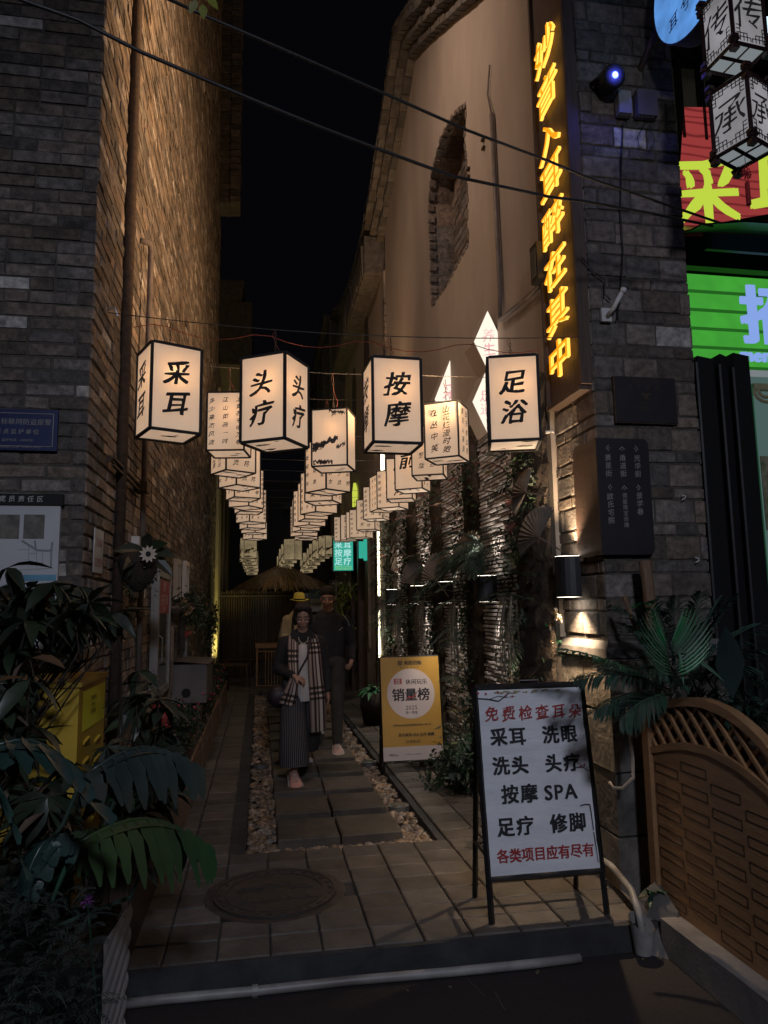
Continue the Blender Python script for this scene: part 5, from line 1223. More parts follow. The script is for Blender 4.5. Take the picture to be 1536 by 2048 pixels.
for (a, b, c, d) in ((.3, .37, .925, .965),):
    e = .004
    for q_ in ((SP(a, c), SP(b, c), SP(b, c+.006), SP(a, c+.006)), (SP(a, d-.006), SP(b, d-.006), SP(b, d), SP(a, d)), (SP(a, c), SP(a+.01, c), SP(a+.01, d), SP(a, d)), (SP(b-.01, c), SP(b, c), SP(b, d), SP(b-.01, d))): m.quad(*[v+k_ for v in q_])
text(m, '美团', SP(.335, .945)+k_, Ud, Vd, .016, bold=.03)
m.build('black_lettering', M['black_ink'], t)
m = MB(); m.quad(*[v+k_ for v in (SP(.22, .735), SP(.35, .735), SP(.35, .79), SP(.22, .79))])
for p_, q_ in (((.42, .585), (.47, .61)), ((.47, .61), (.52, .595)), ((.52, .595), (.58, .63))):
    P, Q = SP(*p_)+k_*2, SP(*q_)+k_*2; d = (Q-P).normalized(); n_ = d.cross(Nd)*.005; m.quad(P-n_, Q-n_, Q+n_, P+n_)
m.build('red_print', M['red_ink'], t)
m = MB(); text(m, '休闲', SP(.285, .775)+k_*2, Ud, Vd, .025, bold=.03); text(m, '玩乐', SP(.285, .75)+k_*2, Ud, Vd, .025, bold=.03); m.build('white_lettering', M['letter_white'], t)

# ------------------------------------------------------------------ right: shop front, lanterns, disc, fence
SH = thing('shop_building', 'neighbouring shop front with a red board and green lit board at the right edge', 'shop', (4.2, 5, 0))
m = MB(); m.bx(2.66, 8, 5.05, 5.3, -.12, 9); m.build('wall', M['blackm'], SH)
def Ysh(px, py, y=4.9): return ony(px, py, y)
a = Ysh(1345, 140); m = MB(); m.bx(a.x-.1, a.x+.35, 4.98, 5.04, a.z-.55, a.z+.1); m.bx(a.x+.52, a.x+.6, 4.98, 5.04, a.z-.55, a.z+.1); m.build('curtain', M['plaster_dim'], SH)
m = MB(); 
for k in range(5): m.bx(a.x-.15+k*.2, a.x-.12+k*.2, 4.9, 4.96, a.z-.6, a.z+.3)
m.bx(a.x-.2, a.x+1.2, 4.9, 4.96, a.z+.12, a.z+.16); m.build('window_bars', M['black'], SH)
rb = thing('red_sign', 'slanting red woodgrain lit board with lime brush characters', 'sign', tuple(Ysh(1450, 350)))
o_ = [Ysh(1352, 460), Ysh(1368, 214), Ysh(1560, 216), Ysh(1700, 230), Ysh(1700, 400), Ysh(1560, 424)]
m = MB(); m.prism(o_[::-1], (0, .12, 0), mi=0, side=1); m.build('board', [M['redlit'], M['blackm']], rb)
m = MB(); text(m, '采', Ysh(1415, 380, 4.89), (1, 0, 0), (0, 0, 1), .62, bold=.03, brush=.02, seed=5); text(m, '耳', Ysh(1560, 360, 4.89), (1, 0, 0), (0, 0, 1), .62, bold=.03, brush=.02, seed=6); m.build('lettering', M['yglit'], rb)
gb = thing('green_sign', 'bright green lit board of stepped slats with pale blue lettering', 'sign', tuple(Ysh(1450, 640)))
p0, p1 = Ysh(1366, 545), Ysh(1380, 731); xr_ = 5.6; zt_, zb_ = p0.z, p1.z; hb_ = (zt_-zb_)/5
for k in range(5):
    m = MB(); z = zb_+hb_*k; m.prism([(3.0, 4.93, z), (3.0, 4.86, z+.005), (3.0, 4.90, z+hb_-.006), (3.0, 4.95, z+hb_-.006)], (2.6, 0, 0)); m.build('slat', M['green'], gb)
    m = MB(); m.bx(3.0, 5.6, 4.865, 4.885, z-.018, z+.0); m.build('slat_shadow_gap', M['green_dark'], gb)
m = MB(); text(m, '招牌', Ysh(1548, 632, 4.83)+Vector((.2, 0, 0)), (1, 0, 0), (0, 0, 1), .5, bold=.05, ext=.02); text(m, 'menu', Ysh(1478, 708, 4.83), (1, 0, 0), (0, 0, 1), .15, bold=.03, ext=.02, align='l'); m.build('lettering', M['skyblue'], gb)
aw = thing('awning', 'dark green cloth awning between the red and green boards', 'awning', (3.8, 4.6, 4))
m = MB(); zA = Ysh(1365, 458).z; zB = Ysh(1375, 548, 4.5).z
q = []
for j in range(7):
    t_ = j/6
    for i in range(9):
        x = 2.95+i*.33; q.append((x, 4.88-.75*t_, zA+.06*(i/3)-(zA-zB)*(1-(1-t_)**1.5)*.7+.03*math.sin(i*1.3)*t_))
m.add(q, [(j*9+i, j*9+i+1, (j+1)*9+i+1, (j+1)*9+i) for j in range(6) for i in range(8)])
m.add([(v[0], v[1], v[2]-.012) for v in q], [(j*9+i, (j+1)*9+i, (j+1)*9+i+1, j*9+i+1) for j in range(6) for i in range(8)]); m.build('cloth', M['awning'], aw, smooth=True)
m = MB(); m.bx(2.95, 5.6, 4.10, 4.13, zB-.02, zB+.1); m.bx(2.95, 5.6, 4.80, 4.88, zt_+.01, zA-.12); m.build('valance', M['awning'], aw)
for k, (xa, xb, py) in enumerate(((1386, 1426, 716), (1431, 1453, 712), (1457, 1497, 710))):
    a, b = ony(xa, py, 4.45), ony(xb, py, 4.45); t = thing('folding_screen', 'tall black folding screen leaf, %s of three beside the pillar' % ('left', 'middle', 'right')[k], 'screen', (a.x, 4.45, -.12), group='black folding screen leaves')
    m = MB(); m.prism([(a.x, 4.40, -.12), (b.x, 4.45, -.12), (b.x, 4.75, -.12), (a.x, 4.75, -.12)], (0, 0, a.z+.12)); m.build('leaf_panel', M['blackm'], t)
    m = MB(); m.tube([(a.x-.012, 4.40, -.12), (a.x-.012, 4.40, a.z-.05-.03*k)], .012, 5); m.build('hinge_edge', M['black'], t)
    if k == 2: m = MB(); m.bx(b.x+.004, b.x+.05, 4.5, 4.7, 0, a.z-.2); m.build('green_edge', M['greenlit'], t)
# shop opening past the screens
m = MB(); a = Ysh(1497, 740, 4.98); m.bx(a.x, 5.6, 5.0, 5.045, .0, a.z); m.build('shop_glow', M['shopglow'], SH)
m = MB(); zc = Ysh(1515, 780, 4.95).z
m.bx(a.x, 5.6, 4.93, 4.98, zc, zc+.05)
for k in range(10):
    for r_ in (.10, .06): 
        c_ = Vector((a.x+.1+k*.22, 4.94, zc)); m.tube([c_+Vector((r_*math.cos(q_), 0, -r_*math.sin(q_))) for q_ in [math.pi*i/8 for i in range(9)]], .014, 5)
m.build('carved_arch_trim', M['creamtrim'], SH)
m = MB(); m.bx(a.x, 5.6, 4.93, 4.98, zc+.12, zc+.2); m.build('light_bar', M['palace_b'], SH)
z1_, z0_ = Ysh(1520, 912, 4.9).z, Ysh(1520, 1060, 4.9).z
t = thing('menu_poster', 'printed dish poster in the shop opening at the right edge', 'poster', (a.x+.2, 4.9, z0_)); m = MB(); m.bx(a.x-.02, a.x+.6, 4.9, 4.91, z0_, z1_); m.build('sheet', M['foodprint'], t)
m = MB(); m.bx(a.x, 5.2, 4.6, 4.95, 0, .95); m.bx(a.x, 5.2, 4.55, 4.95, .95, 1.0); m.build('counter', M['blackm'], SH)
# palace lanterns
def palace(near, left, Y, h, label, ch):
    pn = ony(*near, Y); pl__ = onz(*left, pn.z); v = Vector((pl__.x-pn.x, pl__.y-pn.y, 0)); s = min(.40, v.length); v.normalize(); w = Vector((-v.y, v.x, 0))
    if w.y < 0: w = -w
    # corners: near, near+v*s (left), near+w*s (right)
    if w.x < 0: w = -w
    t = thing('palace_lantern', label, 'lantern', tuple(pn+(v+w)*s/2), group='hexagonal style wooden palace lanterns'); t['group'] = 'wooden palace lanterns at the top right'
    A = lambda a, b, z: pn+v*(s*a)+w*(s*b)+Vector((0, 0, z))
    m = MB()
    for a in (0, 1):
        for b in (0, 1): m.tube([A(a, b, -.03), A(a, b, h+.03)], .014, 4)
    for z in (0, h):
        for p, q_ in (((0, 0), (1, 0)), ((0, 0), (0, 1)), ((1, 0), (1, 1)), ((0, 1), (1, 1))):
            P, Q = A(*p, z), A(*q_, z); d = (Q-P).normalized()*.03; m.tube([P-d, Q+d], .013, 4)
    for c_ in ((0, 0), (1, 0), (0, 1), (1, 1)):
        for z in (0, h): m.box(A(*c_, z-.03), (.035, .035, .025)); m.box(A(*c_, z+.03), (.035, .035, .02))
    m.build('frame', M['rosewood'], t)
    for k, (P0, P1) in enumerate(((A(1, 0, 0), A(0, 0, 0)), (A(0, 0, 0), A(0, 1, 0)), (A(0, 1, 0), A(1, 1, 0)), (A(1, 1, 0), A(1, 0, 0)))):
        m = MB(); H_ = Vector((0, 0, h)); m.quad(P0, P1, P1+H_, P0+H_); pnl = m.build('silk_panel', M['palace'], t)
        u = (P1-P0).normalized(); n_ = u.cross(Vector((0, 0, 1))); c_ = (P0+P1)/2+H_*.5
        if k < 2: m = MB(); text(m, ch, c_+n_*.006, u, (0, 0, 1), .19, bold=.0, brush=.02, seed=3+k); m.build('calligraphy', M['inkgrey'], pnl)
        m = MB(); g_ = .021; r__ = .0028; n2 = n_*.01
        for cx_, sx_ in ((P0, 1), (P1, -1)):
            for cz, sz_ in ((0, 1), (h, -1)):
                for (i0, j0, i1, j1) in ((1, 0, 1, 4), (2, 0, 2, 2), (3, 0, 3, 1), (0, 1, 4, 1), (0, 2, 3, 2), (0, 3, 1, 3), (3, 1, 3, 2), (4, 0, 4, 1), (0, 4, 1, 4)):
                    f2 = lambda i, j: cx_+u*(sx_*(g_*i+.012))+Vector((0, 0, cz+sz_*(g_*j+.012)))+n2
                    m.tube([f2(i0, j0), f2(i1, j1)], r__, 4, caps=False)
        m.build('fretwork', M['rosewood'], t)
    m = MB(); m.quad(A(0, 0, .012), A(1, 0, .012), A(1, 1, .012), A(0, 1, .012)); m.build('base_panel', M['palace_b'], t)
    m = MB(); m.tube([A(.5, 0, 0), A(.5, 1, 0)], .012, 4); m.tube([A(0, .5, 0), A(1, .5, 0)], .006, 4); m.build('base_bar', M['rosewood'], t)
    return A, s, t
A, s_, t = palace((1504, 273), (1430, 316), 2.9, .36, 'lower wooden palace lantern with fretwork corners and a red tassel, top right', '承')
p = A(.5, .5, -.02); tz = thing('tassel', 'red knotted tassel hanging under the lower palace lantern', 'tassel', tuple(p))
m = MB(); m.tube([p, p-Vector((0, 0, .05))], .002, 4); m.tube([p-Vector((0, 0, .13)), p-Vector((0, 0, .14)), p-Vector((0, 0, .26))], [.004, .011, .012], 8); m.build('fringe', M['tasselred'], tz)
m = MB()
for k in range(10): a = k*.63; m.tube([p-Vector((0, 0, .09)), p-Vector((-.03*math.cos(a), 0, .09+.03*math.sin(a))), p-Vector((-.018*math.cos(a+.5), .01, .09+.03*math.sin(a+.5)))], .004, 4)
m.build('knot', M['tasselred'], tz)
palace((1468, 84), (1412, 142), 2.9, .36, 'upper wooden palace lantern with fretwork corners, cut by the top edge', '传')
m = MB(); P = ony(1535, 55, 3.3); m.tube([P+Vector((-.1, 0, 0)), P+Vector((.14, -.05, 0))], .04, 10); tag(m.build('lamp_tube', M['palace_hot']), 'pale blue lit tube glimpsed behind the palace lanterns', 'lamp')
# round lit disc sign
dc = thing('round_sign', 'large round pale blue lit sign with dark lettering at the top right', 'sign', (2.4, 3.35, 5.12)); C_ = Vector((2.40, 3.27, 5.17)); Rd = .40
m = MB(); m.tube([C_, C_+Vector((.13, 0, 0))], Rd, 48); m.build('case', M['blackm'], dc, smooth=False)
m = MB(); m.disc(C_-Vector((.002, 0, 0)), Vector((0, -1, 0)), Vector((0, 0, 1)), Rd-.008, 48); m.build('lit_face', M['blueface'], dc)
m = MB()
for k, ch in enumerate('耳兮采耳'): text(m, ch, C_+Vector((-.006, .20-.125*k, -.20+.012*k)), (0, -1, 0), (0, 0, 1), .10, bold=.01, brush=.02)
m.tube([C_+Vector((-.006, -.02*1, .0)), C_+Vector((-.006, -.05, -.07)), C_+Vector((-.006, -.12, -.06)), C_+Vector((-.006, -.16, .03)), C_+Vector((-.006, -.1, .12))], .008, 5); m.build('lettering', M['navy'], dc)
m = MB(); m.tube([C_+Vector((.06, .35, .05)), (2.42, 3.9, 5.0)], .02, 6); m.build('bracket', M['rust'], dc)
# tan fence
XF = 2.05
FN = thing('garden_fence', 'tan carved fence panel with an arched lattice top, right foreground', 'fence', (XF, 3.5, -.1))
tp = [onx(px, py, XF) for px, py in ((1302, 1412), (1340, 1399), (1375, 1394), (1410, 1396), (1460, 1416), (1500, 1446), (1536, 1482), (1580, 1540), (1640, 1640))]
lp_ = [onx(px, py, XF) for px, py in ((1306, 1494), (1340, 1486), (1375, 1484), (1421, 1493), (1481, 1523), (1536, 1566), (1590, 1625), (1650, 1710))]
def zint(P, y):
    P = sorted(P, key=lambda q: q.y)
    if y <= P[0].y: return P[0].z+(P[1].z-P[0].z)/(P[1].y-P[0].y)*(y-P[0].y)
    for a, b in zip(P, P[1:]):
        if a.y <= y <= b.y: return a.z+(b.z-a.z)*(y-a.y)/(b.y-a.y)
    return P[-1].z
yA, yB = tp[0].y, 2.1
def rail(P, w, name, y0_=yA, y1_=yB, dz=0, th=.05):
    m = MB(); n = 24
    for i in range(n):
        ya, yb_ = y0_+(y1_-y0_)*i/n, y0_+(y1_-y0_)*(i+1)/n; za, zb2 = zint(P, ya)+dz, zint(P, yb_)+dz
        vs = [(XF-th/2, ya, za-w), (XF-th/2, yb_, zb2-w), (XF-th/2, yb_, zb2), (XF-th/2, ya, za), (XF+th/2, ya, za-w), (XF+th/2, yb_, zb2-w), (XF+th/2, yb_, zb2), (XF+th/2, ya, za)]
        m.add(vs, [(0, 1, 2, 3), (3, 2, 6, 7), (0, 4, 5, 1), (4, 7, 6, 5)])
    return m.build(name, M['wood'], FN)
rail(tp, .042, 'top_rail'); rail(lp_, .035, 'middle_rail', dz=.0)
m = MB(); m.bx(XF-.035, XF+.035, yA-.01, yA+.05, -.05, tp[0].z+.0); m.build('post', M['wood'], FN)
m = MB(); n = 24
for i in range(n):
    ya, yb_ = yA+(yB-yA)*i/n, yA+(yB-yA)*(i+1)/n; m.quad((XF-.012, ya, .02), (XF-.012, yb_, .02), (XF-.012, yb_, zint(lp_, yb_)-.034), (XF-.012, ya, zint(lp_, ya)-.034))
m.quad((XF+.012, yA, .02), (XF+.012, yA, .9), (XF+.012, yB, .75), (XF+.012, yB, .02)); m.build('panel', M['wood'], FN)
# lattice bars: two diagonal families clipped between the rails
for sgn_ in (1, -1):
    c0_ = -1.2
    while c0_ < 6:
        pts = []
        for i in range(241):
            y = yA+(yB-yA)*i/240; z = sgn_*1.02*(y-yA)*1.0+c0_
            if zint(lp_, y)-.01 < z < zint(tp, y)-.035: pts.append((y, z))
        if len(pts) > 2:
            (ya, za), (yb_, zb2) = pts[0], pts[-1]; m = MB(); d = Vector((0, yb_-ya, zb2-za)).normalized(); q = Vector((0, -d.z, d.y))*.0085; x = XF-.006*sgn_
            P, Q = Vector((x-.009, ya, za)), Vector((x-.009, yb_, zb2)); e = Vector((.02, 0, 0))
            m.add([P-q, Q-q, Q+q, P+q, P-q+e, Q-q+e, Q+q+e, P+q+e], [(0, 1, 2, 3), (3, 2, 6, 7), (0, 4, 5, 1), (4, 7, 6, 5)]); m.build('lattice_bar', M['wood'], FN)
        c0_ += .108
# carved brick outlines
for ci in range(9):
    y = yA-.03-.235*ci; y2 = y-.205; z = .06+(.052 if ci % 2 else 0)
    while z+.05 < min(zint(lp_, y), zint(lp_, max(y2, yB)))-.055 and y2 > yB:
        m = MB(); e = .0035; X_ = XF-.0135; zt2 = z+.045
        m.bx(X_-.0015, X_, y2, y, z, z+e); m.bx(X_-.0015, X_, y2, y, zt2-e, zt2); m.bx(X_-.0015, X_, y2, y2+e, z+e, zt2-e); m.bx(X_-.0015, X_, y-e, y, z+e, zt2-e)
        m.build('carved_outline', M['groove'], FN); z += .104
m = MB(); m.bx(1.93, 2.2, 1.6, 3.42, -.13, .03, jit=.006); tag(m.build('concrete_plinth', M['concrete']), 'stained low concrete plinth under the tan fence', 'plinth')
m = MB(); m.prism([(1.84, 3.45, -.13), (2.0, 3.3, -.13), (2.02, 3.42, .05), (1.99, 3.58, .13), (1.91, 3.6, .06)], (.1, .1, 0)); tag(m.build('stone_lump', M['concrete']), 'sloping lump of mortar and stone against the fence foot', 'stone')
# drain pipe into a cut funnel
fp = onz(1290, 1870, -.02); t = thing('cut_pipe', 'white plastic pipe end cut open like a funnel at the pillar foot', 'pipe', (1.86, 3.52, -.13))
m = MB(); n = 14; r_ = .055; vs = []
for k in range(n+1): a = 2*math.pi*k/n; vs.append((1.835+r_*.75*math.cos(a), 3.43+r_*.75*math.sin(a), -.12)); vs.append((1.835+r_*1.1*math.cos(a), 3.43+r_*1.1*math.sin(a), .02+.03*math.sin(a-.5)))
m.add(vs, [(2*k, 2*k+2, 2*k+3, 2*k+1) for k in range(n)]); m.build('funnel', M['pvc'], t, smooth=True)
cable([(1.93, 4.4, .10), (1.93, 3.9, .11), (1.89, 3.62, .09), (1.845, 3.47, .045), (1.84, 3.44, -.03)], .018, 'drain_pipe', 'dirty white drain pipe running along the pillar foot into the funnel', 'pipe', 'pvc', 8)
pts = [onz(px, py, -.11) for px, py in ((226, 2012), (330, 1999), (510, 1983), (700, 1962), (900, 1945), (1060, 1929), (1160, 1917))]
t = thing('kerb_pipe', 'long dirty white plastic pipe lying along the foot of the step', 'pipe', tuple(pts[3]))
m = MB(); m.tube([(p.x, min(p.y, 3.44), -.108) for p in pts], .021, 8); m.build('pipe', M['pvc'], t, smooth=True)
m = MB(); p = pts[2]; m.tube([(p.x-.012, min(p.y, 3.44), -.108), (p.x+.012, min(p.y, 3.44), -.108)], .026, 10); m.build('coupling', M['pvc'], t)
cable([(1.93, 3.62, 1.0), (1.91, 3.58, .9), (1.92, 3.58, .75), (1.9, 3.55, .66), (1.84, 3.56, .61), (1.80, 3.58, .61), (1.79, 3.60, .635)], .009, 'hose_end', 'pale curled hose end hanging beside the fence post', 'hose', 'rope', 6)
# palm plant behind the fence
PL = thing('palm_plant', 'large potted palm with long green fronds spreading over the tan fence', 'palm', (2.3, 3.4, 0))
m = MB(); m.bx(2.14, 2.75, 2.7, 3.84, -.12, .92, jit=.01); m.build('planter_box', M['darkwood'], PL)
bs = Vector((2.35, 3.35, .98))
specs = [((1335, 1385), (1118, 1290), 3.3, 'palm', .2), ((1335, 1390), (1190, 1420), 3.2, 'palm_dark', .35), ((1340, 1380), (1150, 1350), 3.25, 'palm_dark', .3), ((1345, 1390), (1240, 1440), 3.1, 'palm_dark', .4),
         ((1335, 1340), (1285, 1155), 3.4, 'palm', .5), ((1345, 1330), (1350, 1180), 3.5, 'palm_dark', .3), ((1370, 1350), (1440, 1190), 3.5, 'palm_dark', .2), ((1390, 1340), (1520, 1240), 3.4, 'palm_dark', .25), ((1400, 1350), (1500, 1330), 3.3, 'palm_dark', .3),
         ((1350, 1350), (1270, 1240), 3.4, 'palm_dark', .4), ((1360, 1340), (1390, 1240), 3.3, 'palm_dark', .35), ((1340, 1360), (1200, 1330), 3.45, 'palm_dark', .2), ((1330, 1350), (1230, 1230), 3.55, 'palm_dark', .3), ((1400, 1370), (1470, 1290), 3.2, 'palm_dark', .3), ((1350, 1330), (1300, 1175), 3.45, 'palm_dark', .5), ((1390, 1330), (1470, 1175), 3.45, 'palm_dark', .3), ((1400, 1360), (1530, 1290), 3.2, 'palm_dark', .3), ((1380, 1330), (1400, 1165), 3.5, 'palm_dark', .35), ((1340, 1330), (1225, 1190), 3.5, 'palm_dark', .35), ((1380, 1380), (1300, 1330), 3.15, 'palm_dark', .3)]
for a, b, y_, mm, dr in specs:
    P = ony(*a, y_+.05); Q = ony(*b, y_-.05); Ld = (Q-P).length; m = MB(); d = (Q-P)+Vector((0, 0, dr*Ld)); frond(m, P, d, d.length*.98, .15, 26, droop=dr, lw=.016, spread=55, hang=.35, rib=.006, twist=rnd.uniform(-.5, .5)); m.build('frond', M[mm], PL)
m = MB()   # the bright bowl-shaped new frond
C0 = ony(1358, 1300, 2.95)
B0_, B1_ = ony(1338, 1285, 3.05), ony(1350, 1350, 2.9)
for k in range(13):
    f = k/12
    for sg in (-1, 1): leaf(m, B0_.lerp(B1_, f)+Vector((sg*.012, 0, 0)), (sg*(.45+.75*f), -.2, .95-.85*f), .19*(.75+.25*math.sin(3*f)), .013, n=Vector((0, -1, .6)), droop=-.25-.35*f, seg=4)
leaf(m, C0, (.8, -.2, -.35), .2, .02, n=Vector((0, -1, 0)), seg=4); leaf(m, C0, (-.1, -.3, -1), .12, .02, n=Vector((0, -1, 0)), seg=4)
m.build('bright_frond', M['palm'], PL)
m = MB(); cluster(m, (2.35, 3.3, 1.0), (.22, .2, .10), 220, .06)
for _ in range(420): leaf(m, (2.33+rnd.gauss(0, .17), 3.5+rnd.gauss(0, .08), 1.12+rnd.gauss(0, .10)), (rnd.uniform(-1, 1), rnd.uniform(-1, .2), rnd.uniform(-.2, 1)), rnd.uniform(.08, .14), .014, droop=.5); m.build('low_foliage', M['palm_dark'], PL, kind='stuff')
m = MB(); P = ony(1465, 1395, 3.0); leaf(m, P, (-.1, -.1, 1), .32, .15, n=Vector((0, -1, .1)), droop=0, seg=4, fold=.1); m.build('broad_leaf', M['leaf_big'], PL)
m = MB(); m.tube([ony(1306, 1260, 3.7), ony(1290, 1122, 3.72)], .033, 10); tag(m.build('wooden_post', M['post']), 'short brown wooden post rising behind the palm fronds', 'post')
m = MB(); m.tube([ony(1275, 1265, 3.6), ony(1248, 1192, 3.6)], .014, 8); tag(m.build('cut_cane', M['post']), 'thin cut cane leaning left of the wooden post', 'cane')
wd = thing('weed', 'small green weed growing at the foot of the pillar by the fence', 'plant', (1.95, 3.6, 0))
m = MB()
for k in range(16): leaf(m, (1.98+rnd.uniform(-.03, .03), 3.55, .08), (rnd.uniform(-1, 1), rnd.uniform(-1, .3), rnd.uniform(.2, 1)), .11, .025, droop=.5, seg=4)
m.build('leaves', M['palm_dark'], wd, kind='stuff')

# ------------------------------------------------------------------ left foreground
cbx = thing('yellow_cabinet', 'faded yellow metal cabinet with louvred side behind the leaves', 'cabinet', (-1.0, 3.3, -.12))
X1 = -.74; p0_, p1_ = onx(158, 1390, X1), onx(211, 1350, X1); y0_, y1_ = p0_.y, min(p1_.y, 3.84); zt_ = 1.235
m = MB(); m.bx(-1.22, X1, y0_, y1_, -.12, zt_); m.build('body', M['yellow'], cbx)
m = MB(); m.bx(-1.235, X1+.012, y0_-.012, y1_+.01, zt_+.001, zt_+.02); m.build('lid', M['yellow'], cbx)
for c_ in range(2):
    for r_ in range(9):
        m = MB(); y = y0_+(y1_-y0_)*(.3+.42*c_); z = 1.0-.085*r_-.03*c_; m.tube([(X1+.001, y-.05, z-.01), (X1+.010, y, z+.006), (X1+.001, y+.05, z-.01)], .008, 5); m.build('louvre', M['yellow'], cbx)
m = MB(); yc_ = (y0_+y1_)/2; m.quad((X1+.003, y0_+.06, 1.04), (X1+.003, y1_-.01, 1.04), (X1+.003, y1_-.01, 1.21), (X1+.003, y0_+.06, 1.21)); m.build('label_sticker', M['sticker'], cbx)
m = MB(); m.quad((X1+.003, y0_+.1, .25), (X1+.003, y0_+.3, .25), (X1+.003, y0_+.3, .42), (X1+.003, y0_+.1, .42)); m.build('pale_sticker', M['letter_white'], cbx)
m = MB()
for k, s_ in enumerate(('二维码报修', '扫一扫', '昆明电信')): text(m, s_, (X1+.0045, yc_+.0, 1.165-.03*k), (0, 1, 0), (0, 0, 1), .024)
m.build('lettering', M['black_ink'], cbx)
# umbrella plant
SC = thing('umbrella_plant', 'big dark umbrella plant with drooping leaf whorls in front of the left facade', 'plant', (-1.1, 3.2, -.12))
lm = []
for k in range(4):
    m = MB(); leaf(m, (0, 0, 0), (0, 1, 0), .15, .052, droop=.25+.12*k, seg=4, fold=.3); lm.append(m.mesh('leaf', M['leaf'], True))
lmb = []
m = MB(); leaf(m, (0, 0, 0), (0, 1, 0), .14, .048, droop=.4, seg=4); lmb.append(m.mesh('leaf', M['leaf_brown']))
ros = []
def reg(n, x0, x1, y0, y1, d0, d1):
    for _ in range(n): ros.append((rnd.uniform(x0, x1), rnd.uniform(y0, y1), rnd.uniform(d0, d1)))
reg(26, -20, 190, 1170, 1255, 2.8, 3.4); reg(12, -30, 60, 1250, 1360, 2.7, 3.2); reg(7, 150, 260, 1200, 1250, 3.1, 3.5); reg(11, -40, 60, 1340, 1480, 2.6, 3.0); reg(24, 262, 325, 1330, 1620, 3.3, 3.9); reg(5, 60, 190, 1540, 1590, 2.8, 3.0); reg(10, 200, 320, 1480, 1640, 3.0, 3.4); reg(16, -20, 130, 1540, 1800, 2.6, 3.3); reg(8, 30, 200, 1640, 1780, 2.7, 2.9)
ros += [(15, 1135, 2.9), (105, 1165, 2.95), (60, 1180, 3.0), (150, 1200, 3.1), (60, 1470, 2.8), (150, 1530, 2.85)]
cntl = 0; stl = MB()
def put(me_list, T, s):
    global cntl
    if cntl < 290:
        link('leaf', rnd.choice(me_list), SC, mat4=SC.matrix_world.inverted() @ T @ Matrix.Diagonal((s, s, s, 1))); cntl += 1
    else:
        me = rnd.choice(lm); b = len(stl.v); TT = T @ Matrix.Diagonal((s, s, s, 1)); stl.v += [tuple(TT @ v.co) for v in me.vertices]; stl.f += [tuple(b+i for i in p.vertices) for p in me.polygons]; stl.m += [0]*len(me.polygons)
stems = MB()
ros.sort(key=lambda q: q[2])
for px, py, d in ros:
    c = ony(px, py, d); tilt = Matrix.Rotation(rnd.uniform(-.6, .6), 4, 'X') @ Matrix.Rotation(rnd.uniform(-.6, .6), 4, 'Y'); n = rnd.choice((5, 6, 7)); a0 = rnd.uniform(0, 6)
    for k in range(n):
        T = Matrix.Translation(c) @ tilt @ Matrix.Rotation(a0+2*math.pi*k/n+rnd.uniform(-.2, .2), 4, 'Z') @ Matrix.Rotation(R(rnd.uniform(-35, 5)), 4, 'X')
        put(lmb if rnd.random() < .10 else lm, T, rnd.uniform(.75, 1.15))
    stems.tube([c, c+Vector((rnd.uniform(-.05, .05), .05, -.15)), Vector((-1.4+rnd.uniform(-.1, .1), 3.3, rnd.uniform(.1, .7)) if px < 215 else (-.62+rnd.uniform(-.05, .05), 3.7, rnd.uniform(.1, .6)))], .0035, 4)
stl.build('inner_leaves', M['leaf'], SC, kind='stuff'); stems.build('stems', M['bark'], SC, kind='stuff')
# philodendron with big lobed leaves
PH = thing('philodendron', 'large philodendron with drooping lobed blue-green leaves, lower left', 'plant', (-.95, 2.6, 0))
def lobed(P0, P1, lobes, ll, lw, arch=.08, droop=1.0, sidev=None, blade=.05):
    m = MB(); P0, P1 = Vector(P0), Vector(P1); d = P1-P0; L = d.length; dn = d.normalized(); s = sidev or dn.cross(Vector((0, 0, 1))).normalized()
    P = lambda t: P0+d*t+Vector((0, 0, arch*math.sin(math.pi*t)))
    m.tube([P(i/8) for i in range(9)], .006, 5, r2=.002)
    N2 = 12; vs = []
    for i in range(N2+1):
        t = i/N2; w = blade*(math.sin(math.pi*min(1, t*.9+.08)))**.6; c = P(t); vs += [c-s*w+Vector((0, 0, -w*.3)), c, c+s*w+Vector((0, 0, -w*.3))]
    m.add(vs, [q for i in range(N2) for q in ((3*i, 3*i+1, 3*i+4, 3*i+3), (3*i+1, 3*i+2, 3*i+5, 3*i+4))])
    for i in range(lobes):
        t = .06+.9*i/(lobes-1)
        for sg in (-1, 1):
            l = ll*(.55+.6*math.sin(math.pi*min(1, t*.95+.03)))*rnd.uniform(.85, 1.1); w = lw*rnd.uniform(.85, 1.15); base = P(t)+s*sg*blade*.5; vs = []; K = 6; wig = rnd.uniform(-.2, .2)
            dirh = (s*sg*(.5)+dn*(.3+wig))
            for j in range(K+1):
                q = j/K; c = base+dirh*l*q*(1-.25*q*droop)+Vector((0, 0, -1))*l*droop*q**1.3*.75; ww = w*(.7+.5*math.sin(math.pi*q*.9))*(1-.75*q**3)*.5*(1+.18*math.sin(q*14+i))
                vs += [c-dn*ww+Vector((0, 0, .2*ww)), c+Vector((0, 0, -.12*ww)), c+dn*ww+Vector((0, 0, .2*ww))]
            m.add(vs, [f for j in range(K) for f in ((3*j, 3*j+1, 3*j+4, 3*j+3), (3*j+1, 3*j+2, 3*j+5, 3*j+4))])
    return m
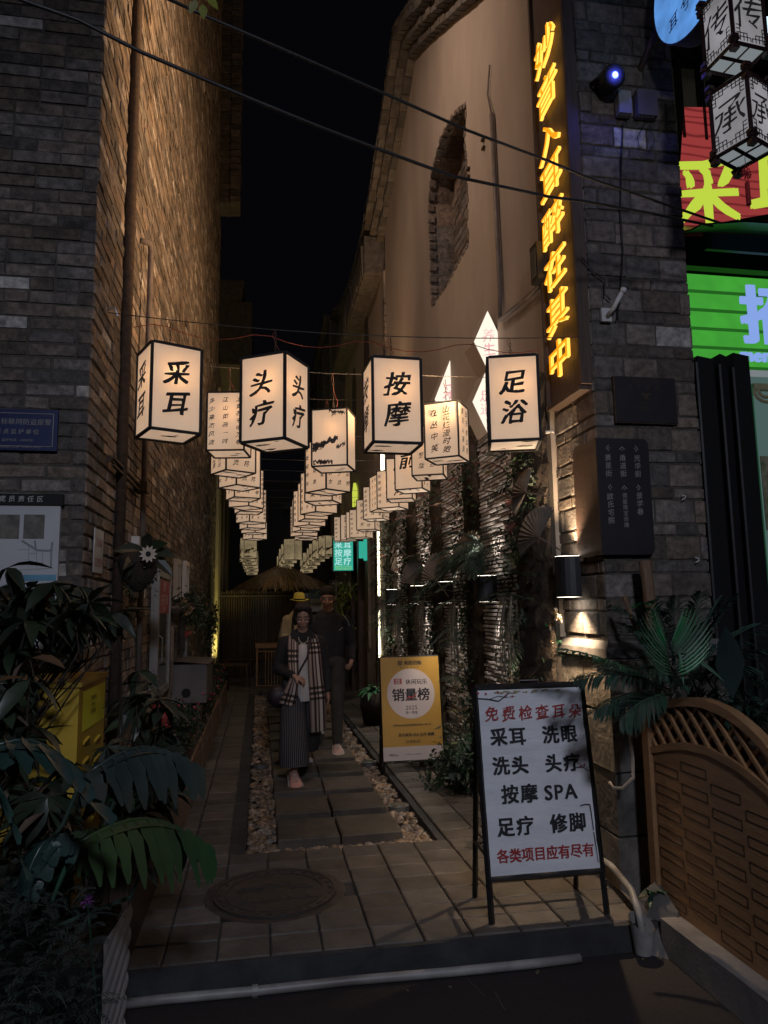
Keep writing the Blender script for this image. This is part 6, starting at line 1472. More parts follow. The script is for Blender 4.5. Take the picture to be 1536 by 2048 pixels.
for a, b, ya, yb_, lb, ll, lw, dr in [((165, 1555), (385, 1530), 2.55, 2.75, 10, .18, .046, 1.2), ((150, 1690), (410, 1690), 2.3, 2.6, 11, .17, .042, 1.25), ((-30, 1500), (190, 1610), 1.9, 2.0, 7, .13, .07, .45), ((-60, 1560), (50, 1740), 1.8, 1.85, 5, .07, .06, .6), ((40, 1790), (130, 1700), 2.2, 2.3, 6, .08, .05, .9), ((230, 1600), (330, 1590), 2.6, 2.9, 7, .10, .05, 1.0), ((300, 1700), (330, 1740), 2.6, 2.9, 5, .10, .05, 1.2)]:
    P, Q = ony(*a, ya), ony(*b, yb_); m = lobed(P, Q, lb, ll, lw, droop=dr); lf = m.build('leaf', M['leaf_big' if a[0] < 150 or a[1] < 1600 else 'leaf_green'], PH, smooth=True)
    m = MB(); m.tube([P, P+Vector((-.06, .02, -.15)), (-.95, 2.6, .45)], .007, 6); m.build('leaf_stalk', M['palm_dark'], PH)
m = MB(); m.tube([(-.95, 2.6, .3), (-1.0, 2.62, .7), (-.98, 2.64, .9)], .025, 8); m.build('trunk', M['bark'], PH)
# planter with the white ribbed side
pt = thing('ribbed_planter', 'planter with a white diagonally ribbed side panel, lower left foreground', 'planter', (-.9, 2.7, -.13))
XPp = -.50; pn_, pf_ = onx(207, 1885, XPp), onx(262, 1800, XPp); ztp = min(pn_.z, pf_.z); ya_ = pn_.y; yb2 = pf_.y
m = MB(); m.bx(-1.35, XPp-.02, ya_+.005, ya_+(yb2-ya_)*.75, -.129, ztp-.02); m.build('box', M['blackm'], pt)
m = MB(); NY, NZ = 24, 90; vs = []
for j in range(NZ+1):
    for i in range(NY+1):
        f = i/NY; z = -.129+(pn_.z+(pf_.z-pn_.z)*f+.129)*j/NZ; tp_ = 1-.22*(1-j/NZ); ph = (z*1.0/.075-f*1.1); w = abs(math.sin(math.pi*ph)); vs.append((XPp+.007*w*(.3+.7*f), ya_+(yb2-ya_)*f*tp_+.016*w*(f**3), z))
m.add(vs, [(j*(NY+1)+i, j*(NY+1)+i+1, (j+1)*(NY+1)+i+1, (j+1)*(NY+1)+i) for j in range(NZ) for i in range(NY)]); m.build('ribbed_panel', M['pot'], pt, smooth=True)
m = MB(); m.bx(-1.34, XPp-.03, ya_+.02, yb2-.03, ztp-.02, ztp-.005, jit=.004); m.build('soil', M['bark'], pt)
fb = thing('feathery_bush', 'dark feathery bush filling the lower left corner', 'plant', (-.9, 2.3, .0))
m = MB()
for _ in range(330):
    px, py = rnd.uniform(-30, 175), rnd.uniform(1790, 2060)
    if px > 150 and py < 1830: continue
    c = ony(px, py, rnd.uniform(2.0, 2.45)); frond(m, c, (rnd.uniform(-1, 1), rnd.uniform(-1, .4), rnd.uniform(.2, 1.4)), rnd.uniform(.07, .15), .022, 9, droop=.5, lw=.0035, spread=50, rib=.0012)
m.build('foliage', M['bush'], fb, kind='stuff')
th = thing('thistle', 'purple thistle flower low among the left foreground leaves', 'flower', tuple(ony(175, 1805, 2.5)))
c = ony(175, 1803, 2.5); m = MB()
for k in range(40): m.tube([c, c+Vector((rnd.gauss(0, 1), rnd.gauss(0, 1), rnd.gauss(.4, 1))).normalized()*.022], .0012, 3, caps=False)
m.build('bloom', M['purple'], th); m = MB(); m.tube([c, c+Vector((.03, .05, -.35))], .003, 5); m.build('stem', M['palm_dark'], th)
# dark planter against the left wall and picket planters with azaleas
dx = onx(262, 1900, -.56)
m = MB(); 
for k in range(4): m.bx(-.9+.0+.085*k, -.9+.08+.085*k, 3.52, 3.56, -.129, .42-.01*k)
m.bx(-.9, -.56, 3.562, 4.6, -.129, .40)
tag(m.build('dark_planter', M['darkwood']), 'dark plank planter against the left wall at the alley mouth', 'planter')
m = MB(); cluster(m, (-.72, 4.0, .5), (.15, .4, .16), 200, .08); tag(m.build('low_foliage', M['leaf'], kind='stuff'), 'dark leaves growing from the plank planter by the left wall', 'plant')
pname = ['nearest', 'second', 'third', 'fourth', 'farthest']
pk = MB(); pk.add([(-.011, -.03, 0), (.011, -.03, 0), (.011, .03, 0), (-.011, .03, 0), (-.011, -.03, .34), (.011, -.03, .34), (.011, .03, .34), (-.011, .03, .34), (0, 0, .37)], [(0, 1, 5, 4), (1, 2, 6, 5), (2, 3, 7, 6), (3, 0, 4, 7), (4, 5, 8), (5, 6, 8), (6, 7, 8), (7, 4, 8)]); pk = pk.mesh('picket', M['post'])
for i, (ya, yb_) in enumerate(((4.9, 5.9), (6.0, 7.2), (7.3, 8.6), (8.8, 10.4), (10.6, 12.6))):
    t = thing('picket_planter', '%s wooden picket planter with a flowering azalea along the left wall' % pname[i], 'planter', (-.6, (ya+yb_)/2, 0), group='picket planters with azaleas')
    m = MB(); m.bx(-.88, -.56, ya+.02, yb_-.02, 0, .30); m.build('trough', M['darkwood'], t)
    y = ya+.04
    while y < yb_: link('picket', pk, t, mat4=t.matrix_world.inverted() @ Matrix.Translation((-.535, y, 0))); y += .085
    for k in range(4): link('picket', pk, t, mat4=t.matrix_world.inverted() @ Matrix.Translation((-.86+.085*k, ya-.005, 0)) @ Matrix.Rotation(math.pi/2, 4, 'Z'))
    m = MB()
    y = ya+.2
    while y < yb_: cluster(m, (-.70, y, .50+.05*math.sin(i+y*3)), (.15, .2, .18), 330, .036); y += .28
    m.build('foliage', M['fern'], t, kind='stuff'); m = MB()
    for k in range(10+4*i):
        c = Vector((-.6+rnd.uniform(-.12, .1), rnd.uniform(ya, yb_), rnd.uniform(.45, .72)))
        for q in range(6): leaf(m, c, (rnd.uniform(-1, 1), rnd.uniform(-1, 1), rnd.uniform(-.2, 1)), .03, .024, droop=0)
    m.build('blossoms', M['pink'], t, kind='stuff')
# things on the left wall
def wb(name, label, cat, pa, pb2, d, mt, parent=None, y1=None):
    a = onx(*pa, XL+d); b = onx(*pb2, XL+d); m = MB(); m.bx(XL+.004, XL+d, a.y, b.y if y1 is None else y1, min(a.z, b.z), max(a.z, b.z)); o = m.build(name, M[mt], parent); 
    if label: tag(o, label, cat)
    return o
cd = thing('display_case', 'narrow glazed display case with a red poster on the left wall', 'display case', (XL+.05, 7, .8))
ya, yb_ = onx(313, 1400, XL+.07).y, onx(340, 1300, XL+.07).y; zt_, zb_ = 1.95, .82
m = MB(); X_ = XL+.07
for (a, b, c, d) in ((ya, ya+.05, zb_, zt_), (yb_-.05, yb_, zb_, zt_), (ya+.051, yb_-.051, zb_, zb_+.06), (ya+.051, yb_-.051, zt_-.12, zt_)): m.bx(XL+.004, X_, a, b, c, d)
m.build('frame', M['beige'], cd); m = MB(); m.bx(XL+.01, XL+.055, ya+.05, yb_-.05, zb_+.05, zt_-.1); m.build('glass_door', M['glass'], cd)
m = MB(); m.bx(XL+.056, XL+.059, ya+.07, yb_-.06, 1.52, 1.82); m.build('red_poster', M['redprint'], cd)
m = MB(); text(m, '优惠', (XL+.0605, (ya+yb_)/2, 1.76), (0, 1, 0), (0, 0, 1), .10); text(m, '扫码下单', (XL+.0605, (ya+yb_)/2, 1.64), (0, 1, 0), (0, 0, 1), .11); text(m, '欢迎光临', (XL+.0605, (ya+yb_)/2, 1.56), (0, 1, 0), (0, 0, 1), .05); m.build('poster_lettering', M['pinkwhite'], cd)
m = MB(); m.tube([(X_, ya+.03, 1.1), (X_+.03, ya+.03, 1.12), (X_+.03, ya+.03, 1.32), (X_, ya+.03, 1.34)], .006, 5); m.build('handle', M['steel'], cd)
for (x_, l_) in ((355, 'nearer'), (372, 'farther')):
    p = onx(x_, 1160, XL+.03); t = thing('picture_frame', '%s of two pale empty picture frames on the left wall' % l_, 'frame', (XL+.02, p.y, 1.6), group='pale frames on the left wall'); m = MB(); h_ = .22; w_ = .18
    for (a, b, c, d) in ((-w_, -w_+.05, -h_, h_), (w_-.05, w_, -h_, h_), (-w_+.051, w_-.051, -h_, -h_+.05), (-w_+.051, w_-.051, h_-.05, h_)): m.bx(XL+.004, XL+.05, p.y+a, p.y+b, p.z+c, p.z+d)
    m.build('moulding', M['white'], t); m = MB(); m.bx(XL+.004, XL+.015, p.y-w_+.05, p.y+w_-.05, p.z-h_+.05, p.z+h_-.05); m.build('backing', M['plaster_dim'], t)
for pa, l_ in (((275, 1092), 'upper'), ((275, 1172), 'lower')):
    p = onx(*pa, XL+.05); t = thing('junction_box', '%s white box half behind the hanging flower on the left wall' % l_, 'box', (XL+.03, p.y, p.z)); m = MB(); m.bx(XL+.004, XL+.06, p.y, p.y+.3, p.z-.08, p.z+.07); m.build('case', M['white'], t)
mb_ = thing('meter_box', 'grey metal meter box with a round hole on posts by the left wall', 'meter box', (-.7, 8, .5))
a, b = onz(345, 1390, .35), None
y0_ = 7.6; m = MB(); m.bx(XL+.01, -.52, y0_, y0_+.9, .62, 1.0); m.build('case', M['box_grey'], mb_)
m = MB(); m.add([(XL+.01, y0_-.03, 1.04), (-.50, y0_-.03, 1.003), (-.50, y0_+.93, 1.003), (XL+.01, y0_+.93, 1.04)], [(0, 1, 2, 3)]); m.build('lid', M['box_grey'], mb_)
m = MB(); m.disc((-.72, y0_-.003, .72), Vector((1, 0, 0)), Vector((0, 0, 1)), .045, 18); m.build('round_hole', M['blackm'], mb_)
for x in (-.84, -.6): m = MB(); m.tube([(x, y0_+.1, 0), (x, y0_+.1, .62)], .03, 6); m.build('leg', M['post'], mb_)
cable([(XL+.04, 7.1, .25), (XL+.05, 7.15, .7), (XL+.05, 7.35, .78), (XL+.05, 7.4, .8), (XL+.05, 7.4, 1.38), (XL+.05, 7.75, 1.38)], .022, 'water_pipe', 'pale brown water pipe bending along the left wall beside the display case', 'pipe', 'pipe_brown', 8)
cable([(XL+.05, 7.5, 1.56), (XL+.07, 8.1, 1.56), (XL+.07, 8.15, 1.5), (XL+.07, 8.15, 1.1)], .035, 'water_pipe', 'thicker bent pipe above the meter box on the left wall', 'pipe', 'pipe_brown', 8)
m = MB()
for k in range(3): m.tube([(XL+.08, 8.3+k*.12, 1.02), (XL+.08, 8.3+k*.12, 1.25)], .014, 6)
tag(m.build('meter_pipes', M['steel']), 'row of short steel pipes standing on the meter box', 'pipes')
m = MB(); m.tube([(XL+.1, 8.3, 1.28), (XL+.1, 8.7, 1.28)], .03, 8); tag(m.build('valve_handle', M['redpipe']), 'red valve above the meter box pipes', 'valve')
re = thing('red_elbow_pipe', 'red elbow on a grey drain pipe at the foot of the left wall', 'pipe', (-.78, 6.3, 0)); P = onx(326, 1440, -.78)
m = MB(); m.tube([(-.88, P.y, P.z+.09), (-.80, P.y, P.z+.08), (-.77, P.y, P.z+.02), (-.77, P.y, P.z-.06)], .045, 10); m.tube([(-.77, P.y, P.z-.05), (-.77, P.y, P.z-.09)], .055, 10); m.build('elbow', M['redpipe'], re, smooth=True)
m = MB(); m.tube([(-.77, P.y, P.z-.08), (-.77, P.y, 0)], .042, 10); m.build('pipe', M['pvc'], re, smooth=True)
# hanging flower basket
hf = thing('hanging_basket', 'dark wicker wall basket with one white daisy and broad leaves', 'hanging basket', (XL+.1, 5.6, 1.8)); P = onx(276, 1145, -.75)
m = MB(); m.tube([(P.x, P.y, P.z+.12), (P.x, P.y, P.z+.06), (P.x, P.y, P.z-.05), (P.x, P.y, P.z-.12)], [.12, .13, .09, .03], 12); m.build('basket', M['basket'], hf, smooth=True); m = MB(); cluster(m, P+Vector((0, 0, .0)), (.13, .13, .12), 260, .03); m.build('moss', M['fern'], hf, kind='stuff')
for dx_, dy_, dz_ in ((.5, -.3, .35), (.8, -.2, .1), (.7, 0, -.4), (-.6, -.3, .2), (.2, -.5, .7), (-.3, -.5, -.2)): m = MB(); leaf(m, P+Vector((.04, -.02, .13)), (dx_, dy_, dz_), .2, .08, n=Vector((0, -1, .4)), seg=4); m.build('leaf', M['leaf'], hf)
F = onx(297, 1108, -.66); m = MB()
for k in range(11): a = 2*math.pi*k/11; leaf(m, F, (math.cos(a), -.15, math.sin(a)), .055, .022, n=Vector((0, -1, 0)), droop=0)
m.build('flower', M['petal'], hf); m = MB(); m.disc(F-Vector((0, .012, 0)), Vector((1, 0, 0)), Vector((0, 0, 1)), .016, 10); m.build('flower_centre', M['blackm'], hf)
hp = thing('hanging_plants', 'bunch of pale flowers and trailing leaves hung on the left wall past the frames', 'hanging plant', (XL+.15, 9.6, 1.4)); m = MB()
for k in range(8): cluster(m, onx(rnd.uniform(375, 435), rnd.uniform(1200, 1250), -.72), (.12, .3, .14), 110, .055)
for k in range(4): cluster(m, onx(rnd.uniform(412, 432), 1240+k*18, -.72), (.07, .2, .12), 60, .05)
m.build('foliage', M['fern'], hp, kind='stuff'); m = MB()
for k in range(26):
    c = onx(rnd.uniform(365, 425), rnd.uniform(1197, 1225), -.66)
    for q in range(5): leaf(m, c, (rnd.uniform(-1, 1), rnd.uniform(-1, 0), rnd.uniform(-1, 1)), .04, .03, droop=0)
m.build('blossoms', M['tanfern'], hp, kind='stuff')

# ------------------------------------------------------------------ far end of the alley
YB_ = thing('ochre_building', 'ochre lit pilaster and plaster house past the left brick building', 'building', (XL, 16, 0))
m = MB(); m.bx(-5, XL+.0, 15.9, 22, 1.3, 5.2); m.build('wall', M['plaster_dim'], YB_); m = MB(); m.bx(-5, XL+.0, 15.9, 22, 0, 1.28); m.build('stone_base', M['stone'], YB_)
m = MB(); m.bx(-3, XL+.06, 15.01, 15.88, 0, 6.2); m.build('pilaster', M['plaster_dim'], YB_)
for y in (16.6, 18.4): m = MB(); m.bx(XL-.05, XL+.02, y, y+.9, 1.9, 4.4); m.build('shutter', M['darkwood'], YB_)
GB = thing('gabled_house', 'dim grey gabled house end behind the left brick building', 'building', (-1, 19, 0))
a = ony(437, 562, 18.6); b = ony(505, 600, 18.6)
m = MB(); m.bx(-5, -.45, 18.7, 26, 5.2, 8.0); m.build('wall', M['plaster_dim'], GB); m = MB(); m.bx(-5, b.x, 18.5, 26, 8.0, a.z-.6, jit=.03)
m.bx(-5, b.x-.25, 18.45, 26, a.z-.6, a.z, jit=.05); m.build('roof_end', M['tile'], GB)
DB = thing('dark_house', 'unlit dark house closing the far end of the alley', 'building', (.5, 26, 0))
m = MB(); m.bx(-3, 4, 26, 30, 0, 6.2); m.build('wall', M['mortar'], DB)
for px in (625, 660, 590): p = ony(px, 1012, 25.9); m = MB(); m.box(p, (.9, .1, .25)); m.build('window', M['glass'], DB)
for k in range(6): p = ony(600+k*22, 1050, 25.85); m = MB(); m.box(p, (.06, .12, 2.2)); m.build('post', M['tile'], DB)
HT = thing('thatched_hut', 'round straw thatched roof hut at the end of the alley', 'hut', (.55, 17.6, 0))
m = MB(); cx_, cy_ = .55, 17.9; zt_ = ony(575, 1133, 17.9).z+.05; ze = ony(500, 1180, 17.2).z
for k in range(2400):
    a = rnd.uniform(0, 2*math.pi); r0_ = rnd.uniform(.0, 1.05); l = .30; f0, f1 = r0_, r0_+l; zf = lambda r: zt_-(zt_-ze)*(r/1.3)**1.1
    c, s = math.cos(a), math.sin(a); w = .012; p = Vector((cx_+c*f0, cy_+s*f0, zf(f0)+rnd.uniform(0, .03))); q = Vector((cx_+c*f1, cy_+s*f1, zf(f1)-rnd.uniform(-.01, .05))); sd_ = Vector((-s, c, 0))*w
    m.quad(p-sd_, q-sd_*1.2, q+sd_*1.2, p+sd_)
m.build('thatch', M['thatch'], HT, kind='stuff')
m = MB(); n = 24; m.add([(cx_, cy_, zt_-.02)]+[(cx_+1.25*math.cos(2*math.pi*k/n), cy_+1.25*math.sin(2*math.pi*k/n), ze-.0) for k in range(n)], [(0, 1+k, 1+(k+1) % n) for k in range(n)]); m.build('roof_lining', M['darkwood'], HT)
for x in (-.3, 1.4): m = MB(); m.tube([(x, 17.5, 0), (x, 17.5, ze+.1)], .05, 8); m.build('post', M['darkwood'], HT)
BF = thing('bamboo_fence', 'dark bamboo pole fence under the thatched roof', 'fence', (.4, 17, 0)); bm_ = MB(); bm_.tube([(0, 0, 0), (0, 0, 2.0)], .026, 6); bme = bm_.mesh('bamboo_pole', M['bamboo'])
x = XL+.04
while x < 1.6: link('bamboo_pole', bme, BF, mat4=BF.matrix_world.inverted() @ Matrix.Translation((x, 17.0+rnd.uniform(-.01, .01), 0)) @ Matrix.Diagonal((1, 1, rnd.uniform(.97, 1.0), 1))); x += .056
for zr in (1.85, .4): m = MB(); m.tube([(XL, 16.96, zr), (1.7, 16.96, zr)], .03, 6); m.build('rail', M['bamboo'], BF)
p = ony(630, 1205, 16.7); t = thing('pale_notice', 'pale notice board with faint characters under the thatched roof', 'sign', tuple(p)); m = MB(); m.box(p, (.62, .03, .42)); m.build('board', M['beige'], t)
m = MB(); text(m, '平安采耳养生', p+Vector((0, -.018, .12)), (1, 0, 0), (0, 0, 1), .09, bold=.02); text(m, '足浴按摩', p+Vector((0, -.018, -.03)), (1, 0, 0), (0, 0, 1), .07); m.build('lettering', M['black_ink'], t)
dk = thing('reception_desk', 'small pale wooden desk with slatted sides at the far end', 'desk', (.2, 14.8, 0)); P = onz(512, 1373, 0); x0_, y0_ = P.x, P.y; Wk = .62; zt_ = ony(530, 1288, y0_).z
m = MB(); m.bx(x0_-.02, x0_+Wk, y0_-.02, y0_+.5, zt_-.08, zt_); m.build('top', M['wood'], dk)
for x in (x0_, x0_+Wk-.04): 
    for y in (y0_, y0_+.44): m = MB(); m.bx(x, x+.03, y, y+.03, 0, zt_-.081); m.build('leg', M['wood'], dk)
for k in range(7): m = MB(); m.bx(x0_+.18+k*.06, x0_+.195+k*.06, y0_+.002, y0_+.02, .02, zt_-.14); m.build('slat', M['wood'], dk)
for za in (0.0, zt_-.16): m = MB(); m.bx(x0_+.031, x0_+Wk-.041, y0_, y0_+.025, za, za+.02); m.build('rail', M['wood'], dk)
bn = thing('bench', 'low dark slatted bench at the left wall by the bamboo fence', 'bench', (-.5, 15.3, 0))
for k in range(5): m = MB(); m.bx(-.86, -.2, 14.9+k*.1, 14.98+k*.1, .42, .45); m.build('slat', M['darkwood'], bn)
for x in (-.82, -.26): m = MB(); m.bx(x, x+.05, 14.9, 15.38, 0, .419); m.build('leg', M['darkwood'], bn)
bl_ = thing('banana_leaf_plant', 'one broad dark banana leaf rising behind the walking man', 'plant', (1.0, 15.6, 0)); m = MB(); P = ony(655, 1195, 15.5); leaf(m, P, (-1, 0, .45), .5, .24, n=Vector((0, -1, .1)), seg=4, droop=.2); m.build('leaf', M['leaf_big'], bl_); m = MB(); m.tube([P, (P.x+.1, 15.6, 0)], .02, 6); m.build('stem', M['palm_dark'], bl_)

# ------------------------------------------------------------------ people
def capsule(mb, a, b, ra, rb, n=12, flat=1.0, fd=None):
    a, b = Vector(a), Vector(b); t = (b-a); L = t.length; t.normalize(); u = (t.cross(fd) if fd else (t.cross(Vector((0, 1, 0))) if abs(t.y) < .9 else t.cross(Vector((1, 0, 0))))).normalized(); w = t.cross(u)
    rings = []
    for k in (-1.0, -.86, -.5, 0): rings.append((a+t*ra*k, ra*math.sqrt(max(0.0004, 1-k*k))))
    for k in (0, .5, .86, 1.0): rings.append((b+t*rb*k, rb*math.sqrt(max(0.0004, 1-k*k))))
    vs = []; 
    for c, r in rings:
        for k in range(n): an = 2*math.pi*k/n; vs.append(c+u*math.cos(an)*r+w*math.sin(an)*r*flat)
    fs = [(i*n+k, i*n+(k+1) % n, (i+1)*n+(k+1) % n, (i+1)*n+k) for i in range(len(rings)-1) for k in range(n)]+[tuple(range(n-1, -1, -1)), tuple((len(rings)-1)*n+k for k in range(n))]
    mb.add(vs, fs)
def ellip(mb, c, rx, ry, rz, rot=None, n=14, m_=10):
    vs = []; c = Vector(c)
    for j in range(m_+1):
        ph = math.pi*j/m_
        for k in range(n):
            th_ = 2*math.pi*k/n; p = Vector((rx*math.sin(ph)*math.cos(th_), ry*math.sin(ph)*math.sin(th_), rz*math.cos(ph)))
            if rot is not None: p = rot @ p
            vs.append(c+p)
    mb.add(vs, [(j*n+k, (j+1)*n+k, (j+1)*n+(k+1) % n, j*n+(k+1) % n) for j in range(m_) for k in range(n)])
def fuse(mb, name, mt, parent, vox=.008, smooth_it=4, T=None):
    me = mb.mesh(name, mt, True); o = bpy.data.objects.new('tmp_fuse', me); COL.objects.link(o)
    r = o.modifiers.new('r', 'REMESH'); r.mode = 'VOXEL'; r.voxel_size = vox; r.use_smooth_shade = True
    s = o.modifiers.new('s', 'SMOOTH'); s.iterations = smooth_it; s.factor = .5
    bpy.context.view_layer.update(); m2 = bpy.data.meshes.new_from_object(o.evaluated_get(bpy.context.evaluated_depsgraph_get())); m2.name = name
    bpy.data.objects.remove(o); m2.materials.clear(); m2.materials.append(mt); m2.polygons.foreach_set('use_smooth', [True]*len(m2.polygons))
    return link(name, m2, parent, mat4=Matrix())
def head(mb, c, tilt=0, turn=0, s=1.0):
    """c: head centre. faces -Y. one piece with the body"""
    rot = Matrix.Rotation(turn, 3, 'Z') @ Matrix.Rotation(tilt, 3, 'X'); c = Vector(c); q = lambda x, y, z: c+rot @ Vector((x*s, y*s, z*s))
    ellip(mb, q(0, .01, .025), .072*s, .092*s, .095*s, rot); ellip(mb, q(0, -.018, -.045), .056*s, .068*s, .075*s, rot); ellip(mb, q(0, -.06, -.095), .024*s, .02*s, .018*s, rot)
    ellip(mb, q(0, -.098, -.022), .014*s, .02*s, .028*s, rot); ellip(mb, q(0, -.105, -.038), .019*s, .014*s, .011*s, rot)
    for x in (-.074, .074): ellip(mb, q(x, .012, -.015), .010*s, .02*s, .032*s, rot)
    for x in (-.036, .036): ellip(mb, q(x, -.068, -.035), .022*s, .018*s, .02*s, rot); ellip(mb, q(x, -.079, .018), .026*s, .01*s, .008*s, rot)
    ellip(mb, q(0, -.083, -.066), .024*s, .012*s, .007*s, rot); ellip(mb, q(0, -.081, -.076), .02*s, .012*s, .007*s, rot)
    return q, rot
def face_bits(p, q, s=1.0, glasses=False):
    m = MB()
    for x in (-.031, .031): ellip(m, q(x, -.080, -.002), .013*s, .008*s, .0065*s, n=10, m_=6)
    m.build('eye', M['letter_white'], p).matrix_parent_inverse = Matrix(); m = MB()
    for x in (-.031, .031): ellip(m, q(x, -.0865, -.003), .006*s, .003*s, .006*s, n=8, m_=6)
    m.build('iris', M['hair'], p).matrix_parent_inverse = Matrix(); m = MB()
    for x in (-.033, .033): m.tube([q(x-.018, -.088, .022), q(x, -.092, .027), q(x+.018, -.086, .021)], .003*s, 4)
    m.build('eyebrow', M['hair'], p).matrix_parent_inverse = Matrix(); m = MB(); m.tube([q(-.022, -.087, -.071), q(0, -.094, -.070), q(.022, -.087, -.071)], .0022*s, 4); m.build('lips', M['redfern'], p).matrix_parent_inverse = Matrix()
    if glasses:
        m = MB()
        for x in (-.034, .034): m.tube([q(x+.026*math.cos(a), -.105, -.006+.019*math.sin(a)) for a in [2*math.pi*k/14 for k in range(15)]], .0016, 4)
        m.tube([q(-.008, -.107, 0), q(.008, -.107, 0)], .0016, 4); m.tube([q(.06, -.102, 0), q(.076, .01, .0)], .0014, 4); m.tube([q(-.06, -.102, 0), q(-.076, .01, .0)], .0014, 4); m.build('glasses', M['steel'], p).matrix_parent_inverse = Matrix()
def hand(mb, w, d, palmn, curl=.6, side=1, s=1.0):
    """wrist w, direction d of the fingers, palm normal"""
    w = Vector(w); d = Vector(d).normalized(); n_ = Vector(palmn).normalized(); a = d.cross(n_).normalized()*side; n_ = a.cross(d)*side
    capsule(mb, w, w+d*.055*s, .019*s, .024*s, flat=.8); ellip(mb, w+d*.05*s, .034*s, .034*s, .016*s, Matrix((a, d, n_)).transposed())
    for i, (o_, l) in enumerate(((-.027, .068), (-.009, .076), (.009, .072), (.026, .058))):
        p0 = w+d*.072*s+a*o_*s; d1 = (d*math.cos(curl*.5)+n_*math.sin(curl*.5)); p1 = p0+d1*l*.45*s; d2 = (d*math.cos(curl*1.2)+n_*math.sin(curl*1.2)); p2 = p1+d2*l*.33*s; d3 = (d*math.cos(curl*1.8)+n_*math.sin(curl*1.8)); p3 = p2+d3*l*.24*s
        capsule(mb, p0-d*.02*s, p1, .0088*s, .008*s, 8); capsule(mb, p1, p2, .008*s, .0074*s, 8); capsule(mb, p2, p3, .0074*s, .0066*s, 8)
    p0 = w+d*.02*s-a*.024*s; p1 = p0+(d*.6-a*.6+n_*.35).normalized()*.034*s; p2 = p1+(d*.85-a*.15+n_*.45).normalized()*.03*s; capsule(mb, p0, p1, .011*s, .0095*s, 8); capsule(mb, p1, p2, .0095*s, .0078*s, 8)
def shoe(p, a, pitch, parent, mt, s=1.0, yaw=0):
    T = Matrix.Translation(a) @ Matrix.Rotation(yaw, 4, 'Z') @ Matrix.Rotation(pitch, 4, 'X')
    m = MB(); n = 12; vs = []
    for y, w, z0, h in ((.075, .018, .018, .05), (.06, .034, .016, .085), (.02, .036, .014, .09), (-.04, .038, .014, .075), (-.09, .046, .014, .06), (-.15, .047, .014, .048), (-.19, .032, .018, .035), (-.205, .01, .022, .02)):
        for k in range(n):
            an = 2*math.pi*k/n; vs.append(T @ Vector((w*s*math.cos(an), y*s, (z0+(h-z0)/2+(h-z0)/2*math.sin(an))*s)))
    m.add(vs, [(i*n+k, (i+1)*n+k, (i+1)*n+(k+1) % n, i*n+(k+1) % n) for i in range(7) for k in range(n)]+[tuple(range(n)), tuple(7*n+k for k in range(n))][::1]); sh_ = m.build('shoe', mt, parent, smooth=True); sh_.matrix_parent_inverse = Matrix()
    m = MB(); vs = []
    pr = ((.085, .02), (.075, .042), (0, .045), (-.09, .056), (-.165, .056), (-.21, .038), (-.226, .01))
    ol = [(w, y) for y, w in pr]+[(-w, y) for y, w in reversed(pr)]
    m.prism([T @ Vector((x*s, y*s, 0)) for x, y in ol], T.to_3x3() @ Vector((0, 0, .034*s))); o = m.build('sole', M['sole'], sh_); o.matrix_parent_inverse = Matrix()
    m = MB()
    for k in range(4): y = -.03-.026*k; m.tube([T @ Vector((-.02*s, y*s, (.078-.008*k)*s)), T @ Vector((0, y*s, (.088-.008*k)*s)), T @ Vector((.02*s, y*s, (.078-.008*k)*s))], .0055, 4)
    o = m.build('laces', M['sole'], sh_); o.matrix_parent_inverse = Matrix()
def loft(rings, n=24, uvs=None, ripple=0, closed=True):
    mb = MB(); uv = []; vs = []
    for j, (c, rx, ry) in enumerate(rings):
        for k in range(n+1):
            an = 2*math.pi*k/n; f = 1+ripple*math.sin(an*7+j*.2)*(j/len(rings)); vs.append((c[0]+rx*math.cos(an)*f, c[1]+ry*math.sin(an)*f, c[2])); uv.append((k/n, j/(len(rings)-1)))
    N1 = n+1; mb.add(vs, [(j*N1+k, (j+1)*N1+k, (j+1)*N1+k+1, j*N1+k+1) for j in range(len(rings)-1) for k in range(n)]); mb.uv = uv; return mb
def ribbon(pts, w, wid, th=.008, vscale=1.0, waves=.006):
    """flat cloth strip through pts; wid = width direction"""
    mb = MB(); vs = []; uv = []; K = 8; L = 0; pts = [Vector(p) for p in pts]
    for i, p in enumerate(pts):
        if i: L += (p-pts[i-1]).length
        t = (pts[min(i+1, len(pts)-1)]-pts[max(i-1, 0)]).normalized(); wd = Vector(wid) if not isinstance(wid, list) else Vector(wid[i]); wd = (wd-t*wd.dot(t)).normalized(); nn_ = t.cross(wd); ww = w[i] if isinstance(w, list) else w
        for k in range(K+1): f = k/K-.5; vs.append(p+wd*ww*f+nn_*(waves*math.sin(f*15+i*.3))); uv.append((k/K, L*vscale))
        for k in range(K+1): f = k/K-.5; vs.append(p+wd*ww*f+nn_*(waves*math.sin(f*15+i*.3)-th)); uv.append((k/K, L*vscale))
    S_ = 2*(K+1); fs = []
    for i in range(len(pts)-1):
        for k in range(K): fs += [(i*S_+k, i*S_+k+1, (i+1)*S_+k+1, (i+1)*S_+k), (i*S_+K+1+k, (i+1)*S_+K+1+k, (i+1)*S_+K+2+k, i*S_+K+2+k)]
        fs += [(i*S_, (i+1)*S_, (i+1)*S_+K+1, i*S_+K+1), (i*S_+K, i*S_+2*K+1, (i+1)*S_+2*K+1, (i+1)*S_+K)]
    mb.add(vs, fs); mb.uv = uv; return mb
def own(o): o.matrix_parent_inverse = Matrix(); return o
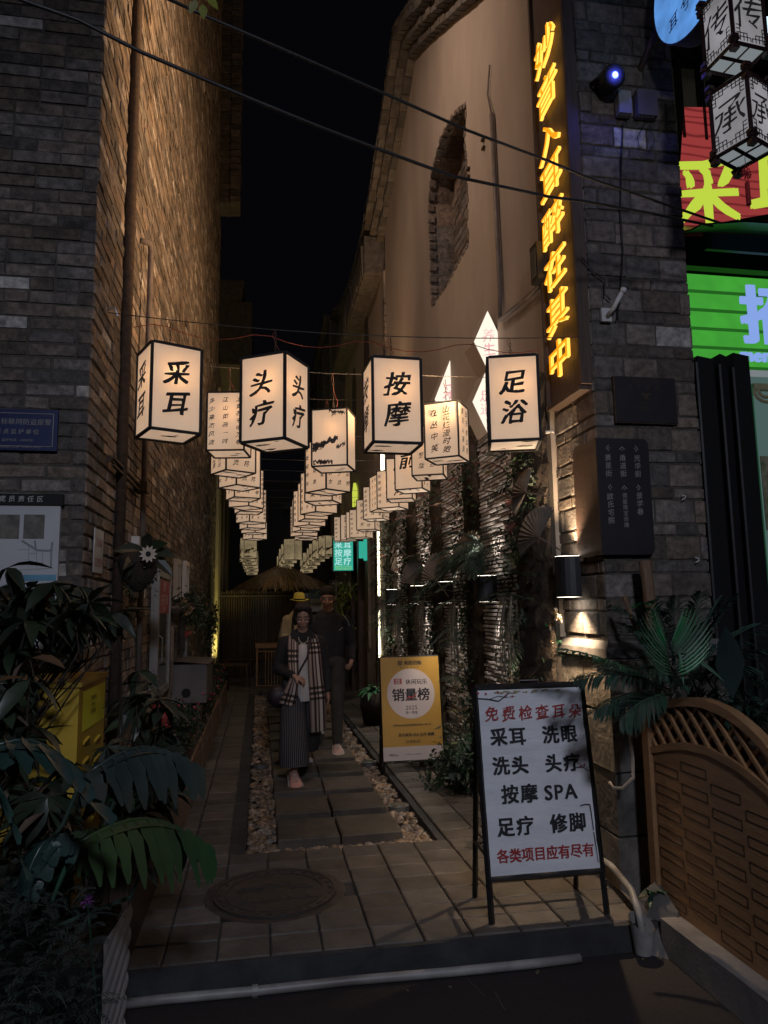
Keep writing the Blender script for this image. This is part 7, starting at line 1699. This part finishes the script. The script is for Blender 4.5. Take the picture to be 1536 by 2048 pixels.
# --- woman, local coordinates, facing -Y, stride
Wp = thing('person', 'woman walking forward in a dark cardigan, plaid scarf, striped wide trousers and pink trainers', 'person', (.40, 6.92, 0), R(4))
mb = MB(); q, rot = head(mb, (-.0, -.05, 1.47), tilt=R(14), turn=R(-6), s=.98)
capsule(mb, (0, 0, 1.27), (0, -.025, 1.40), .052, .05); capsule(mb, (0, .0, 1.02), (0, 0, 1.22), .125, .13, 16, .62); capsule(mb, (-.12, 0, 1.24), (.12, 0, 1.24), .05, .05); capsule(mb, (0, 0, .86), (0, 0, 1.0), .15, .12, 16, .7)
LSh, RSh = Vector((-.165, .0, 1.23)), Vector((.165, 0, 1.23)); LEl, LWr = Vector((-.225, .0, .99)), Vector((-.09, -.20, .93)); REl, RWr = Vector((.225, .02, .97)), Vector((.235, -.05, .76))
capsule(mb, LSh, LEl, .045, .038); capsule(mb, LEl, LWr, .036, .024); capsule(mb, RSh, REl, .045, .038); capsule(mb, REl, RWr, .036, .024)
hand(mb, LWr, (.75, -.35, -.28), (.2, .4, -.9), 1.0, 1, .95); hand(mb, RWr, (.05, -.25, -1), (-1, -.1, 0), .55, -1, .95)
hips = ((-.085, 0, .84), (.085, 0, .84)); kn = ((-.10, -.14, .47), (.085, .03, .46)); an_ = ((-.10, -.22, .10), (.06, .26, .13))
for h_, k_, a_ in zip(hips, kn, an_): capsule(mb, h_, k_, .08, .052); capsule(mb, k_, a_, .05, .032)
fuse(mb, 'body', M['skin'], Wp, .0065, 3)
mb = MB(); capsule(mb, (0, .01, 1.02), (0, .01, 1.22), .15, .15, 16, .68); capsule(mb, (0, .02, .78), (0, .01, 1.0), .175, .155, 16, .72); capsule(mb, (-.14, .01, 1.235), (.14, .01, 1.235), .062, .062)
capsule(mb, LSh, LEl, .066, .055); capsule(mb, LEl, LEl+(LWr-LEl)*.82, .056, .044); capsule(mb, RSh, REl, .066, .055); capsule(mb, REl, REl+(RWr-REl)*.85, .056, .044)
fuse(mb, 'cardigan', M['cardigan'], Wp, .011, 5)
own(loft([((.0, -.045, z), rx, ry) for z, rx, ry in ((1.24, .03, .03), (1.2, .055, .075), (1.1, .075, .085), (.98, .085, .09), (.86, .10, .105), (.76, .115, .115), (.70, .12, .11))], ripple=.05).build('blouse', M['blouse'], Wp, smooth=True))
def leg_pants(h_, k_, a_, r0, r1):
    rs = []
    for t_ in range(9):
        f = t_/8; p = Vector(h_).lerp(Vector(k_), min(1, f*2)) if f < .5 else Vector(k_).lerp(Vector(a_)+Vector((0, 0, .06)), (f-.5)*2); rs.append(((p.x, p.y, p.z), r0+(r1-r0)*f, (r0+(r1-r0)*f)*.95))
    return loft(rs, ripple=.06)
own(leg_pants((-.08, 0, .88), kn[0], an_[0], .11, .135).build('trouser_leg', M['pinstripe'], Wp, smooth=True)); own(leg_pants((.08, 0, .88), kn[1], an_[1], .11, .125).build('trouser_leg', M['pinstripe'], Wp, smooth=True))
own(loft([((0, 0, z), rx, ry) for z, rx, ry in ((.95, .15, .12), (.88, .185, .13), (.78, .19, .14))]).build('trouser_waist', M['pinstripe'], Wp, smooth=True))
shoe(None, Vector((-.10, -.22, .0)), R(10), Wp, M['shoe'], 1.2); shoe(None, Vector((.06, .28, .045)), R(-16), Wp, M['shoe'], 1.15)
mb = MB(); ellip(mb, q(0, .028, .042), .09, .098, .092, rot); ellip(mb, q(-.07, .03, -.02), .028, .06, .075, rot); ellip(mb, q(.07, .03, -.02), .028, .06, .07, rot); ellip(mb, q(-.03, -.055, .095), .05, .035, .03, rot); ellip(mb, q(.04, -.05, .095), .045, .035, .03, rot); fuse(mb, 'hair', M['hair'], Wp, .009, 3)
face_bits(Wp, q, 1, True)
sc_ = [(-.07, .07, 1.29), (-.085, -.02, 1.30), (-.095, -.10, 1.22), (-.10, -.135, 1.10), (-.095, -.15, .98), (-.10, -.20, .90), (-.125, -.20, .80), (-.16, -.19, .68)]
own(ribbon(sc_, [.08, .09, .10, .10, .09, .08, .13, .15], (1, .1, 0), vscale=2.4).build('scarf', M['plaid'], Wp, smooth=True))
sc_ = [(-.02, .09, 1.30), (.06, .06, 1.31), (.085, -.03, 1.29), (.095, -.11, 1.20), (.10, -.135, 1.06), (.11, -.145, .90), (.125, -.155, .72), (.13, -.15, .55), (.135, -.14, .42)]
own(ribbon(sc_, [.08, .09, .10, .12, .13, .14, .15, .15, .15], (1, .1, 0), vscale=2.4).build('scarf', M['plaid'], Wp, smooth=True))
m = MB(); m.tube([q(.0, -.04, -.155)+Vector((.045*math.cos(a)*1, -.055-.02*math.sin(a)*0, -.03-.06*math.sin(a))) for a in [math.pi*k/10 for k in range(11)]], .004, 5); own(m.build('necklace', M['petal'], Wp))
m = MB(); m.tube([(.07, -.085, 1.27), (.03, -.15, 1.10), (-.06, -.165, .95), (-.15, -.16, .84)], .011, 5); st_ = own(m.build('bag_strap', M['bag'], Wp))
bgm = MB(); ellip(bgm, Vector((-.22, -.07, .74)), .11, .055, .10); bb = bgm.build('handbag', M['bag'], None, smooth=True); bb.matrix_world = Wp.matrix_world.copy(); tag(bb, "soft dark purple handbag at the walking woman's side", 'handbag')
m = MB(); m.disc((-.19, -.128, .775), Vector((1, 0, 0)), Vector((0, 0, 1)), .012, 8); own(m.build('badge', M['steel'], bb))
# --- man behind
Mp = thing('person', 'man in a black tracksuit top and olive trousers walking behind the woman', 'person', (.76, 8.15, 0), R(-2))
mb = MB(); q, rot = head(mb, (0, -.03, 1.655), tilt=R(6), turn=R(-8), s=1.04); capsule(mb, (0, 0, 1.42), (0, -.01, 1.56), .062, .06); capsule(mb, (0, 0, 1.1), (0, 0, 1.36), .15, .165, 16, .62); capsule(mb, (-.15, 0, 1.40), (.15, 0, 1.40), .06, .06)
LSh, RSh = Vector((-.2, 0, 1.39)), Vector((.2, 0, 1.39)); LEl, LWr = Vector((-.26, .06, 1.1)), Vector((-.25, -.02, .86)); REl, RWr = Vector((.275, .08, 1.12)), Vector((.25, -.12, .96))
for a, b, c in ((LSh, LEl, LWr), (RSh, REl, RWr)): capsule(mb, a, b, .05, .042); capsule(mb, b, c, .04, .028)
hand(mb, LWr, (0, -.1, -1), (1, 0, 0), .8, 1, 1.02); hand(mb, RWr, (-.15, -.7, -.5), (-.9, 0, -.3), 1.3, -1, 1.05)
hips = ((-.1, 0, .93), (.1, 0, .93)); kn = ((-.10, .04, .50), (.10, -.10, .52)); an_ = ((-.09, .30, .14), (.09, -.12, .10))
for h_, k_, a_ in zip(hips, kn, an_): capsule(mb, h_, k_, .09, .058); capsule(mb, k_, a_, .055, .036)
fuse(mb, 'body', M['skin'], Mp, .008, 3)
mb = MB(); capsule(mb, (0, .01, 1.0), (0, .01, 1.36), .185, .19, 16, .64); capsule(mb, (0, .01, .90), (0, .01, 1.0), .175, .17, 16, .68); capsule(mb, (-.17, .01, 1.395), (.17, .01, 1.395), .072, .072); capsule(mb, (-.03, .0, 1.47), (.03, 0, 1.47), .055, .055)
for a, b, c in ((LSh, LEl, LWr), (RSh, REl, RWr)): capsule(mb, a, b, .075, .06); capsule(mb, b, b+(c-b)*.85, .06, .046)
fuse(mb, 'jacket', M['cardigan'], Mp, .012, 5)
mb = MB()
for h_, k_, a_ in zip(hips, kn, an_): capsule(mb, h_, k_, .105, .078); capsule(mb, k_, Vector(a_)+Vector((0, 0, .01)), .076, .058)
capsule(mb, (-.06, 0, .96), (.06, 0, .96), .115, .115); fuse(mb, 'trousers', M['trouser'], Mp, .011, 4)
shoe(None, Vector((.09, -.12, 0)), R(6), Mp, M['shoe2'], 1.15); shoe(None, Vector((-.09, .33, .05)), R(-25), Mp, M['shoe2'], 1.15)
mb = MB(); ellip(mb, q(0, .012, .062), .084, .098, .082, rot); ellip(mb, q(0, .05, 0), .084, .07, .08, rot); fuse(mb, 'hair', M['hair'], Mp, .009, 3); face_bits(Mp, q, 1.04)
m = MB(); m.tube([(.12, -.135, 1.30), (.135, -.14, 1.315), (.165, -.13, 1.335)], .005, 4, r2=.001); m.tube([(.17, -.06, 1.47), (.22, -.085, 1.40), (.24, -.07, 1.34)], .003, 4); own(m.build('jacket_print', M['letter_white'], Mp))
# --- person with the yellow hat
Hp = thing('person', 'person in a cream jacket and bright yellow hat, behind the woman', 'person', (.62, 11.6, 0), R(6))
mb = MB(); q, rot = head(mb, (0, -.02, 1.63), tilt=R(5), s=1.02); capsule(mb, (0, 0, 1.4), (0, 0, 1.53), .06, .056); capsule(mb, (0, 0, 1.0), (0, 0, 1.34), .15, .16, 16, .62)
for sx in (-1, 1):
    e_, w_ = Vector((sx*.26, .05, 1.1)), Vector((sx*.16, -.18, 1.02)); capsule(mb, (sx*.19, 0, 1.37), e_, .05, .042); capsule(mb, e_, w_, .04, .028); hand(mb, w_, (-sx*.6, -.5, 0), (0, 0, -1), .8, sx)
    capsule(mb, (sx*.09, 0, .92), (sx*.10, 0, .5), .09, .06); capsule(mb, (sx*.10, 0, .5), (sx*.1, .02, .1), .055, .036)
fuse(mb, 'body', M['skin'], Hp, .010, 3)
mb = MB(); capsule(mb, (0, 0, .95), (0, 0, 1.34), .19, .2, 16, .66); capsule(mb, (-.16, 0, 1.37), (.16, 0, 1.37), .075, .075)
for sx in (-1, 1): e_, w_ = Vector((sx*.26, .05, 1.1)), Vector((sx*.18, -.13, 1.03)); capsule(mb, (sx*.19, 0, 1.37), e_, .078, .062); capsule(mb, e_, w_, .062, .048)
fuse(mb, 'jacket', M['cream'], Hp, .014, 4)
mb = MB()
for sx in (-1, 1): capsule(mb, (sx*.08, 0, .92), (sx*.1, 0, .5), .11, .08); capsule(mb, (sx*.1, 0, .5), (sx*.1, .02, .14), .078, .062); shoe(None, Vector((sx*.1, 0, 0)), 0, Hp, M['shoe2'], 1.1)
fuse(mb, 'trousers', M['trouser'], Hp, .014, 3)
m = MB(); hq = lambda x, y, z: q(x, y+.005, z+.0)
def hring(r, z, rr=1.0): return [q(r*math.cos(2*math.pi*k/24)*.92, r*math.sin(2*math.pi*k/24)*1.05, z+(.018*abs(math.cos(2*math.pi*k/24))**2 if r > .12 else 0)) for k in range(24)]
rs = [hring(.165, .045), hring(.10, .052), hring(.096, .10), hring(.085, .155), hring(.05, .168), hring(.008, .155)]
m.add([p for r_ in rs for p in r_], [(j*24+k, j*24+(k+1) % 24, (j+1)*24+(k+1) % 24, (j+1)*24+k) for j in range(5) for k in range(24)]); ht = m.build('hat', M['hat'], None, smooth=True); ht.matrix_world = Hp.matrix_world.copy(); ht.parent = Hp; ht.matrix_world = Hp.matrix_world.copy()
m = MB(); m.add([p for r_ in (hring(.104, .053), hring(.1015, .075)) for p in r_], [(k, (k+1) % 24, 24+(k+1) % 24, 24+k) for k in range(24)]); own(m.build('hat_band', M['black'], ht))
m = MB(); m.tube([(-.11, -.14, 1.42), (-.12, -.155, 1.3), (-.13, -.14, 1.1)], .018, 4); own(m.build('backpack_strap', M['black'], Hp)); face_bits(Hp, q, 1.02)

# ------------------------------------------------------------------ added lamp behind the viewer, stands in for the unseen street lights
SLp = Vector((.5, -2.6, 4.2)); t = thing('added_street_lamp', 'added street lamp behind the viewer, standing in for the unseen street lights', 'street lamp', (2.2, -2.9, -.13))
m = MB(); m.tube([(2.2, -2.9, -.13), (2.2, -2.9, 4.2), (1.6, -2.85, 4.4), (.6, -2.6, 4.42)], .05, 10); m.build('pole', M['black'], t)
m = MB(); m.box(SLp+Vector((0, 0, .13)), (.36, .2, .08)); m.build('lamp_head', M['black'], t)
add_light('SPOT', 'added_street_lamp_light', tuple(SLp), 430, (.78, .83, 1.0), target=(.9, 4.5, .6), size=.25, angle=95, blend=.9)
bpy.data.objects.remove(_fo)
for o in bpy.data.objects:
    if o.parent is None and o.type == 'MESH' and 'kind' in o and o['kind'] == 'structure': pass
